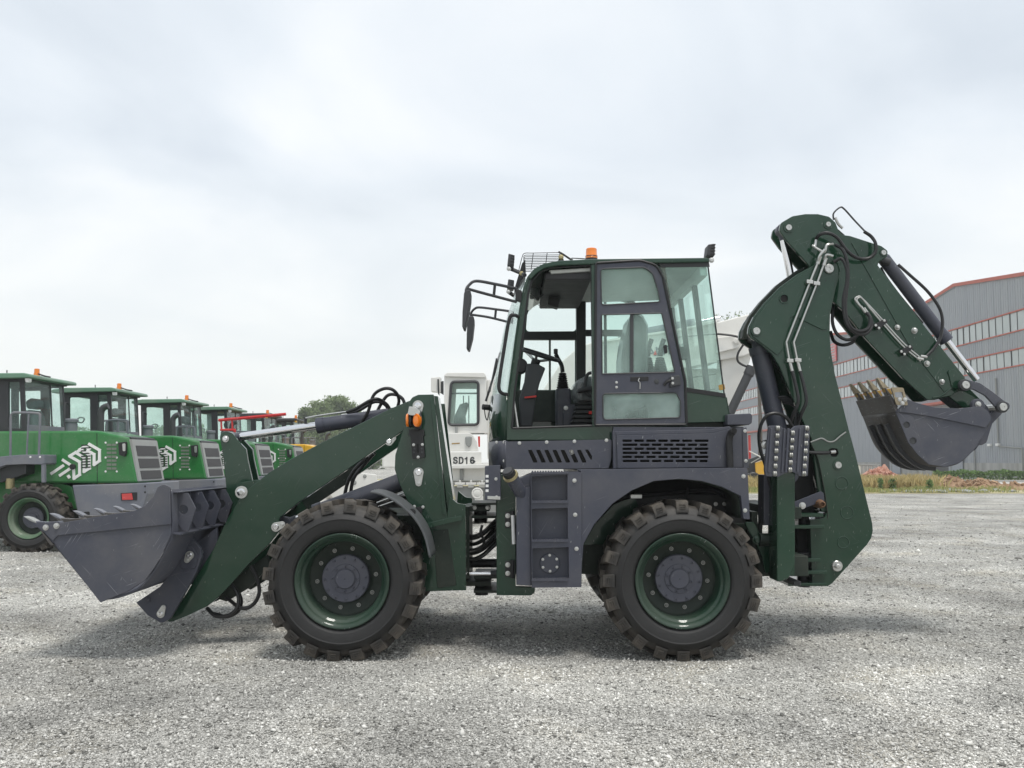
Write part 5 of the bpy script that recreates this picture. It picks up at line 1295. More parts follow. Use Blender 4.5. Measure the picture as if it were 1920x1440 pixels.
# loops of hose at the elbow
for pts in ([(1563, 491, 0.84), (1578, 485, 0.82), (1588, 505, 0.80), (1588, 530, 0.80), (1582, 560, 0.80), (1583, 590, 0.80), (1590, 612, 0.80), (1606, 625, 0.82), (1622, 626, 0.84), (1634, 613, 0.86), (1632, 596, 0.87), (1624, 586, 0.88)],
            [(1566, 459, 0.86), (1580, 468, 0.82), (1588, 490, 0.80), (1590, 520, 0.80), (1586, 556, 0.80), (1586, 590, 0.80), (1596, 614, 0.80), (1612, 621, 0.82), (1628, 615, 0.84), (1632, 598, 0.86), (1627, 587, 0.88)],
            [(1530, 448, 0.88), (1537, 440, 0.84), (1552, 437, 0.82), (1570, 446, 0.82), (1588, 470, 0.83), (1606, 483, 0.85), (1626, 485, 0.86), (1640, 475, 0.86), (1642, 458, 0.86), (1634, 444, 0.88), (1620, 434, 0.88)],
            [(1562, 575, 1.0), (1561, 605, 0.98), (1570, 627, 0.96), (1588, 637, 0.94), (1604, 632, 0.92), (1612, 622, 0.92)],
            [(1557, 622, 1.1), (1564, 640, 1.05), (1580, 647, 1.0), (1598, 642, 0.96), (1604, 630, 0.95)]):
    ptube('hose', pts, 0.0135, 'hose', BH)
for pts in ([(1534, 492, 0.84), (1537, 480, 0.82), (1546, 468, 0.82)], [(1546, 487, 0.84), (1550, 478, 0.82), (1562, 480, 0.82)], [(1523, 460, 0.86), (1535, 468, 0.84), (1546, 472, 0.83), (1550, 460, 0.83), (1562, 457, 0.84)], [(1528, 462, 0.86), (1530, 450, 0.87)]):
    ptube('hose_fitting', pts, 0.0105, 'zinc', BH, 8)
ptube('guard_loop', [(1563, 412, 1.0), (1563, 400, 1.0), (1575, 389, 1.0), (1583, 392, 1.0), (1602, 413, 1.0), (1622, 434, 0.95)], 0.007, 'trim', di, 6)
ptube('hose_fitting', [(1566, 408, 1.0), (1572, 420, 1.0), (1580, 428, 1.0)], 0.012, 'zinc', BH)
# bucket linkage
ln = plate('bucket_link', [(1802, 719, 9), (1814, 712, 9), (1838, 718, 20), (1862, 735, 20), (1884, 752, 6), (1894, 757, 6), (1893, 768, 6), (1880, 772, 8), (1866, 762), (1848, 742, 16), (1826, 730, 16), (1806, 730, 9)], 0.86, 0.025, 'grey', BH, 0.004)
finish('bucket_link', prism_bm(xz(fillet([(1802, 719, 9), (1814, 712, 9), (1838, 718, 20), (1862, 735, 20), (1884, 752, 6), (1894, 757, 6), (1893, 768, 6), (1880, 772, 8), (1866, 762), (1848, 742, 16), (1826, 730, 16), (1806, 730, 9)]), 0.86), 1.215, 1.24), 'grey', BH, 0.004)
for q in ((1810, 722), (1880, 763)):
    pin(*q, 0.845, 0.030, 0.03, ln, 'zinc', rc=0.045, collar='plasticgrey')
    rod('pin_shaft', P(*q, 0.86), Vector((P(*q, 0.86).x, 1.25, P(*q, 0.86).z)), 0.028, 'zinc', ln)
plate('link_arm', [(1872, 760, 8), (1884, 770, 8), (1850, 806, 6), (1838, 800, 6)], 0.98, 0.10, 'grey', BH, 0.004)
# digging bucket
G0, G1 = 0.72, 1.40
SHN = [(1679, 772), (1690, 800), (1703, 830), (1718, 850), (1737, 866), (1757, 874), (1775, 875.5), (1800, 868), (1822, 848), (1840, 820), (1852, 804), (1858, 790), (1855, 776)]
sp = xz(spline(SHN, 4), G0)
bm = bmesh.new(); pa = [bm.verts.new((x, G0 + 0.005, z)) for x, z in sp]; pb = [bm.verts.new((x, G1 - 0.005, z)) for x, z in sp]
for k in range(len(sp) - 1): bm.faces.new((pa[k], pa[k + 1], pb[k + 1], pb[k]))
dbk = finish('digging_bucket', bm, 'steelworn', BH, smooth=True); dbk.modifiers.new('thick', 'SOLIDIFY').thickness = 0.014
for yy in (G0 + 0.18, G0 + 0.36, G0 + 0.52):
    pts = xz(spline([(1685, 792), (1703, 830), (1718, 850), (1737, 866), (1757, 874), (1775, 876)], 4), G0)
    bm = bmesh.new(); a_ = [bm.verts.new((x, yy, z)) for x, z in pts]; b_ = [bm.verts.new((x, yy + 0.035, z)) for x, z in pts]
    for k in range(len(pts) - 1): bm.faces.new((a_[k], a_[k + 1], b_[k + 1], b_[k]))
    o = finish('wear_strip', bm, 'plasticgrey', dbk); o.modifiers.new('thick', 'SOLIDIFY').thickness = 0.03
SDB = [(1679, 772), (1690, 762), (1702, 749), (1722, 756), (1754, 764), (1800, 766), (1838, 761, 12), (1854, 772, 12), (1859, 787, 8), (1850, 806), (1841, 820), (1826, 845), (1800, 868), (1772, 876), (1742, 871), (1720, 852), (1703, 830)]
plate('side_plate', SDB, G0, 0.018, 'greyscr', dbk, 0.003)
finish('side_plate', prism_bm(xz(fillet(SDB), G0), G1 - 0.018, G1), 'greyscr', dbk, 0.003)
plate('rim_band', [(1679, 772), (1702, 749), (1722, 756), (1754, 764), (1800, 766), (1838, 761, 12), (1854, 772, 12), (1859, 787, 8), (1848, 802), (1800, 792), (1740, 780), (1700, 774)], G0 - 0.012, 0.012, 'greyscr', dbk, 0.003)
plate('corner_plate', [(1680, 774), (1706, 779), (1712, 782), (1741, 870), (1722, 854), (1703, 830)], G0 - 0.009, 0.009, 'greyscr', dbk, 0.003, holes=[circ(1700, 797, 6), circ(1712, 827, 6.5)])
plate('corner_backing', [(1690, 785), (1708, 785), (1722, 840), (1706, 830)], G0 - 0.002, 0.002, 'trim', dbk, 0)
finish('side_plate_boss', lathe_bm([(0.05, 0.03), (0.05, 0.0), (0.046, -0.006), (0.001, -0.006)], 24, cen=P(1834, 760, 0.80)), 'grey', dbk, smooth=True)
bolt(1834, 758, 0.79, 0.018, dbk)
plate('mount_lug', [(1820, 764, 10), (1838, 750, 10), (1852, 762, 8), (1862, 790), (1850, 830), (1835, 838, 6), (1832, 810)], 0.90, 0.03, 'grey', dbk, 0.004)
plate('mount_lug', [(1820, 764, 10), (1838, 750, 10), (1852, 762, 8), (1862, 790), (1850, 830), (1835, 838, 6), (1832, 810)], 1.16, 0.03, 'grey', dbk, 0.004)
plate('back_lug', [(1832, 826), (1843, 820), (1838, 832, 6), (1828, 845)], 0.86, 0.04, 'grey', dbk, 0.003)
# side cutter plate with bolts
scu = plate('side_cutter', [(1671, 726, 2), (1694, 727, 3), (1703, 760, 2), (1681, 759, 2)], G0 - 0.03, 0.018, 'tooth', dbk, 0.004, holes=[[(1677, 735, 2), (1692, 735, 2), (1695, 746, 2), (1679, 745, 2)]])
for q in ((1687, 749), (1697, 749), (1692, 756)): bolt(*q, G0 - 0.032, 0.013, dbk)
# lip and teeth
lip = xz([(1679, 773), (1666, 742), (1669, 740), (1684, 768)], G0)
bm = bmesh.new(); add_prism(bm, lip, G0 - 0.005, G1 + 0.005); finish('lip', bm, 'steelworn', dbk, 0.003)
tn = np.linspace(G0 + 0.05, G1 - 0.06, 4)
for y in tn:
    bm = bmesh.new(); add_prism(bm, xz([(1681, 770), (1670, 748), (1660, 728), (1662, 726), (1673, 740), (1686, 762)], G0), y - 0.035, y + 0.035)
    finish('tooth_holder', bm, 'steelworn', dbk, 0.006)
    bm = bmesh.new()
    A_ = xz([(1667, 742), (1658, 728), (1670, 727), (1676, 740)], G0); T_ = xz([(1647, 708), (1650, 707)], G0)
    va = [bm.verts.new((A_[1][0], y - 0.028, A_[1][1])), bm.verts.new((A_[2][0], y - 0.028, A_[2][1])), bm.verts.new((A_[2][0], y + 0.028, A_[2][1])), bm.verts.new((A_[1][0], y + 0.028, A_[1][1]))]
    vb = [bm.verts.new((T_[0][0], y - 0.022, T_[0][1])), bm.verts.new((T_[1][0], y - 0.022, T_[1][1])), bm.verts.new((T_[1][0], y + 0.022, T_[1][1])), bm.verts.new((T_[0][0], y + 0.022, T_[0][1]))]
    bm.faces.new(va); bm.faces.new(vb[::-1])
    for i in range(4): bm.faces.new((va[i], va[(i + 1) % 4], vb[(i + 1) % 4], vb[i]))
    finish('tooth', bm, 'tooth', dbk, 0.004)
    bm = bmesh.new(); add_prism(bm, xz([(1668, 741), (1659, 729), (1671, 728), (1676, 739)], G0), y - 0.03, y + 0.03); finish('tooth_socket', bm, 'ochre', dbk, 0.004)
# ------------------------------------------------------------------ row of wheel loaders on the left
def remat(me, old, new):
    m2 = me.copy()
    for i, mt in enumerate(m2.materials):
        if mt == MATS[old]: m2.materials[i] = MATS[new]
    return m2
L_RIM = remat(W_RIM, 'rimgreen', 'dustyrim')
def loader_wheel(px, Y, flip, parent, xoff=0.0):
    x = P(px, 975, 7.3).x + xoff; s = 0.93
    w = link('wheel', L_RIM, None, parent)
    w.location = (x, Y, TYR * s - 0.01); w.scale = (s, s, s); w.rotation_euler = (0, random.random(), math.pi if flip else 0)
    for nm, me_ in (('tyre', W_TYRE), ('hub_cover', W_HUB), ('wheel_disc', W_DISC)):
        c = link(nm, me_, None); c.parent = w
LO = thing('wheel_loader', (P(150, 900, 7.7).x, 8.2, 0), 'green wheel loader with white chevron logo, nearest of the row, behind the grey front bucket', 'wheel loader', 'wheel loaders parked in a row')
H0, H1 = 7.7, 8.75
def lp_(name, pts, Y0, Y1, mat, parent=LO, bevel=0.01, **k): return plate(name, pts, Y0, Y1 - Y0, mat, parent, bevel, **k)
hood = lp_('hood', [(-120, 809), (182, 807.5, 30), (241, 820, 4), (258, 906), (-120, 906)], H0, H1, 'loadergreen', bevel=0.05)
lp_('hood_seam', [(181, 812), (182.2, 812), (183, 904), (181.8, 904)], H0 - 0.002, H0 + 0.01, 'greendark', hood, 0)
lp_('side_skirt', [(-330, 905, 6), (-160, 895), (92, 900), (135, 912), (146, 955), (-160, 965), (-330, 965, 6)], H0 + 0.08, H1 - 0.08, 'loadergreen', bevel=0.02)
# rear grille on the sloping end
ga, gb = P(242, 822, H0), P(257, 904, H0)
def end_panel(name, t0, t1, y0, y1, proud, mat, parent):
    a, b = ga.lerp(gb, t0), ga.lerp(gb, t1); bm = bmesh.new()
    q = [(a.x, y0, a.z), (b.x, y0, b.z), (b.x, y1, b.z), (a.x, y1, a.z)]
    va = [bm.verts.new((x + proud, y, z)) for x, y, z in q]; vb = [bm.verts.new((x - 0.03, y, z)) for x, y, z in q]
    bm.faces.new(va); bm.faces.new(vb[::-1])
    for i in range(4): bm.faces.new((va[i], va[(i + 1) % 4], vb[(i + 1) % 4], vb[i]))
    return finish(name, bm, mat, parent, 0.004)
gr = end_panel('grille_frame', 0.02, 0.98, H0 + 0.02, H1 - 0.02, 0.03, 'palegrey', LO)
for t0, t1 in ((0.16, 0.40), (0.46, 0.68), (0.74, 0.94)): end_panel('grille_mesh', t0, t1, H0 + 0.12, H1 - 0.12, 0.038, 'mesh', gr)
lp_('hood_lip', [(228, 817), (246, 820), (247, 825), (230, 823)], H0 + 0.05, H1 - 0.05, 'black', bevel=0.003)
for r_ in range(7):
    y = 832 + r_ * 7.4
    for c_ in range(2): lp_('louvre', [(200 + c_ * 9.6, y), (208.6 + c_ * 9.6, y), (208.6 + c_ * 9.6, y + 4.2), (200 + c_ * 9.6, y + 4.2)], H0 - 0.008, H0 + 0.004, 'louvregrey', hood, 0.001)
for q in ((198, 830), (219, 830), (198, 884), (219, 884), (198, 858), (219, 858)): bolt(*q, H0 - 0.001, 0.012, hood, 'whitemark', 0.006)
lm = lp_('rear_lamp', [(221, 830, 2), (236, 828, 2), (236, 850, 3), (233, 856), (223, 853, 2)], H0 - 0.06, H0, 'black', bevel=0.006)
lp_('lamp_glass', [(229, 832, 2), (235, 831, 2), (235, 846, 2), (230, 846, 2)], H0 - 0.066, H0 - 0.05, 'zinc', lm, 0.002)
bp_ = lp_('counterweight', [(135, 910, 2), (276, 905.5, 2), (276, 926), (262, 972, 4), (148, 976, 4)], H0 - 0.15, H1 + 0.15, 'loadergrey', bevel=0.02)
lp_('light_recess', [(226, 924.5), (257, 923), (257, 938), (227, 938.5)], H0 - 0.156, H0 - 0.14, 'black', bp_, 0.002)
lp_('tail_light', [(228, 926), (247, 925), (249, 937), (229, 937.5)], H0 - 0.166, H0 - 0.15, 'redlens', bp_, 0.003)
lp_('tow_slot', [(157, 960, 2), (168, 959, 2), (168, 969, 2), (158, 969, 2)], H0 - 0.154, H0 - 0.14, 'black', bp_, 0)
for q in ((276, 912), (276, 923)): bolt(q[0] - 4, q[1], H0 - 0.15, 0.012, bp_, 'black', 0.004)
# deck with fender, post, handrail
fd = lp_('fender', [(-80, 930), (-60, 892), (-30, 866), (0, 856, 14), (40, 852.5), (83, 852.5, 2), (83, 869), (78, 871), (44, 870.5), (10, 872, 14), (-20, 884), (-50, 915), (-66, 940)], 7.33, H0 + 0.02, 'loadergrey', bevel=0.008)
lp_('deck_post', [(77, 868), (83, 868), (83.5, 905), (77.5, 905)], 7.34, 7.40, 'loadergrey', fd, 0.004)
lp_('step_box', [(0, 872), (49, 871), (49, 888), (0, 905)], 7.45, H0, 'textdark', fd, 0.004)
for q in ((57, 857), (75, 857)): bolt(*q, 7.33, 0.012, fd, 'whitemark', 0.008)
ptube('handrail', [(19.5, 855, 7.36), (20, 800, 7.36), (20.5, 780, 7.36), (24, 774.5, 7.36), (32, 773.5, 7.36), (66, 774.5, 7.36), (74, 777, 7.36), (75, 784, 7.36), (73, 855, 7.36)], 0.017, 'loadergrey', fd, 8, True, 3)
ptube('handrail', [(54, 774, 7.36), (50, 855, 7.36)], 0.013, 'loadergrey', fd, 8)
rod('filter_cup', P(19, 897, 7.5), P(19, 916, 7.5), 0.06, 'brass', LO, 14)
# front end: lift arms and bucket
for Y0 in (H0 + 0.15, H1 - 0.27): lp_('lift_arm', [(-150, 820, 8), (-170, 806, 8), (-330, 900), (-420, 985, 8), (-400, 995, 8), (-300, 930)], Y0, Y0 + 0.12, 'loadergreen')
lp_('front_tower', [(-140, 806, 8), (-200, 812, 10), (-240, 910), (-120, 910)], H0 + 0.3, H1 - 0.3, 'loadergreen')
fb_ = lp_('loader_bucket', [(-400, 1010), (-408, 950, 12), (-430, 905, 10), (-436, 905), (-425, 955, 14), (-440, 1008, 20), (-530, 1022), (-530, 1028), (-430, 1030, 10)], 7.0, 9.6, 'loadergrey')
for Y0 in (7.0, 9.57): lp_('bucket_cheek', [(-400, 1010), (-408, 950), (-434, 905), (-480, 960), (-530, 1025), (-430, 1030)], Y0 - 0.001, Y0 + 0.03, 'loadergrey', fb_)
# wheels
for px in (52, -230):
    loader_wheel(px, 7.3, False, LO); loader_wheel(px, 9.15, True, LO)
# logo: white chevrons laid on the flank
def stroke(pts, w=5.2):
    bm = bmesh.new()
    for (x0, y0), (x1, y1) in zip(pts, pts[1:]):
        d = Vector((x1 - x0, y1 - y0)); L = d.length; d /= L; n = Vector((-d.y, d.x)) * w / 2
        e_ = d * w * 0.45
        q = [(x0 - e_.x + n.x, y0 - e_.y + n.y), (x1 + e_.x + n.x, y1 + e_.y + n.y), (x1 + e_.x - n.x, y1 + e_.y - n.y), (x0 - e_.x - n.x, y0 - e_.y - n.y)]
        STK[0] += 0.0004
        add_prism(bm, xz(q, H0), H0 - 0.006 - STK[0], H0 + 0.004)
    finish('logo_stroke', bm, 'whitemark', hood)
STK = [0]
for s_ in ([(97, 887.5), (118, 873.5)], [(113, 891), (131, 879)], [(118.5, 863), (131, 871)], [(138, 874), (139, 897), (149.5, 890), (149.5, 866), (131, 855.5)], [(131, 855), (142, 848.5), (158, 858)],
           [(158, 858), (158, 884), (168, 878), (168, 870)], [(147, 846), (152, 843), (168, 853), (168, 870)], [(150, 843), (160, 837), (168, 842)], [(168, 833), (187, 844), (187, 864), (177, 871), (177, 852), (165, 845)], [(129, 893), (130, 894.5)]):
    stroke(s_)
for k in range(9): lp_('logo_slot', [(152, 834 + k * 5.2), (169.5, 833 + k * 5.2), (169.5, 835.4 + k * 5.2), (152, 836.4 + k * 5.2)], H0 - 0.013, H0, 'greendark', hood, 0)
finish('fuel_flap', lathe_bm([(0.042, 0), (0.042, -0.03), (0.036, -0.035), (0.001, -0.035)], 16, cen=P(137, 875, H0)), 'black', hood, smooth=True)
# cab
C0, C1 = 7.80, 9.10
CS = [(-62, 712), (38, 708), (44, 712), (48, 812), (-62, 812)]
CH = ([(-48, 722, 3), (-2, 721, 3), (-2, 802, 3), (-48, 802, 3)], [(16, 716, 2), (36, 716, 2), (40, 803, 2), (16, 803, 2)])
cb = lp_('cab', CS, C0, C0 + 0.05, 'textdark', bevel=0.008, holes=CH)
finish('cab_far_side', prism_bm(xz(CS, C0), C1 - 0.05, C1, [xz(fillet(h), C0) for h in CH]), 'textdark', cb, 0.008)
lp_('door_glass', [(-48, 720), (-1, 720), (-1, 803), (-48, 803)], C0 + 0.02, C0 + 0.026, 'glass', cb, 0)
lp_('side_glass', [(15, 715), (37, 715), (41, 804), (15, 804)], C0 + 0.02, C0 + 0.026, 'glassgrey', cb, 0)
finish('side_glass', prism_bm(xz([(-48, 720), (37, 715), (41, 804), (-48, 804)], C0), C1 - 0.03, C1 - 0.024), 'glassfar', cb)
finish('rear_glass', prism_bm(xz([(42.5, 714), (43.5, 714), (47, 796), (46, 796)], C0), C0 + 0.06, C1 - 0.06), 'glassgrey', cb)
finish('front_glass', prism_bm(xz([(-61, 714), (-60, 714), (-58, 806), (-59, 806)], C0), C0 + 0.06, C1 - 0.06), 'glassfar', cb)
finish('lower_apron', prism_bm(xz([(40, 796), (48, 796), (49, 812), (40, 812)], C0), C0 + 0.06, C1 - 0.06), 'loadergrey', cb, 0.004)
finish('rear_mullion', prism_bm(xz([(43, 712), (44.5, 712), (48, 800), (46.5, 800)], C0), 8.62, 8.65), 'textdark', cb)
rfp = lp_('roof', [(-90, 704, 4), (-60, 700, 6), (44, 699, 3), (55, 702, 3), (56, 708, 2), (-90, 712, 3)], C0 - 0.12, C1 + 0.12, 'roofgreen', bevel=0.02)
lp_('roof_underside', [(-70, 711), (48, 707.5), (46, 712), (-70, 716)], C0 - 0.03, C1 + 0.03, 'textdark', rfp, 0.003)
bz2 = P(69, 701, 8.2); finish('beacon', lathe_bm([(0.045, -0.03), (0.045, 0.01), (0.04, 0.012), (0.038, 0.075), (0.03, 0.08), (0.001, 0.08)], 16, 'Z', cen=bz2), 'amber', rfp, smooth=True)
for (x0, y0, Yl) in ((46, 709, C0 - 0.08), (106, 716, C1 - 0.05)): lp_('roof_lamp', [(x0, y0, 1), (x0 + 8.5, y0, 1), (x0 + 8.5, y0 + 7.5, 2), (x0 + 2, y0 + 8, 2)], Yl, Yl + 0.08, 'whitemark', rfp, 0.004)
ptube('antenna', [(13, 701, 8.0), (13, 694, 8.0)], 0.008, 'black', rfp, 5)
ptube('lamp_cable', [(72, 701, 8.1), (84, 705, 8.0), (94, 707, 7.9)], 0.012, 'black', rfp, 5)
se = lp_('seat', [(34, 806), (36, 778, 6), (44, 770, 4), (56, 768, 4), (62, 780, 6), (64, 806)], 8.2, 8.6, 'seat', bevel=0.05)
lp_('headrest', [(46, 752, 6), (56, 746, 6), (66, 748, 6), (66, 766, 6), (48, 767, 6)], 8.25, 8.55, 'seat', se, 0.04)
ptube('steering_wheel', [(-30, 776, 8.1), (-20, 768, 8.2), (-8, 770, 8.3), (-14, 779, 8.25), (-30, 776, 8.1)], 0.014, 'black', LO, 6)
# on the hood: pre-cleaner, exhaust, rail
pc = P(134, 807, 8.35); finish('air_cleaner', lathe_bm([(0.085, -0.03), (0.085, 0.10), (0.080, 0.105), (0.080, 0.12), (0.097, 0.125), (0.099, 0.165), (0.085, 0.18), (0.001, 0.185)], 24, 'Z', cen=pc), 'loadergrey', LO, smooth=True)
ptube('exhaust_pipe', [(189, 809, 8.3), (189, 782, 8.3), (190, 771, 8.3), (195, 764, 8.3), (203, 761, 8.3)], 0.05, 'trim', LO, 12)
ptube('hood_rail', [(199, 809, 8.6), (201, 793, 8.6), (206, 788, 8.6), (236, 788, 8.6), (240, 793, 8.6), (240, 815, 8.6)], 0.014, 'loadergrey', LO, 6)
ptube('hood_rail', [(222, 788, 8.6), (222, 812, 8.6)], 0.012, 'loadergrey', LO, 6)
ptube('mirror_stalk', [(-48, 740, 7.7), (-60, 735, 7.6), (-62, 760, 7.55)], 0.015, 'trim', LO, 6)
index_children()
LABS = ['green wheel loader second in the row, its cab showing behind the first loader\'s exhaust',
        'green wheel loader third in the row, with its grille ending beside the bell crank',
        'green wheel loader fourth in the row, partly hidden by the red steel stand',
        'yellow wheel loader with dusty cab, fifth in the row behind the green ones',
        'yellow wheel loader with dusty cab at the far end of the row']
for k, (dx_, dy_, rz_) in enumerate(((0.10, 2.85, 0.012), (0.24, 6.05, -0.015), (0.34, 9.0, 0.02), (0.42, 12.2, -0.02), (0.5, 15.4, 0.015))):
    c = copy_tree(LO); c.rotation_euler = (0, 0, rz_); c.location = LO.location + Vector((dx_, dy_, 0)); c['label'] = LABS[k]
    c['group'] = 'wheel loaders parked in a row'
    if k >= 3:
        todo = [c]
        kids = {}
        for o in bpy.data.objects:
            if o.parent: kids.setdefault(o.parent.name, []).append(o)
        while todo:
            q = todo.pop(); todo += kids.get(q.name, [])
            if q.type == 'MESH':
                mname = q.data.materials[0].name
                sw_ = {'loadergreen': 'yellow', 'roofgreen': 'trim', 'whitemark': 'yellow'}.get(mname)
                if sw_: q.material_slots[0].link = 'OBJECT'; q.material_slots[0].material = MATS[sw_]

# red steel stand in front of the loaders
rs = thing('steel_stand', P(425, 1040, 4.0) * Vector((1, 1, 0)) if False else (P(425, 900, 4.5).x, 4.5, 0), 'red steel stand with a long sloping arm above the bell crank', 'stand')
ptube('arm', [(410, 788, 4.5), (536, 776.5, 4.5)], 0.019, 'red', rs, 6, False)
for px in (414.5, 435): rod('bracket_leg', P(px, 787, 4.5), P(px + 1, 806, 4.5), 0.011, 'red', rs, 8)
rod('cross_bar', P(413, 806, 4.5), P(442, 806, 4.5), 0.013, 'red', rs, 8)
q = P(440, 806, 4.5); rod('post', (q.x, 4.5, -0.01), (q.x, 4.5, q.z), 0.016, 'red', rs, 8)

# ------------------------------------------------------------------ white bulldozer
DZ = 13.6
bd = thing('bulldozer', (P(830, 900, DZ).x, DZ + 1.0, 0), 'white bulldozer marked SD16 standing behind the gap between tower and cab', 'bulldozer')
def dz(name, pts, Y0, Y1, mat, parent=bd, bevel=0.012, **k): return plate(name, pts, DZ + Y0, Y1 - Y0, mat, parent, bevel, **k)
dcab = dz('cab', [(833, 704, 4), (838, 700, 4), (908, 700, 4), (912, 712), (914, 812), (833, 812)], 0.5, 0.58, 'white', holes=[[(846, 716, 6), (897, 715, 6), (897, 796, 6), (841, 797, 6)]])
finish('cab_far_side', prism_bm(xz([(833, 704), (908, 700), (912, 712), (914, 812), (833, 812)], DZ + 0.5), DZ + 1.6, DZ + 1.66, [xz([(850, 722), (890, 722), (890, 790), (846, 790)], DZ + 0.5)]), 'white', dcab)
dz('cab_end', [(833, 704), (838, 700), (838, 812), (833, 812)], 0.58, 1.6, 'white', dcab)
dz('cab_end', [(906, 702), (912, 712), (914, 812), (906, 812)], 0.58, 1.6, 'white', dcab)
dz('cab_roof', [(830, 706, 4), (838, 698.5, 4), (908, 698.5, 4), (914, 708, 4)], 0.45, 1.7, 'white', dcab)
dz('window', [(844, 714), (899, 713), (899, 798), (839, 799)], 0.54, 0.55, 'glass', dcab, 0)
lpz = [P(x, y, DZ + 0.49) for x, y in fillet([(846, 716, 7), (897, 715, 7), (897, 796, 7), (841, 797, 7)])]
finish('window_seal', sweep(bmesh.new(), lpz + [lpz[0]], 0.032, 6), 'trim', dcab, smooth=True)
for x in (868, 878): dz('cab_bar', [(x, 742), (x + 2, 742), (x + 2, 796), (x, 796)], 0.9, 0.93, 'trim', dcab, 0)
dz('cab_bar', [(844, 736), (898, 736), (898, 739), (844, 739)], 0.6, 0.63, 'trim', dcab, 0)
dz('cab_seat', [(852, 780), (862, 758, 4), (880, 752, 4), (872, 780), (874, 796), (850, 796)], 0.9, 1.2, 'textdark', dcab, 0.03)
lb = dz('lamp_box', [(808, 708), (826, 706, 2), (826, 736), (808, 734)], 0.5, 0.8, 'white')
dz('box_bracket', [(820, 711), (823, 711), (824, 742), (821, 738)], 0.46, 0.5, 'textdark', lb, 0)
dz('box_clamp', [(825, 716), (831, 714), (831, 740), (825, 736)], 0.55, 0.7, 'trim', lb, 0.004)
dz('rear_post', [(913, 712), (926, 712), (926, 860), (914, 860)], 0.6, 1.5, 'white')
dz('hood', [(716, 818, 6), (838, 812), (838, 878), (716, 878)], 0.5, 1.6, 'white', bevel=0.04)
dz('side_panel', [(840, 812), (884, 812, 10), (893, 826, 8), (897, 846), (840, 846)], 0.32, 0.5, 'white')
dz('tank_cap_cover', [(872, 818, 3), (885, 818, 3), (884, 832, 6), (879, 841, 4), (873, 832, 6)], 0.27, 0.33, 'palegrey', bevel=0.02)
dz('grab_handle', [(853, 800, 2), (858, 800, 2), (858, 822, 2), (854, 824, 2)], 0.42, 0.5, 'palegrey', bevel=0.01)
dz('extinguisher', [(896, 818, 1), (900, 818, 1), (900, 838, 1), (897, 838, 1)], 0.4, 0.45, 'redplastic', bevel=0.004)
dz('name_panel', [(836, 847), (902, 847), (902, 870), (836, 870)], 0.25, 0.5, 'white')
dz('ledge', [(838, 872), (918, 870), (920, 878), (838, 879)], 0.1, 1.9, 'white')
dz('track_frame', [(846, 878), (918, 878), (918, 902), (846, 902)], 0.35, 1.8, 'white')
dz('frame_post', [(862, 879), (869, 879), (869, 900), (862, 900)], 0.3, 0.36, 'palegrey')
def text(body, loc, size, mat, parent, rot=(R(90), 0, 0), shear=0, name='lettering', bold=0.0):
    cu = bpy.data.curves.new(name, 'FONT'); cu.body = body; cu.size = size; cu.extrude = 0.004; cu.shear = shear; cu.offset = bold
    cu.align_x = 'LEFT'
    tmp = bpy.data.objects.new('tmp', cu); COL.objects.link(tmp)
    bpy.context.view_layer.update()
    me = bpy.data.meshes.new_from_object(tmp.evaluated_get(bpy.context.evaluated_depsgraph_get()))
    bpy.data.objects.remove(tmp); bpy.data.curves.remove(cu)
    me.materials.clear(); me.materials.append(MATS[mat])
    o = bpy.data.objects.new(name, me); COL.objects.link(o)
    o.parent = parent
    if parent.name in ROOTLOC: o.matrix_parent_inverse = Matrix.Translation(-ROOTLOC[parent.name])
    o.location = loc; o.rotation_euler = rot
    return o
GL = {'S': [(0.60, 0.80), (0.52, 0.93), (0.34, 0.97), (0.15, 0.92), (0.07, 0.76), (0.14, 0.60), (0.34, 0.52), (0.54, 0.44), (0.62, 0.27), (0.54, 0.10), (0.34, 0.03), (0.14, 0.08), (0.05, 0.24)],
      'D': [(0.08, 0.03), (0.08, 0.97), (0.34, 0.97), (0.54, 0.88), (0.64, 0.66), (0.64, 0.34), (0.54, 0.12), (0.34, 0.03), (0.02, 0.03)],
      '1': [(0.10, 0.74), (0.26, 0.82), (0.36, 0.97), (0.36, 0.0)],
      '6': [(0.58, 0.82), (0.48, 0.94), (0.32, 0.97), (0.16, 0.88), (0.08, 0.66), (0.07, 0.36), (0.14, 0.12), (0.32, 0.03), (0.50, 0.09), (0.58, 0.28), (0.52, 0.48), (0.34, 0.56), (0.16, 0.48), (0.09, 0.34)]}
def lettering(word, loc, h, adv, w, mat, parent):
    for i, ch in enumerate(word):
        bm = bmesh.new(); pts = GL[ch]; x0 = loc.x + i * adv
        for k in range(len(pts) - 1):
            a, b = Vector(pts[k]) * h, Vector(pts[k + 1]) * h; d = (b - a).normalized(); n_ = Vector((-d.y, d.x)) * w / 2; e_ = d * w * 0.4
            q = [a - e_ + n_, b + e_ + n_, b + e_ - n_, a - e_ - n_]
            add_prism(bm, [(x0 + v.x, loc.z + v.y) for v in q], loc.y - 0.004 - 0.0003 * k, loc.y + 0.004)
        finish('letter', bm, mat, parent)
lettering('SD16', P(850, 869, DZ + 0.246), 0.130, 0.118, 0.026, 'textdark', bd)
bolt(889, 865.5, DZ + 0.25, 0.022, bd, 'textdark', 0.01)
dz('decal_stripe', [(847, 831), (862, 830), (862, 832), (847, 833)], 0.315, 0.322, 'ochre', bevel=0)
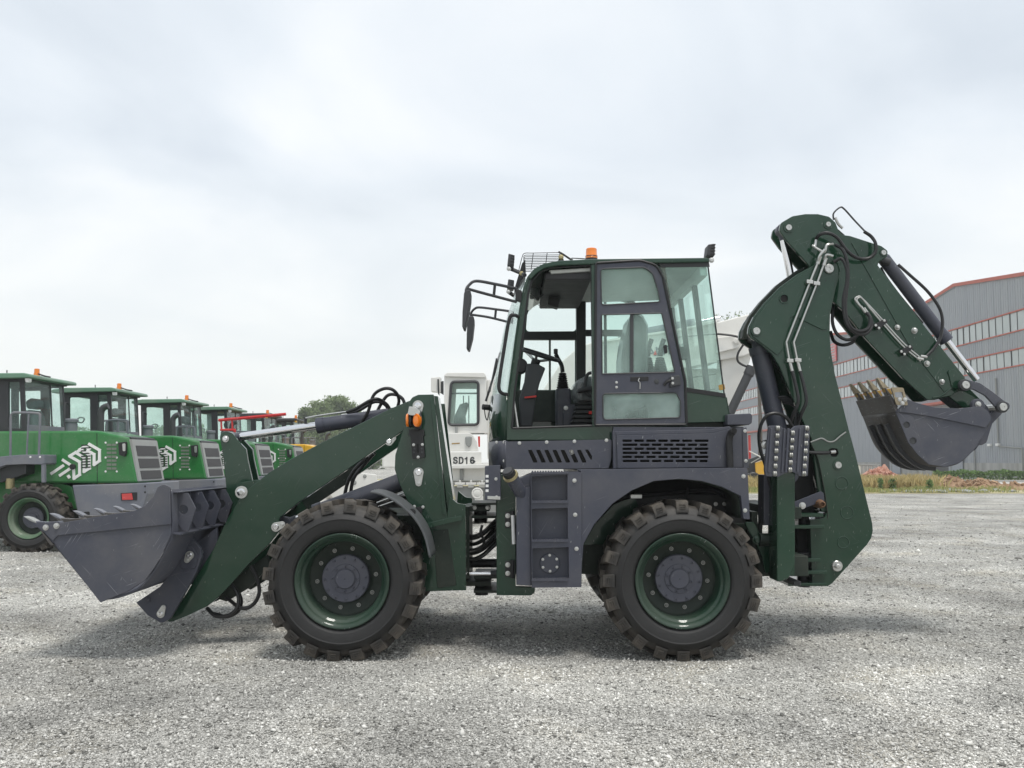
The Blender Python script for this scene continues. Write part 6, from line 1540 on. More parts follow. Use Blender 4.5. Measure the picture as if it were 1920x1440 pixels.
# tracks: loop of shoes round idlers
def track(Y0, Y1):
    za, zb = P(640, 905, DZ).z, 0.0
    xa, xb_ = P(655, 905, DZ).x, P(945, 905, DZ).x; r_ = (za - zb) / 2; zc_ = r_
    loop = []
    n = 14
    for k in range(n): loop.append((xa + (xb_ - xa) * k / n, za, 0))
    for k in range(8): a_ = math.pi / 2 - math.pi * k / 8; loop.append((xb_ + r_ * math.cos(a_), zc_ + r_ * math.sin(a_), a_ - math.pi / 2))
    for k in range(n): loop.append((xb_ - (xb_ - xa) * k / n, zb, math.pi))
    for k in range(8): a_ = -math.pi / 2 - math.pi * k / 8; loop.append((xa + r_ * math.cos(a_), zc_ + r_ * math.sin(a_), a_ - math.pi / 2))
    o = plate('track_core', [(655, 912, 30), (945, 912, 30), (960, 940), (945, 975, 30), (655, 975, 30), (640, 940)], DZ + Y0 + 0.1, Y1 - Y0 - 0.2, 'palegrey', bd, 0.01)
    for (x, z, an) in loop:
        bm = box_bm(-0.105, 0.105, Y0 - Y0, Y1 - Y0, -0.045, 0.0); box_bm(-0.015, 0.015, 0.0, Y1 - Y0, 0.0, 0.05, bm); box_bm(-0.06, 0.06, 0.04, 0.12, -0.10, -0.04, bm)
        s_ = finish('track_shoe', bm, 'white', o, 0.004); s_.location = (x, DZ + Y0, z - 0.005 if z < 0.1 else z); s_.rotation_euler = (0, -an, 0)
        if z < 0.05: s_.location.z = 0.055; 
    return o
tr = track(0.0, 0.45); track(1.85, 2.3)
finish('idler', lathe_bm([(0.12, 0.1), (0.12, -0.02), (0.10, -0.03), (0.085, -0.02), (0.06, -0.03), (0.001, -0.03)], 24, cen=P(895, 925, DZ)), 'white', tr, smooth=True)
dz('roller_box', [(890, 930), (906, 930), (906, 945), (890, 945)], -0.02, 0.1, 'white', bevel=0.01)
dz('front_arm', [(612, 922), (650, 898), (672, 886, 8), (705, 890), (712, 940), (640, 950)], -0.15, -0.05, 'white')
bolt(684, 893, DZ - 0.15, 0.03, bd, 'palegrey', 0.02); bolt(664, 905, DZ - 0.15, 0.04, bd, 'palegrey', 0.02)
dz('blade', [(590, 880, 10), (606, 876), (598, 925), (612, 978), (600, 982), (584, 930)], -0.7, 3.0, 'white')

# ------------------------------------------------------------------ white excavator behind the cab
EX = 9.6
ex = thing('excavator', (P(1230, 900, EX).x, EX + 1.0, 0), 'white excavator with a lettered boom standing behind the backhoe loader\'s cab', 'excavator')
def exl(name, pts, Y0, Y1, mat='white', parent=ex, bevel=0.02, **k): return plate(name, pts, EX + Y0, Y1 - Y0, mat, parent, bevel, **k)
bmx = exl('boom', [(1002, 770), (1012, 742), (1030, 712), (1055, 676), (1085, 650, 20), (1112, 641), (1142, 638), (1215, 628), (1262, 620), (1345, 604), (1400, 590), (1440, 584, 10), (1462, 600, 10), (1440, 650), (1395, 668), (1345, 676), (1262, 690), (1180, 712), (1120, 740), (1090, 790), (1010, 800)], 0.4, 1.0)
exl('boom_top_flange', [(1112, 639), (1142, 636), (1262, 618), (1345, 602), (1345, 605), (1262, 622), (1142, 640), (1112, 643)], 0.34, 1.06, parent=bmx, bevel=0.004)
exl('boom_bottom_flange', [(1180, 711), (1262, 689), (1345, 675), (1345, 678.5), (1262, 693), (1180, 715)], 0.34, 1.06, parent=bmx, bevel=0.004)
exl('lug_plate', [(1344, 633), (1382, 629, 8), (1392, 642, 8), (1384, 652, 6), (1344, 662)], 0.30, 0.40, parent=bmx, bevel=0.01)
bolt(1380, 640, EX + 0.30, 0.05, bmx, 'white', 0.03)
exl('stick', [(1356, 655), (1396, 640), (1412, 660), (1392, 720, 16), (1366, 800), (1340, 800)], 0.5, 0.9, bevel=0.03)
exl('upper_structure', [(1120, 735), (1180, 712), (1262, 692), (1350, 690), (1362, 740), (1358, 850), (1010, 850), (1020, 760)], 0.9, 2.6, bevel=0.06)
exl('body_seam', [(1190, 722), (1345, 700), (1345, 702), (1190, 724)], 0.89, 0.95, 'palegrey', bevel=0)
exl('body_seam', [(1284, 700), (1286, 700), (1300, 780), (1298, 780)], 0.89, 0.95, 'palegrey', bevel=0)
exl('body_seam', [(1150, 745), (1350, 728), (1350, 730), (1150, 747)], 0.89, 0.95, 'palegrey', bevel=0)
tO = text('SHANTUI', P(1187, 673, EX + 0.395), 0.215, 'loadergrey', bmx, rot=(R(90), -math.atan2(7.3, 53), 0), bold=0.003)
exl('logo_triangle', [(1224.5, 666), (1232, 665), (1228.5, 656.5)], 0.38, 0.392, 'redplastic', bmx, 0)
for Y0 in (0.0, 2.4):
    tk2 = exl('track', [(1010, 900, 20), (1360, 900, 20), (1378, 930), (1360, 985, 24), (1010, 985, 24), (995, 930)], Y0 - 0.3, Y0 + 0.3, 'textdark', bevel=0.03)
exl('turntable', [(1100, 850), (1280, 850), (1280, 905), (1100, 905)], 0.4, 2.2, 'textdark')
c1 = rod('stick_cylinder', P(1160, 634, EX + 0.7), P(1302, 606, EX + 0.7), 0.085, 'loadergrey', ex, 16)
rod('piston_rod', P(1302, 606, EX + 0.7), P(1350, 597, EX + 0.7), 0.05, 'chrome', c1, 12)
c2 = rod('bucket_cylinder', P(1368, 776, EX + 0.2), P(1409, 690, EX + 0.2), 0.075, 'trim', ex, 16)
rod('cylinder_head', P(1403, 703, EX + 0.2), P(1410, 688, EX + 0.2), 0.09, 'trim', c2, 16)
rod('cylinder_foot', P(1368, 776, EX + 0.2), P(1352, 822, EX + 0.3), 0.05, 'chrome', c2, 12)
ptube('hose', [(1345, 626, EX + 0.25), (1372, 629, EX + 0.2), (1388, 634, EX + 0.2), (1394, 644, EX + 0.2), (1384, 662, EX + 0.2), (1383, 676, EX + 0.2), (1392, 684, EX + 0.2), (1408, 690, EX + 0.2)], 0.02, 'hose', ex, 6)
ptube('steel_line', [(1270, 632, EX + 0.33), (1345, 626, EX + 0.25)], 0.012, 'palegrey', ex, 6)

# ------------------------------------------------------------------ warehouse on the right
def corr(name, col, dirty):
    m, n, l, b = nodes_of(name)
    t = n.new('ShaderNodeTexCoord'); g = n.new('ShaderNodeNewGeometry')
    mp = n.new('ShaderNodeMapping'); mp.inputs['Scale'].default_value = (1, 2.2, 0.16); l.new(g.outputs['Position'], mp.inputs['Vector'])
    a = n.new('ShaderNodeTexNoise'); a.inputs['Scale'].default_value = 0.9; a.inputs['Detail'].default_value = 6; l.new(mp.outputs[0], a.inputs['Vector'])
    r = n.new('ShaderNodeMapRange'); r.inputs[1].default_value = 0.3; r.inputs[2].default_value = 0.75; l.new(a.outputs[0], r.inputs[0])
    c = n.new('ShaderNodeMix'); c.data_type = 'RGBA'; l.new(r.outputs[0], c.inputs[0])
    c.inputs[6].default_value = (*col, 1); c.inputs[7].default_value = (*dirty, 1); l.new(c.outputs[2], b.inputs['Base Color'])
    b.inputs['Roughness'].default_value = 0.55
    MATS[name] = m
corr('cladding', (0.29, 0.31, 0.34), (0.345, 0.365, 0.385))
corr('concrete', (0.42, 0.42, 0.40), (0.24, 0.235, 0.22))
plain('trimred', (0.46, 0.12, 0.085), 0.6)
plain('winglass', (0.36, 0.41, 0.41), 0.12, coat=0.8, var=0.3, scale=0.6)  # pale base colour stands in for sky reflected in the panes
plain('frameblack', (0.04, 0.042, 0.045), 0.5)
FX_ = 35.0
D_A, D_B = 56, 152
wh = thing('warehouse', (FX_ + 8, 100 - DIST, 0), 'long grey metal clad warehouse with red trim and two window bands', 'warehouse')
def fz(py, D, z0=CAMZ): return z0 + (HOR - py) / FPX * D
ZB = dict(base=1.08, b2a=7.8, b2b=8.97, b1a=10.2, b1b=11.6)
def roofz(D):
    t = ((D - 75) / 30.0) % 1.0
    return 15.0 - 0.108 * 30 * min(t, 1 - t)
def yz_box(name, x0, x1, D0, D1, z0, z1, mat, parent, bevel=0.0): return box(name, x0, x1, D0 - DIST, D1 - DIST, z0, z1, mat, parent, bevel)
yz_box('base_wall', FX_ - 0.05, FX_ + 0.35, D_A, D_B, -0.02, ZB['base'], 'concrete', wh)
yz_box('inner_wall', FX_ + 0.30, FX_ + 16, D_A, D_B, -0.02, 13.35, 'cladding', wh)
def panel_mesh(name, w, z0, z1, z2=None, mat='cladding'):
    """ribbed sheet: three ribs across its width, top edge z1..z2"""
    z2 = z1 if z2 is None else z2
    bm = bmesh.new(); prof = [(0.0, 0.0), (0.04, 0.0), (0.06, -0.035), (0.11, -0.035), (0.13, 0.0), (0.37, 0.0), (0.38, -0.02), (0.42, -0.02), (0.43, 0.0), (0.70, 0.0), (0.71, -0.02), (0.75, -0.02), (0.76, 0.0), (w, 0.0)]
    lo = [bm.verts.new((x, y, z0)) for y, x in prof]; hi = [bm.verts.new((x, y, z1 + (z2 - z1) * y / w)) for y, x in prof]
    for k in range(len(prof) - 1): bm.faces.new((lo[k], lo[k + 1], hi[k + 1], hi[k]))
    me = bpy.data.meshes.new(name); bm.to_mesh(me); bm.free(); me.materials.append(MATS[mat]); return me
pm_low = panel_mesh('wall_panel', 1.0, ZB['base'], ZB['b2a']); pm_mid = panel_mesh('wall_panel', 1.0, ZB['b2b'], ZB['b1a'])
pane_me = bpy.data.meshes.new('window_pane'); bm = box_bm(0.03, 0.05, 0.03, 0.97, -0.5, 0.5); bm.to_mesh(pane_me); bm.free(); pane_me.materials.append(MATS['winglass'])
mul_me = bpy.data.meshes.new('mullion'); bm = box_bm(0.01, 0.08, -0.03, 0.03, -0.5, 0.5); bm.to_mesh(mul_me); bm.free(); mul_me.materials.append(MATS['frameblack'])
DOORS = [(76.5, 79.5, 4.4), (88.5, 91.0, 3.6)]
for D in range(D_A, D_B):
    y = D - DIST
    o = link('wall_panel', pm_low, None, wh); o.location = (FX_, y, 0)
    o = link('wall_panel', pm_mid, None, wh); o.location = (FX_, y, 0)
    o = link('wall_panel', panel_mesh('wall_panel', 1.0, ZB['b1b'], roofz(D), roofz(D + 1)), None, wh); o.location = (FX_, y, 0)
    for za_, zb_ in ((ZB['b2a'], ZB['b2b']), (ZB['b1a'], ZB['b1b'])):
        o = link('window_pane', pane_me, None, wh); o.location = (FX_ + 0.02 * random.random(), y, (za_ + zb_) / 2); o.scale = (1, 1, zb_ - za_); o.rotation_euler = (0, 0, random.uniform(-0.02, 0.02))
        o = link('mullion', mul_me, None, wh); o.location = (FX_, y, (za_ + zb_) / 2); o.scale = (1, 1, zb_ - za_)
for z in (ZB['b2a'], ZB['b2b'], ZB['b1a'], ZB['b1b']):
    yz_box('trim_rail', FX_ - 0.07, FX_ + 0.1, D_A, D_B, z - 0.045, z + 0.045, 'trimred', wh, 0.01)
for Dk in range(45, 151, 15):
    D0, D1 = max(D_A, Dk), min(D_B, Dk + 15)
    bm = bmesh.new()
    pts = [(D0, roofz(D0)), (D1, roofz(D1))] if Dk + 15 != 60 else [(D0, roofz(D0)), (D1, roofz(D1))]
    vv = []
    for x in (FX_ - 0.15, FX_ + 0.2):
        for (D, z) in pts: vv += [bm.verts.new((x, D - DIST, z - 0.05)), bm.verts.new((x, D - DIST, z + 0.2))]
    a, b = vv[:4], vv[4:]
    for q in ((a[0], a[2], a[3], a[1]), (b[0], b[1], b[3], b[2]), (a[1], a[3], b[3], b[1]), (a[0], b[0], b[2], a[2]), (a[0], a[1], b[1], b[0]), (a[2], b[2], b[3], a[3])): bm.faces.new(q)
    finish('roof_trim', bm, 'trimred', wh)
    bm = bmesh.new(); q = [(FX_ - 0.1, D0 - DIST, roofz(D0)), (FX_ - 0.1, D1 - DIST, roofz(D1)), (FX_ + 16.3, D1 - DIST, roofz(D1)), (FX_ + 16.3, D0 - DIST, roofz(D0))]
    bm.faces.new([bm.verts.new(v) for v in q]); o = finish('roof_sheet', bm, 'cladding', wh); o.modifiers.new('thick', 'SOLIDIFY').thickness = 0.1
for (d0, d1, h) in DOORS:
    dd = yz_box('door', FX_ - 0.12, FX_ - 0.06, d0, d1, 0, h, 'frameblack', wh, 0.01)
    yz_box('door_leaf', FX_ - 0.16, FX_ - 0.12, d0 - 2.0, d0 + 0.4, 0.05, h, 'cladding', dd, 0.01)
    yz_box('door_post', FX_ - 0.2, FX_ - 0.05, d0 - 0.1, d0 + 0.05, 0, h + 0.1, 'palegrey', dd, 0.01)
yz_box('canopy', FX_ - 0.9, FX_, 76, 84, 5.75, 5.95, 'trimred', wh, 0.02)
yz_box('canopy', FX_ - 0.9, FX_, 118, 150, 5.2, 5.4, 'trimred', wh, 0.02)
for D, z0, z1 in ((72.6, 0.3, 6.5), (83.0, 0.2, 5.5), (69.0, 2.3, 7.2)): rod('downpipe', (FX_ - 0.12, D - DIST, z0), (FX_ - 0.12, D - DIST, z1), 0.055, 'palegrey', wh, 8)
rod('downpipe', (FX_ - 0.12, 69 - DIST, 2.3), (FX_ - 0.12, 65.8 - DIST, 2.1), 0.05, 'palegrey', wh, 8)
rod('downpipe', (FX_ - 0.12, 65.8 - DIST, 2.1), (FX_ - 0.12, 65.8 - DIST, 0.2), 0.05, 'palegrey', wh, 8)
for D in (70.2, 69.0, 64.8, 74.2): yz_box('wall_lamp', FX_ - 0.25, FX_ - 0.03, D - 0.2, D + 0.2, 2.3, 2.48, 'whitemark', wh, 0.03)
sg = box('wall_banner', FX_ - 0.25, FX_ - 0.1, 102.5 - DIST, 105.3 - DIST, 11.9, 13.9, 'redlens', None); tag(sg, 'small red banner with pale rows hanging high on the grey warehouse wall', 'banner')
for k in range(6): box('banner_row', FX_ - 0.27, FX_ - 0.255, 102.9 - DIST, 104.9 - DIST, 12.05 + k * 0.3, 12.17 + k * 0.3, 'palegrey', sg, 0)
# ------------------------------------------------------------------ verge, road, hedge, rubble
def soil(name, c0, c1, sc=1.2):
    m, n, l, b = nodes_of(name)
    t = n.new('ShaderNodeTexCoord'); a = n.new('ShaderNodeTexNoise'); a.inputs['Scale'].default_value = sc; a.inputs['Detail'].default_value = 8; a.inputs['Roughness'].default_value = 0.7
    l.new(t.outputs['Object'], a.inputs['Vector'])
    c = n.new('ShaderNodeMix'); c.data_type = 'RGBA'
    r = n.new('ShaderNodeMapRange'); r.inputs[1].default_value = 0.35; r.inputs[2].default_value = 0.65; l.new(a.outputs[0], r.inputs[0]); l.new(r.outputs[0], c.inputs[0])
    c.inputs[6].default_value = (*c0, 1); c.inputs[7].default_value = (*c1, 1); l.new(c.outputs[2], b.inputs['Base Color']); b.inputs['Roughness'].default_value = 0.95
    bp = n.new('ShaderNodeBump'); bp.inputs['Strength'].default_value = 0.6; bp.inputs['Distance'].default_value = 0.05; l.new(a.outputs[0], bp.inputs['Height']); l.new(bp.outputs[0], b.inputs['Normal'])
    MATS[name] = m
soil('vergesoil', (0.46, 0.38, 0.25), (0.30, 0.30, 0.14))
soil('dirt', (0.24, 0.145, 0.08), (0.40, 0.27, 0.17), 2.5)
soil('roadslab', (0.55, 0.53, 0.49), (0.47, 0.455, 0.42), 0.4)
soil('brickmix', (0.30, 0.10, 0.06), (0.58, 0.36, 0.28), 4.0)
def sheet(name, x0, x1, D0, D1, z, mat, n=40):
    vs_, fs = [], []
    for j in range(n + 1):
        for i in range(n + 1):
            x = x0 + (x1 - x0) * i / n; y = D0 + (D1 - D0) * j / n - DIST
            if j in (0,): y += 0.8 * noise.noise(Vector((x * 0.5, 3, 0)))
            vs_.append((x, y, z))
    for j in range(n):
        for i in range(n): fs.append((j * (n + 1) + i, j * (n + 1) + i + 1, (j + 1) * (n + 1) + i + 1, (j + 1) * (n + 1) + i))
    me = bpy.data.meshes.new(name); me.from_pydata(vs_, [], fs)
    return tag(link(name, me, mat), kind='structure')
sheet('verge', -20, 60, 37.5, 66, 0.004, 'vergesoil')
sheet('road', 17, 60, 45.5, 56, 0.012, 'roadslab')
box('kerb', 22, 40, 56 - DIST, 56.25 - DIST, 0.0, 0.14, 'concrete', None).update_tag()
tag(bpy.data.objects['kerb'], kind='structure')

def leaf_mat(name, cols, transl=0.3):
    m, n, l, b = nodes_of(name)
    at = n.new('ShaderNodeAttribute'); at.attribute_name = 'shade'
    r = n.new('ShaderNodeValToRGB'); e = r.color_ramp.elements
    e[0].color = (*cols[0], 1); e[1].color = (*cols[-1], 1)
    for k, c in enumerate(cols[1:-1]): q = e.new((k + 1) / (len(cols) - 1)); q.color = (*c, 1)
    l.new(at.outputs['Fac'], r.inputs[0]); l.new(r.outputs[0], b.inputs['Base Color']); b.inputs['Roughness'].default_value = 0.7
    tr = n.new('ShaderNodeBsdfTranslucent'); l.new(r.outputs[0], tr.inputs[0])
    mx = n.new('ShaderNodeMixShader'); mx.inputs[0].default_value = transl
    l.new(b.outputs[0], mx.inputs[1]); l.new(tr.outputs[0], mx.inputs[2]); l.new(mx.outputs[0], n['Material Output'].inputs[0])
    MATS[name] = m
leaf_mat('leaf', [(0.16, 0.22, 0.09), (0.23, 0.31, 0.13), (0.32, 0.40, 0.19)], 0.5)  # foliage paled beyond its own green: distant haze put into the colour
leaf_mat('hedgeleaf', [(0.08, 0.15, 0.035), (0.14, 0.25, 0.07), (0.24, 0.36, 0.12)])
leaf_mat('straw', [(0.38, 0.30, 0.13), (0.56, 0.45, 0.20), (0.70, 0.58, 0.30)])
leaf_mat('greengrass', [(0.20, 0.25, 0.07), (0.34, 0.36, 0.13), (0.55, 0.48, 0.24)])

def tri_mesh(name, co, idx, shade, mat):
    me = bpy.data.meshes.new(name); nf = len(idx)
    me.vertices.add(len(co)); me.vertices.foreach_set('co', np.asarray(co, float).ravel())
    k = idx.shape[1]
    me.loops.add(nf * k); me.loops.foreach_set('vertex_index', idx.ravel())
    me.polygons.add(nf); me.polygons.foreach_set('loop_start', np.arange(0, nf * k, k)); me.polygons.foreach_set('loop_total', np.full(nf, k))
    a = me.attributes.new('shade', 'FLOAT', 'POINT'); a.data.foreach_set('value', shade)
    me.update(); me.validate(); me.materials.append(MATS[mat]); return me
def blades(name, n, x0, x1, D0, D1, h, w, mat, seed, label, dens=None):
    r_ = np.random.default_rng(seed)
    x = r_.uniform(x0, x1, n * 2); D = r_.uniform(D0, D1, n * 2)
    cl = np.array([noise.noise(Vector((a * 0.55, b * 0.55, seed))) for a, b in zip(x, D)])
    keep = cl > r_.uniform(-0.55, 0.25, n * 2)
    if dens is not None: keep &= r_.random(n * 2) < dens(x, D)
    x, D, cl = x[keep][:n], D[keep][:n], cl[keep][:n]; n = len(x); y = D - DIST
    hh = h * r_.uniform(0.5, 1.15, n) * (0.85 + 0.6 * np.clip(cl, -0.3, 0.6)); a = r_.uniform(0, 6.28, n); ln = r_.normal(0, 0.28, (n, 2)) * hh[:, None]
    dxv, dyv = np.cos(a) * w, np.sin(a) * w
    z0 = np.full(n, 0.03)
    v0 = np.stack([x - dxv, y - dyv, z0], 1); v1 = np.stack([x + dxv, y + dyv, z0], 1)
    v2 = np.stack([x + ln[:, 0] * 0.4 + dxv * 0.7, y + ln[:, 1] * 0.4 + dyv * 0.7, z0 + hh * 0.6], 1); v3 = np.stack([x + ln[:, 0] + 0.001, y + ln[:, 1], z0 + hh], 1)
    co = np.stack([v0, v1, v2, v3], 1).reshape(-1, 3)
    idx = np.arange(n * 4).reshape(n, 4)
    me = tri_mesh(name, co, idx, np.repeat(np.clip(r_.normal(0.5, 0.25, n), 0, 1), 4), mat)
    return tag(link(name, me, None), label, 'grass', kind='stuff')
blades('dry_grass', 30000, 6, 23.0, 40.5, 52, 0.52, 0.018, 'straw', 21, 'tall dry straw coloured grass along the edge of the yard', lambda x, D: np.clip((0.452 - x / D) / 0.05, 0.0, 1))
blades('green_grass', 9000, 4, 24, 37.8, 42, 0.20, 0.02, 'greengrass', 22, 'short yellowish green grass between gravel and dry grass', lambda x, D: np.clip((0.53 - x / D) / 0.12, 0.04, 1))
# young green shoots among the dry grass
for k, (x, D) in enumerate(((15.1, 39.5), (17.0, 39.3), (16.0, 40.5))):
    r_ = np.random.default_rng(40 + k); n = 160
    a = r_.uniform(0, 6.28, n); hgt = r_.uniform(0.05, 0.5, n); rad = r_.uniform(0.01, 0.13, n)
    c = np.stack([x + np.cos(a) * rad, D - DIST + np.sin(a) * rad, 0.03 + hgt], 1); sz = 0.03
    co = (c[:, None, :] + r_.normal(0, sz, (n, 4, 3))).reshape(-1, 3)
    t = thing('weed', (x, D - DIST, 0), ['leafy green weed leftmost of three at the gravel edge', 'leafy green weed rightmost of three at the gravel edge', 'leafy green weed between two others at the gravel edge'][k], 'plant', 'weeds at the edge of the yard')
    link('foliage', tri_mesh('foliage', co, np.arange(n * 4).reshape(n, 4), np.clip(r_.normal(0.5, 0.25, n), 0, 1).repeat(4), 'hedgeleaf'), None, t)
    rod('stem', (x, D - DIST, 0.0), (x, D - DIST, 0.55), 0.012, 'bark', t, 5)
# clipped hedge
def hedge(x0, x1, D, h, w, label, seed):
    r_ = np.random.default_rng(seed); n = int(1700 * (x1 - x0) / 3)
    t = thing('hedge', ((x0 + x1) / 2, D - DIST, 0), label, 'hedge')
    x = r_.uniform(x0, x1, n); y = D - DIST + r_.uniform(-w, w, n); z = 0.04 + h * (1 - r_.random(n) ** 2.2) * (0.9 + 0.14 * np.sin(x * 5.1) * np.cos(x * 2.3))
    co = (np.stack([x, y, z], 1)[:, None, :] + r_.normal(0, 0.045, (n, 4, 3))).reshape(-1, 3)
    link('foliage', tri_mesh('foliage', co, np.arange(n * 4).reshape(n, 4), np.clip(r_.normal(0.45, 0.28, n), 0, 1).repeat(4), 'hedgeleaf'), None, t)
    for k in range(int((x1 - x0) / 1.2)): rod('stem', (x0 + 0.6 + k * 1.2, D - DIST, 0), (x0 + 0.6 + k * 1.2, D - DIST, h * 0.8), 0.04, 'bark', t, 5)
hedge(25.6, 33.8, 58.5, 0.62, 0.4, 'clipped green hedge in front of the grey warehouse at the right edge', 31)
hedge(22.2, 24.0, 62, 0.45, 0.4, 'low dark green hedge behind the dry grass, left of the digging bucket\'s shade', 33) if False else None
# dirt heaps, brick rubble, white crate
def heap(name, cx_, D, rx_, ry_, h, mat, label, cat, seed, bricks=0):
    bm = bmesh.new(); n = 34
    g = []
    for j in range(n + 1):
        row = []
        for i in range(n + 1):
            u_, v_ = i / n * 2 - 1, j / n * 2 - 1
            rr = math.sqrt(u_ * u_ + v_ * v_); z = max(0.0, 1 - rr) ** 0.9 * h
            z *= 1 + 0.9 * noise.noise(Vector((u_ * 3 + seed, v_ * 3, 0))) + 0.5 * noise.noise(Vector((u_ * 8 + seed, v_ * 8, 4)))
            row.append(bm.verts.new((cx_ + u_ * rx_, D - DIST + v_ * ry_, z + 0.01)))
        g.append(row)
    for j in range(n):
        for i in range(n): bm.faces.new((g[j][i], g[j][i + 1], g[j + 1][i + 1], g[j + 1][i]))
    r_ = random.Random(seed)
    for k in range(bricks):
        u_, v_ = r_.gauss(0, 0.38), r_.gauss(0, 0.38); rr = math.hypot(u_, v_)
        if rr > 0.95: continue
        z = max(0, 1 - rr) ** 0.9 * h; s = r_.uniform(0.07, 0.17)
        b2 = bmesh.ops.create_cube(bm, size=1.0)['verts']
        bmesh.ops.scale(bm, vec=(s * 1.6, s, s * 0.7), verts=b2)
        bmesh.ops.rotate(bm, cent=(0, 0, 0), matrix=Matrix.Rotation(r_.uniform(0, 6), 3, Vector((r_.gauss(0, 1), r_.gauss(0, 1), r_.gauss(0, 1))).normalized()), verts=b2)
        bmesh.ops.translate(bm, vec=(cx_ + u_ * rx_, D - DIST + v_ * ry_, z + s * 0.4), verts=b2)
    return tag(finish(name, bm, mat, None), label, cat)
heap('rubble_pile', (1645 - 960) / 1800 * 55, 55, 1.6, 1.3, 0.75, 'brickmix', 'pile of broken red bricks on the dry grass beside the boom', 'rubble', 3, 320)
heap('dirt_heap', (1830 - 960) / 1800 * 43.5, 43.5, 1.9, 1.0, 0.34, 'dirt', 'brown clods of dug soil, nearer the dry grass', 'soil heap', 5, 50)
heap('dirt_heap', (1905 - 960) / 1800 * 42.5, 42.5, 1.7, 0.8, 0.22, 'dirt', 'low brown heap of dug soil at the right edge of the photo', 'soil heap', 8, 40)
heap('dirt_heap', (1790 - 960) / 1800 * 44.5, 44.8, 1.0, 0.9, 0.46, 'dirt', 'brown soil heap merging with the end of the dry grass', 'soil heap', 12, 30)
cr = box('storage_crate', 20.6, 21.7, 57 - DIST, 58.0 - DIST, 0.02, 0.98, 'white', None, 0.02); tag(cr, 'pale crate standing behind the red brick rubble', 'crate')
box('crate_lid', 20.55, 21.75, 56.95 - DIST, 58.05 - DIST, 0.985, 1.05, 'palegrey', cr, 0.01)
for k in range(5): box('crate_slat', 20.62 + k * 0.22, 20.78 + k * 0.22, 56.96 - DIST, 56.99 - DIST, 0.1, 0.95, 'palegrey', cr, 0.0)
# pale broken stones along the verge
r_ = random.Random(3)
bm = bmesh.new()
for k in range(90):
    px = r_.choice((r_.gauss(1740, 40), r_.uniform(1640, 1900))); D = r_.uniform(38.2, 41); s = r_.uniform(0.05, 0.16)
    b2 = bmesh.ops.create_icosphere(bm, subdivisions=1, radius=s)['verts']
    for v in b2: v.co = Vector((v.co.x * 1.5, v.co.y, v.co.z * 0.55)) * r_.uniform(0.8, 1.2)
    bmesh.ops.translate(bm, vec=((px - 960) / 1800 * D, D - DIST, 0.05), verts=b2)
o = finish('broken_stones', bm, 'palegrey', None); tag(o, 'pale broken stones strewn along the grassy edge of the yard', 'stones', kind='stuff')
# small yellow machine seen between wheel arch and stabiliser
MD = 40.0
mr = thing('roller', ((1424 - 960) / 1800 * (MD + DIST), MD, 0), 'small yellow and black machine on the grass behind the stabiliser', 'compactor')
mz = MD
def q_(name, pts, Y0, Y1, mat, bevel=0.02): return plate(name, pts, mz + Y0, Y1 - Y0, mat, mr, bevel)
q_('body', [(1416, 868, 3), (1436, 862, 3), (1452, 866, 3), (1452, 896), (1418, 898)], 0, 0.6, 'yellow')
q_('engine', [(1402, 872, 2), (1416, 866, 2), (1418, 888), (1404, 890)], 0.1, 0.5, 'black')
q_('boom_arm', [(1402, 862), (1432, 851), (1450, 851), (1450, 858), (1424, 864), (1404, 872)], 0.1, 0.3, 'trim')
for px in (1412, 1444): finish('wheel', lathe_bm([(0.30, 0.0), (0.36, 0.05), (0.36, 0.2), (0.30, 0.25)], 20, cen=Vector((P(px, 900, mz).x, mz - 0.1, 0.37)), close=True), 'black', mr, smooth=True)
ptube('frame_bar', [(1405, 846, mz), (1440, 864, mz)], 0.03, 'white', mr, 6, False); ptube('frame_bar', [(1408, 868, mz - 0.05), (1440, 850, mz - 0.05)], 0.025, 'palegrey', mr, 6, False)
rp_ = P(1405, 816, 46); rpost = thing('red_post', (rp_.x, 46, 0), 'slender red steel post behind the grey rear fender', 'post')
rod('post', (rp_.x, 46, -0.02), (rp_.x, 46, rp_.z), 0.07, 'red', rpost, 8); box('foot_plate', rp_.x - 0.15, rp_.x + 0.15, 45.85, 46.15, 0.03, 0.06, 'red', rpost); box('post_cap', rp_.x - 0.09, rp_.x + 0.09, 45.91, 46.09, rp_.z, rp_.z + 0.04, 'palegrey', rpost)
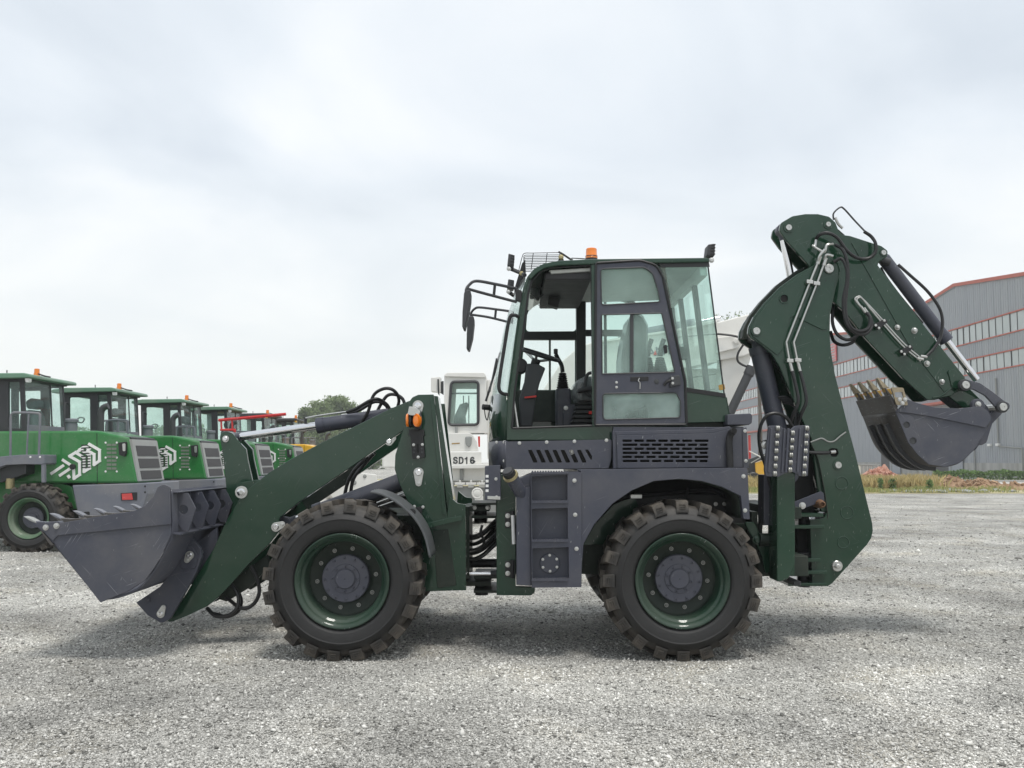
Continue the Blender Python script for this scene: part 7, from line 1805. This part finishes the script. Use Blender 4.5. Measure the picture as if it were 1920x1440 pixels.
# ------------------------------------------------------------------ trees
def tree(px, D, top, width, label, seed, sparse=1.0, group='trees beyond the yard', low=0.25):
    r_ = np.random.default_rng(seed); x = (px - CX) / FPX * D; H = fz(top, D); W = width * D / FPX
    t = thing('tree', (x, D - DIST, 0), label, 'tree', group)
    tk_ = bmesh.new()
    sweep(tk_, [(x, D - DIST, -0.05), (x + 0.1, D - DIST, H * 0.35), (x - 0.1, D - DIST, H * 0.7), (x, D - DIST, H * 0.93)], [0.28, 0.22, 0.13, 0.03], 8)
    ends = []
    for k in range(34):
        h0 = H * r_.uniform(low, 0.86); a = r_.uniform(0, 6.28); L = W * 0.5 * r_.uniform(0.5, 1.0) * (1 - 0.5 * max(0, h0 / H - 0.25) * (0 if low > 0.5 else 1))
        e_ = Vector((x + math.cos(a) * L, D - DIST + math.sin(a) * L, h0 + H * r_.uniform(0.08, 0.24)))
        e_.z = min(e_.z, H * 0.97); m_ = Vector((x, D - DIST, h0)).lerp(e_, 0.5) + Vector((0, 0, -0.1))
        sweep(tk_, [(x, D - DIST, h0), m_, e_], [0.09, 0.05, 0.015], 5); ends += [m_.lerp(e_, 0.4), e_]
    finish('trunk', tk_, 'bark', t, smooth=True)
    cl = [Vector((x, D - DIST, H * 0.95))] + ends
    n = int(11000 * sparse); ci = r_.integers(0, len(cl), n); C = np.array([tuple(v) for v in cl])[ci]
    rad = W * r_.uniform(0.05, 0.13, len(cl))[ci]
    p = C + r_.normal(0, 1, (n, 3)) * rad[:, None] * np.array([1, 1, 0.75]); p[:, 2] = np.minimum(p[:, 2], H * 1.02)
    s = 0.0017 * D
    co = (p[:, None, :] + r_.normal(0, s * 0.55, (n, 4, 3))).reshape(-1, 3)
    sh = np.clip(r_.normal(0.5, 0.2, len(cl))[ci] + r_.normal(0, 0.15, n), 0, 1)
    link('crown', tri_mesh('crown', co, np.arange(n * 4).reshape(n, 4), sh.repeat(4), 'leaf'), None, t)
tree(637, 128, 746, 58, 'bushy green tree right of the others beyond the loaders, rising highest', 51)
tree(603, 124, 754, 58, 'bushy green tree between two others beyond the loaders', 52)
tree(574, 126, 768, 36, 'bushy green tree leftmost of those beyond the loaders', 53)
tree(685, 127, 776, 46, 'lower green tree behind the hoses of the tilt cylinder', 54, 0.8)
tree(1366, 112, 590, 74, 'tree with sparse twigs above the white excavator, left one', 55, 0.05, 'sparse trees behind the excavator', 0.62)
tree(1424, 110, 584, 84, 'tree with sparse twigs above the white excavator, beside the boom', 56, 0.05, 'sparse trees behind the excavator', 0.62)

# low wood far off to the left, behind the row of loaders
r_ = np.random.default_rng(77); n = 26000
x = r_.uniform(-110, -18, n); hgt = 4.2 + 1.4 * np.sin(x * 0.37) + 0.9 * np.sin(x * 1.13 + 1)
z = hgt * r_.random(n) ** 0.7; y = 135 - DIST + r_.uniform(-3, 3, n)
co = (np.stack([x, y, z + 0.1], 1)[:, None, :] + r_.normal(0, 0.22, (n, 4, 3))).reshape(-1, 3)
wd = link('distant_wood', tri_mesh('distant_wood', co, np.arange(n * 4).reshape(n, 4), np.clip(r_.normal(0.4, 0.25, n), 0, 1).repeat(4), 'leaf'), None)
tag(wd, 'low far-off belt of green trees along the left horizon', 'wood', kind='stuff')
# ------------------------------------------------------------------ thin summer haze over the yard
hm_ = bpy.data.materials.new('haze'); hm_.use_nodes = True
hn, hl = hm_.node_tree.nodes, hm_.node_tree.links; hn.clear()
ho = hn.new('ShaderNodeOutputMaterial'); pv = hn.new('ShaderNodeVolumePrincipled')
pv.inputs['Color'].default_value = (0.93, 0.95, 0.95, 1); pv.inputs['Density'].default_value = 0.0011
hl.new(pv.outputs[0], ho.inputs['Volume'])
hz_o = finish('haze', box_bm(-115, 75, -61, 150, -1.2, 19.5), hm_, None); tag(hz_o, 'thin pale haze over the whole yard', 'haze', kind='stuff')
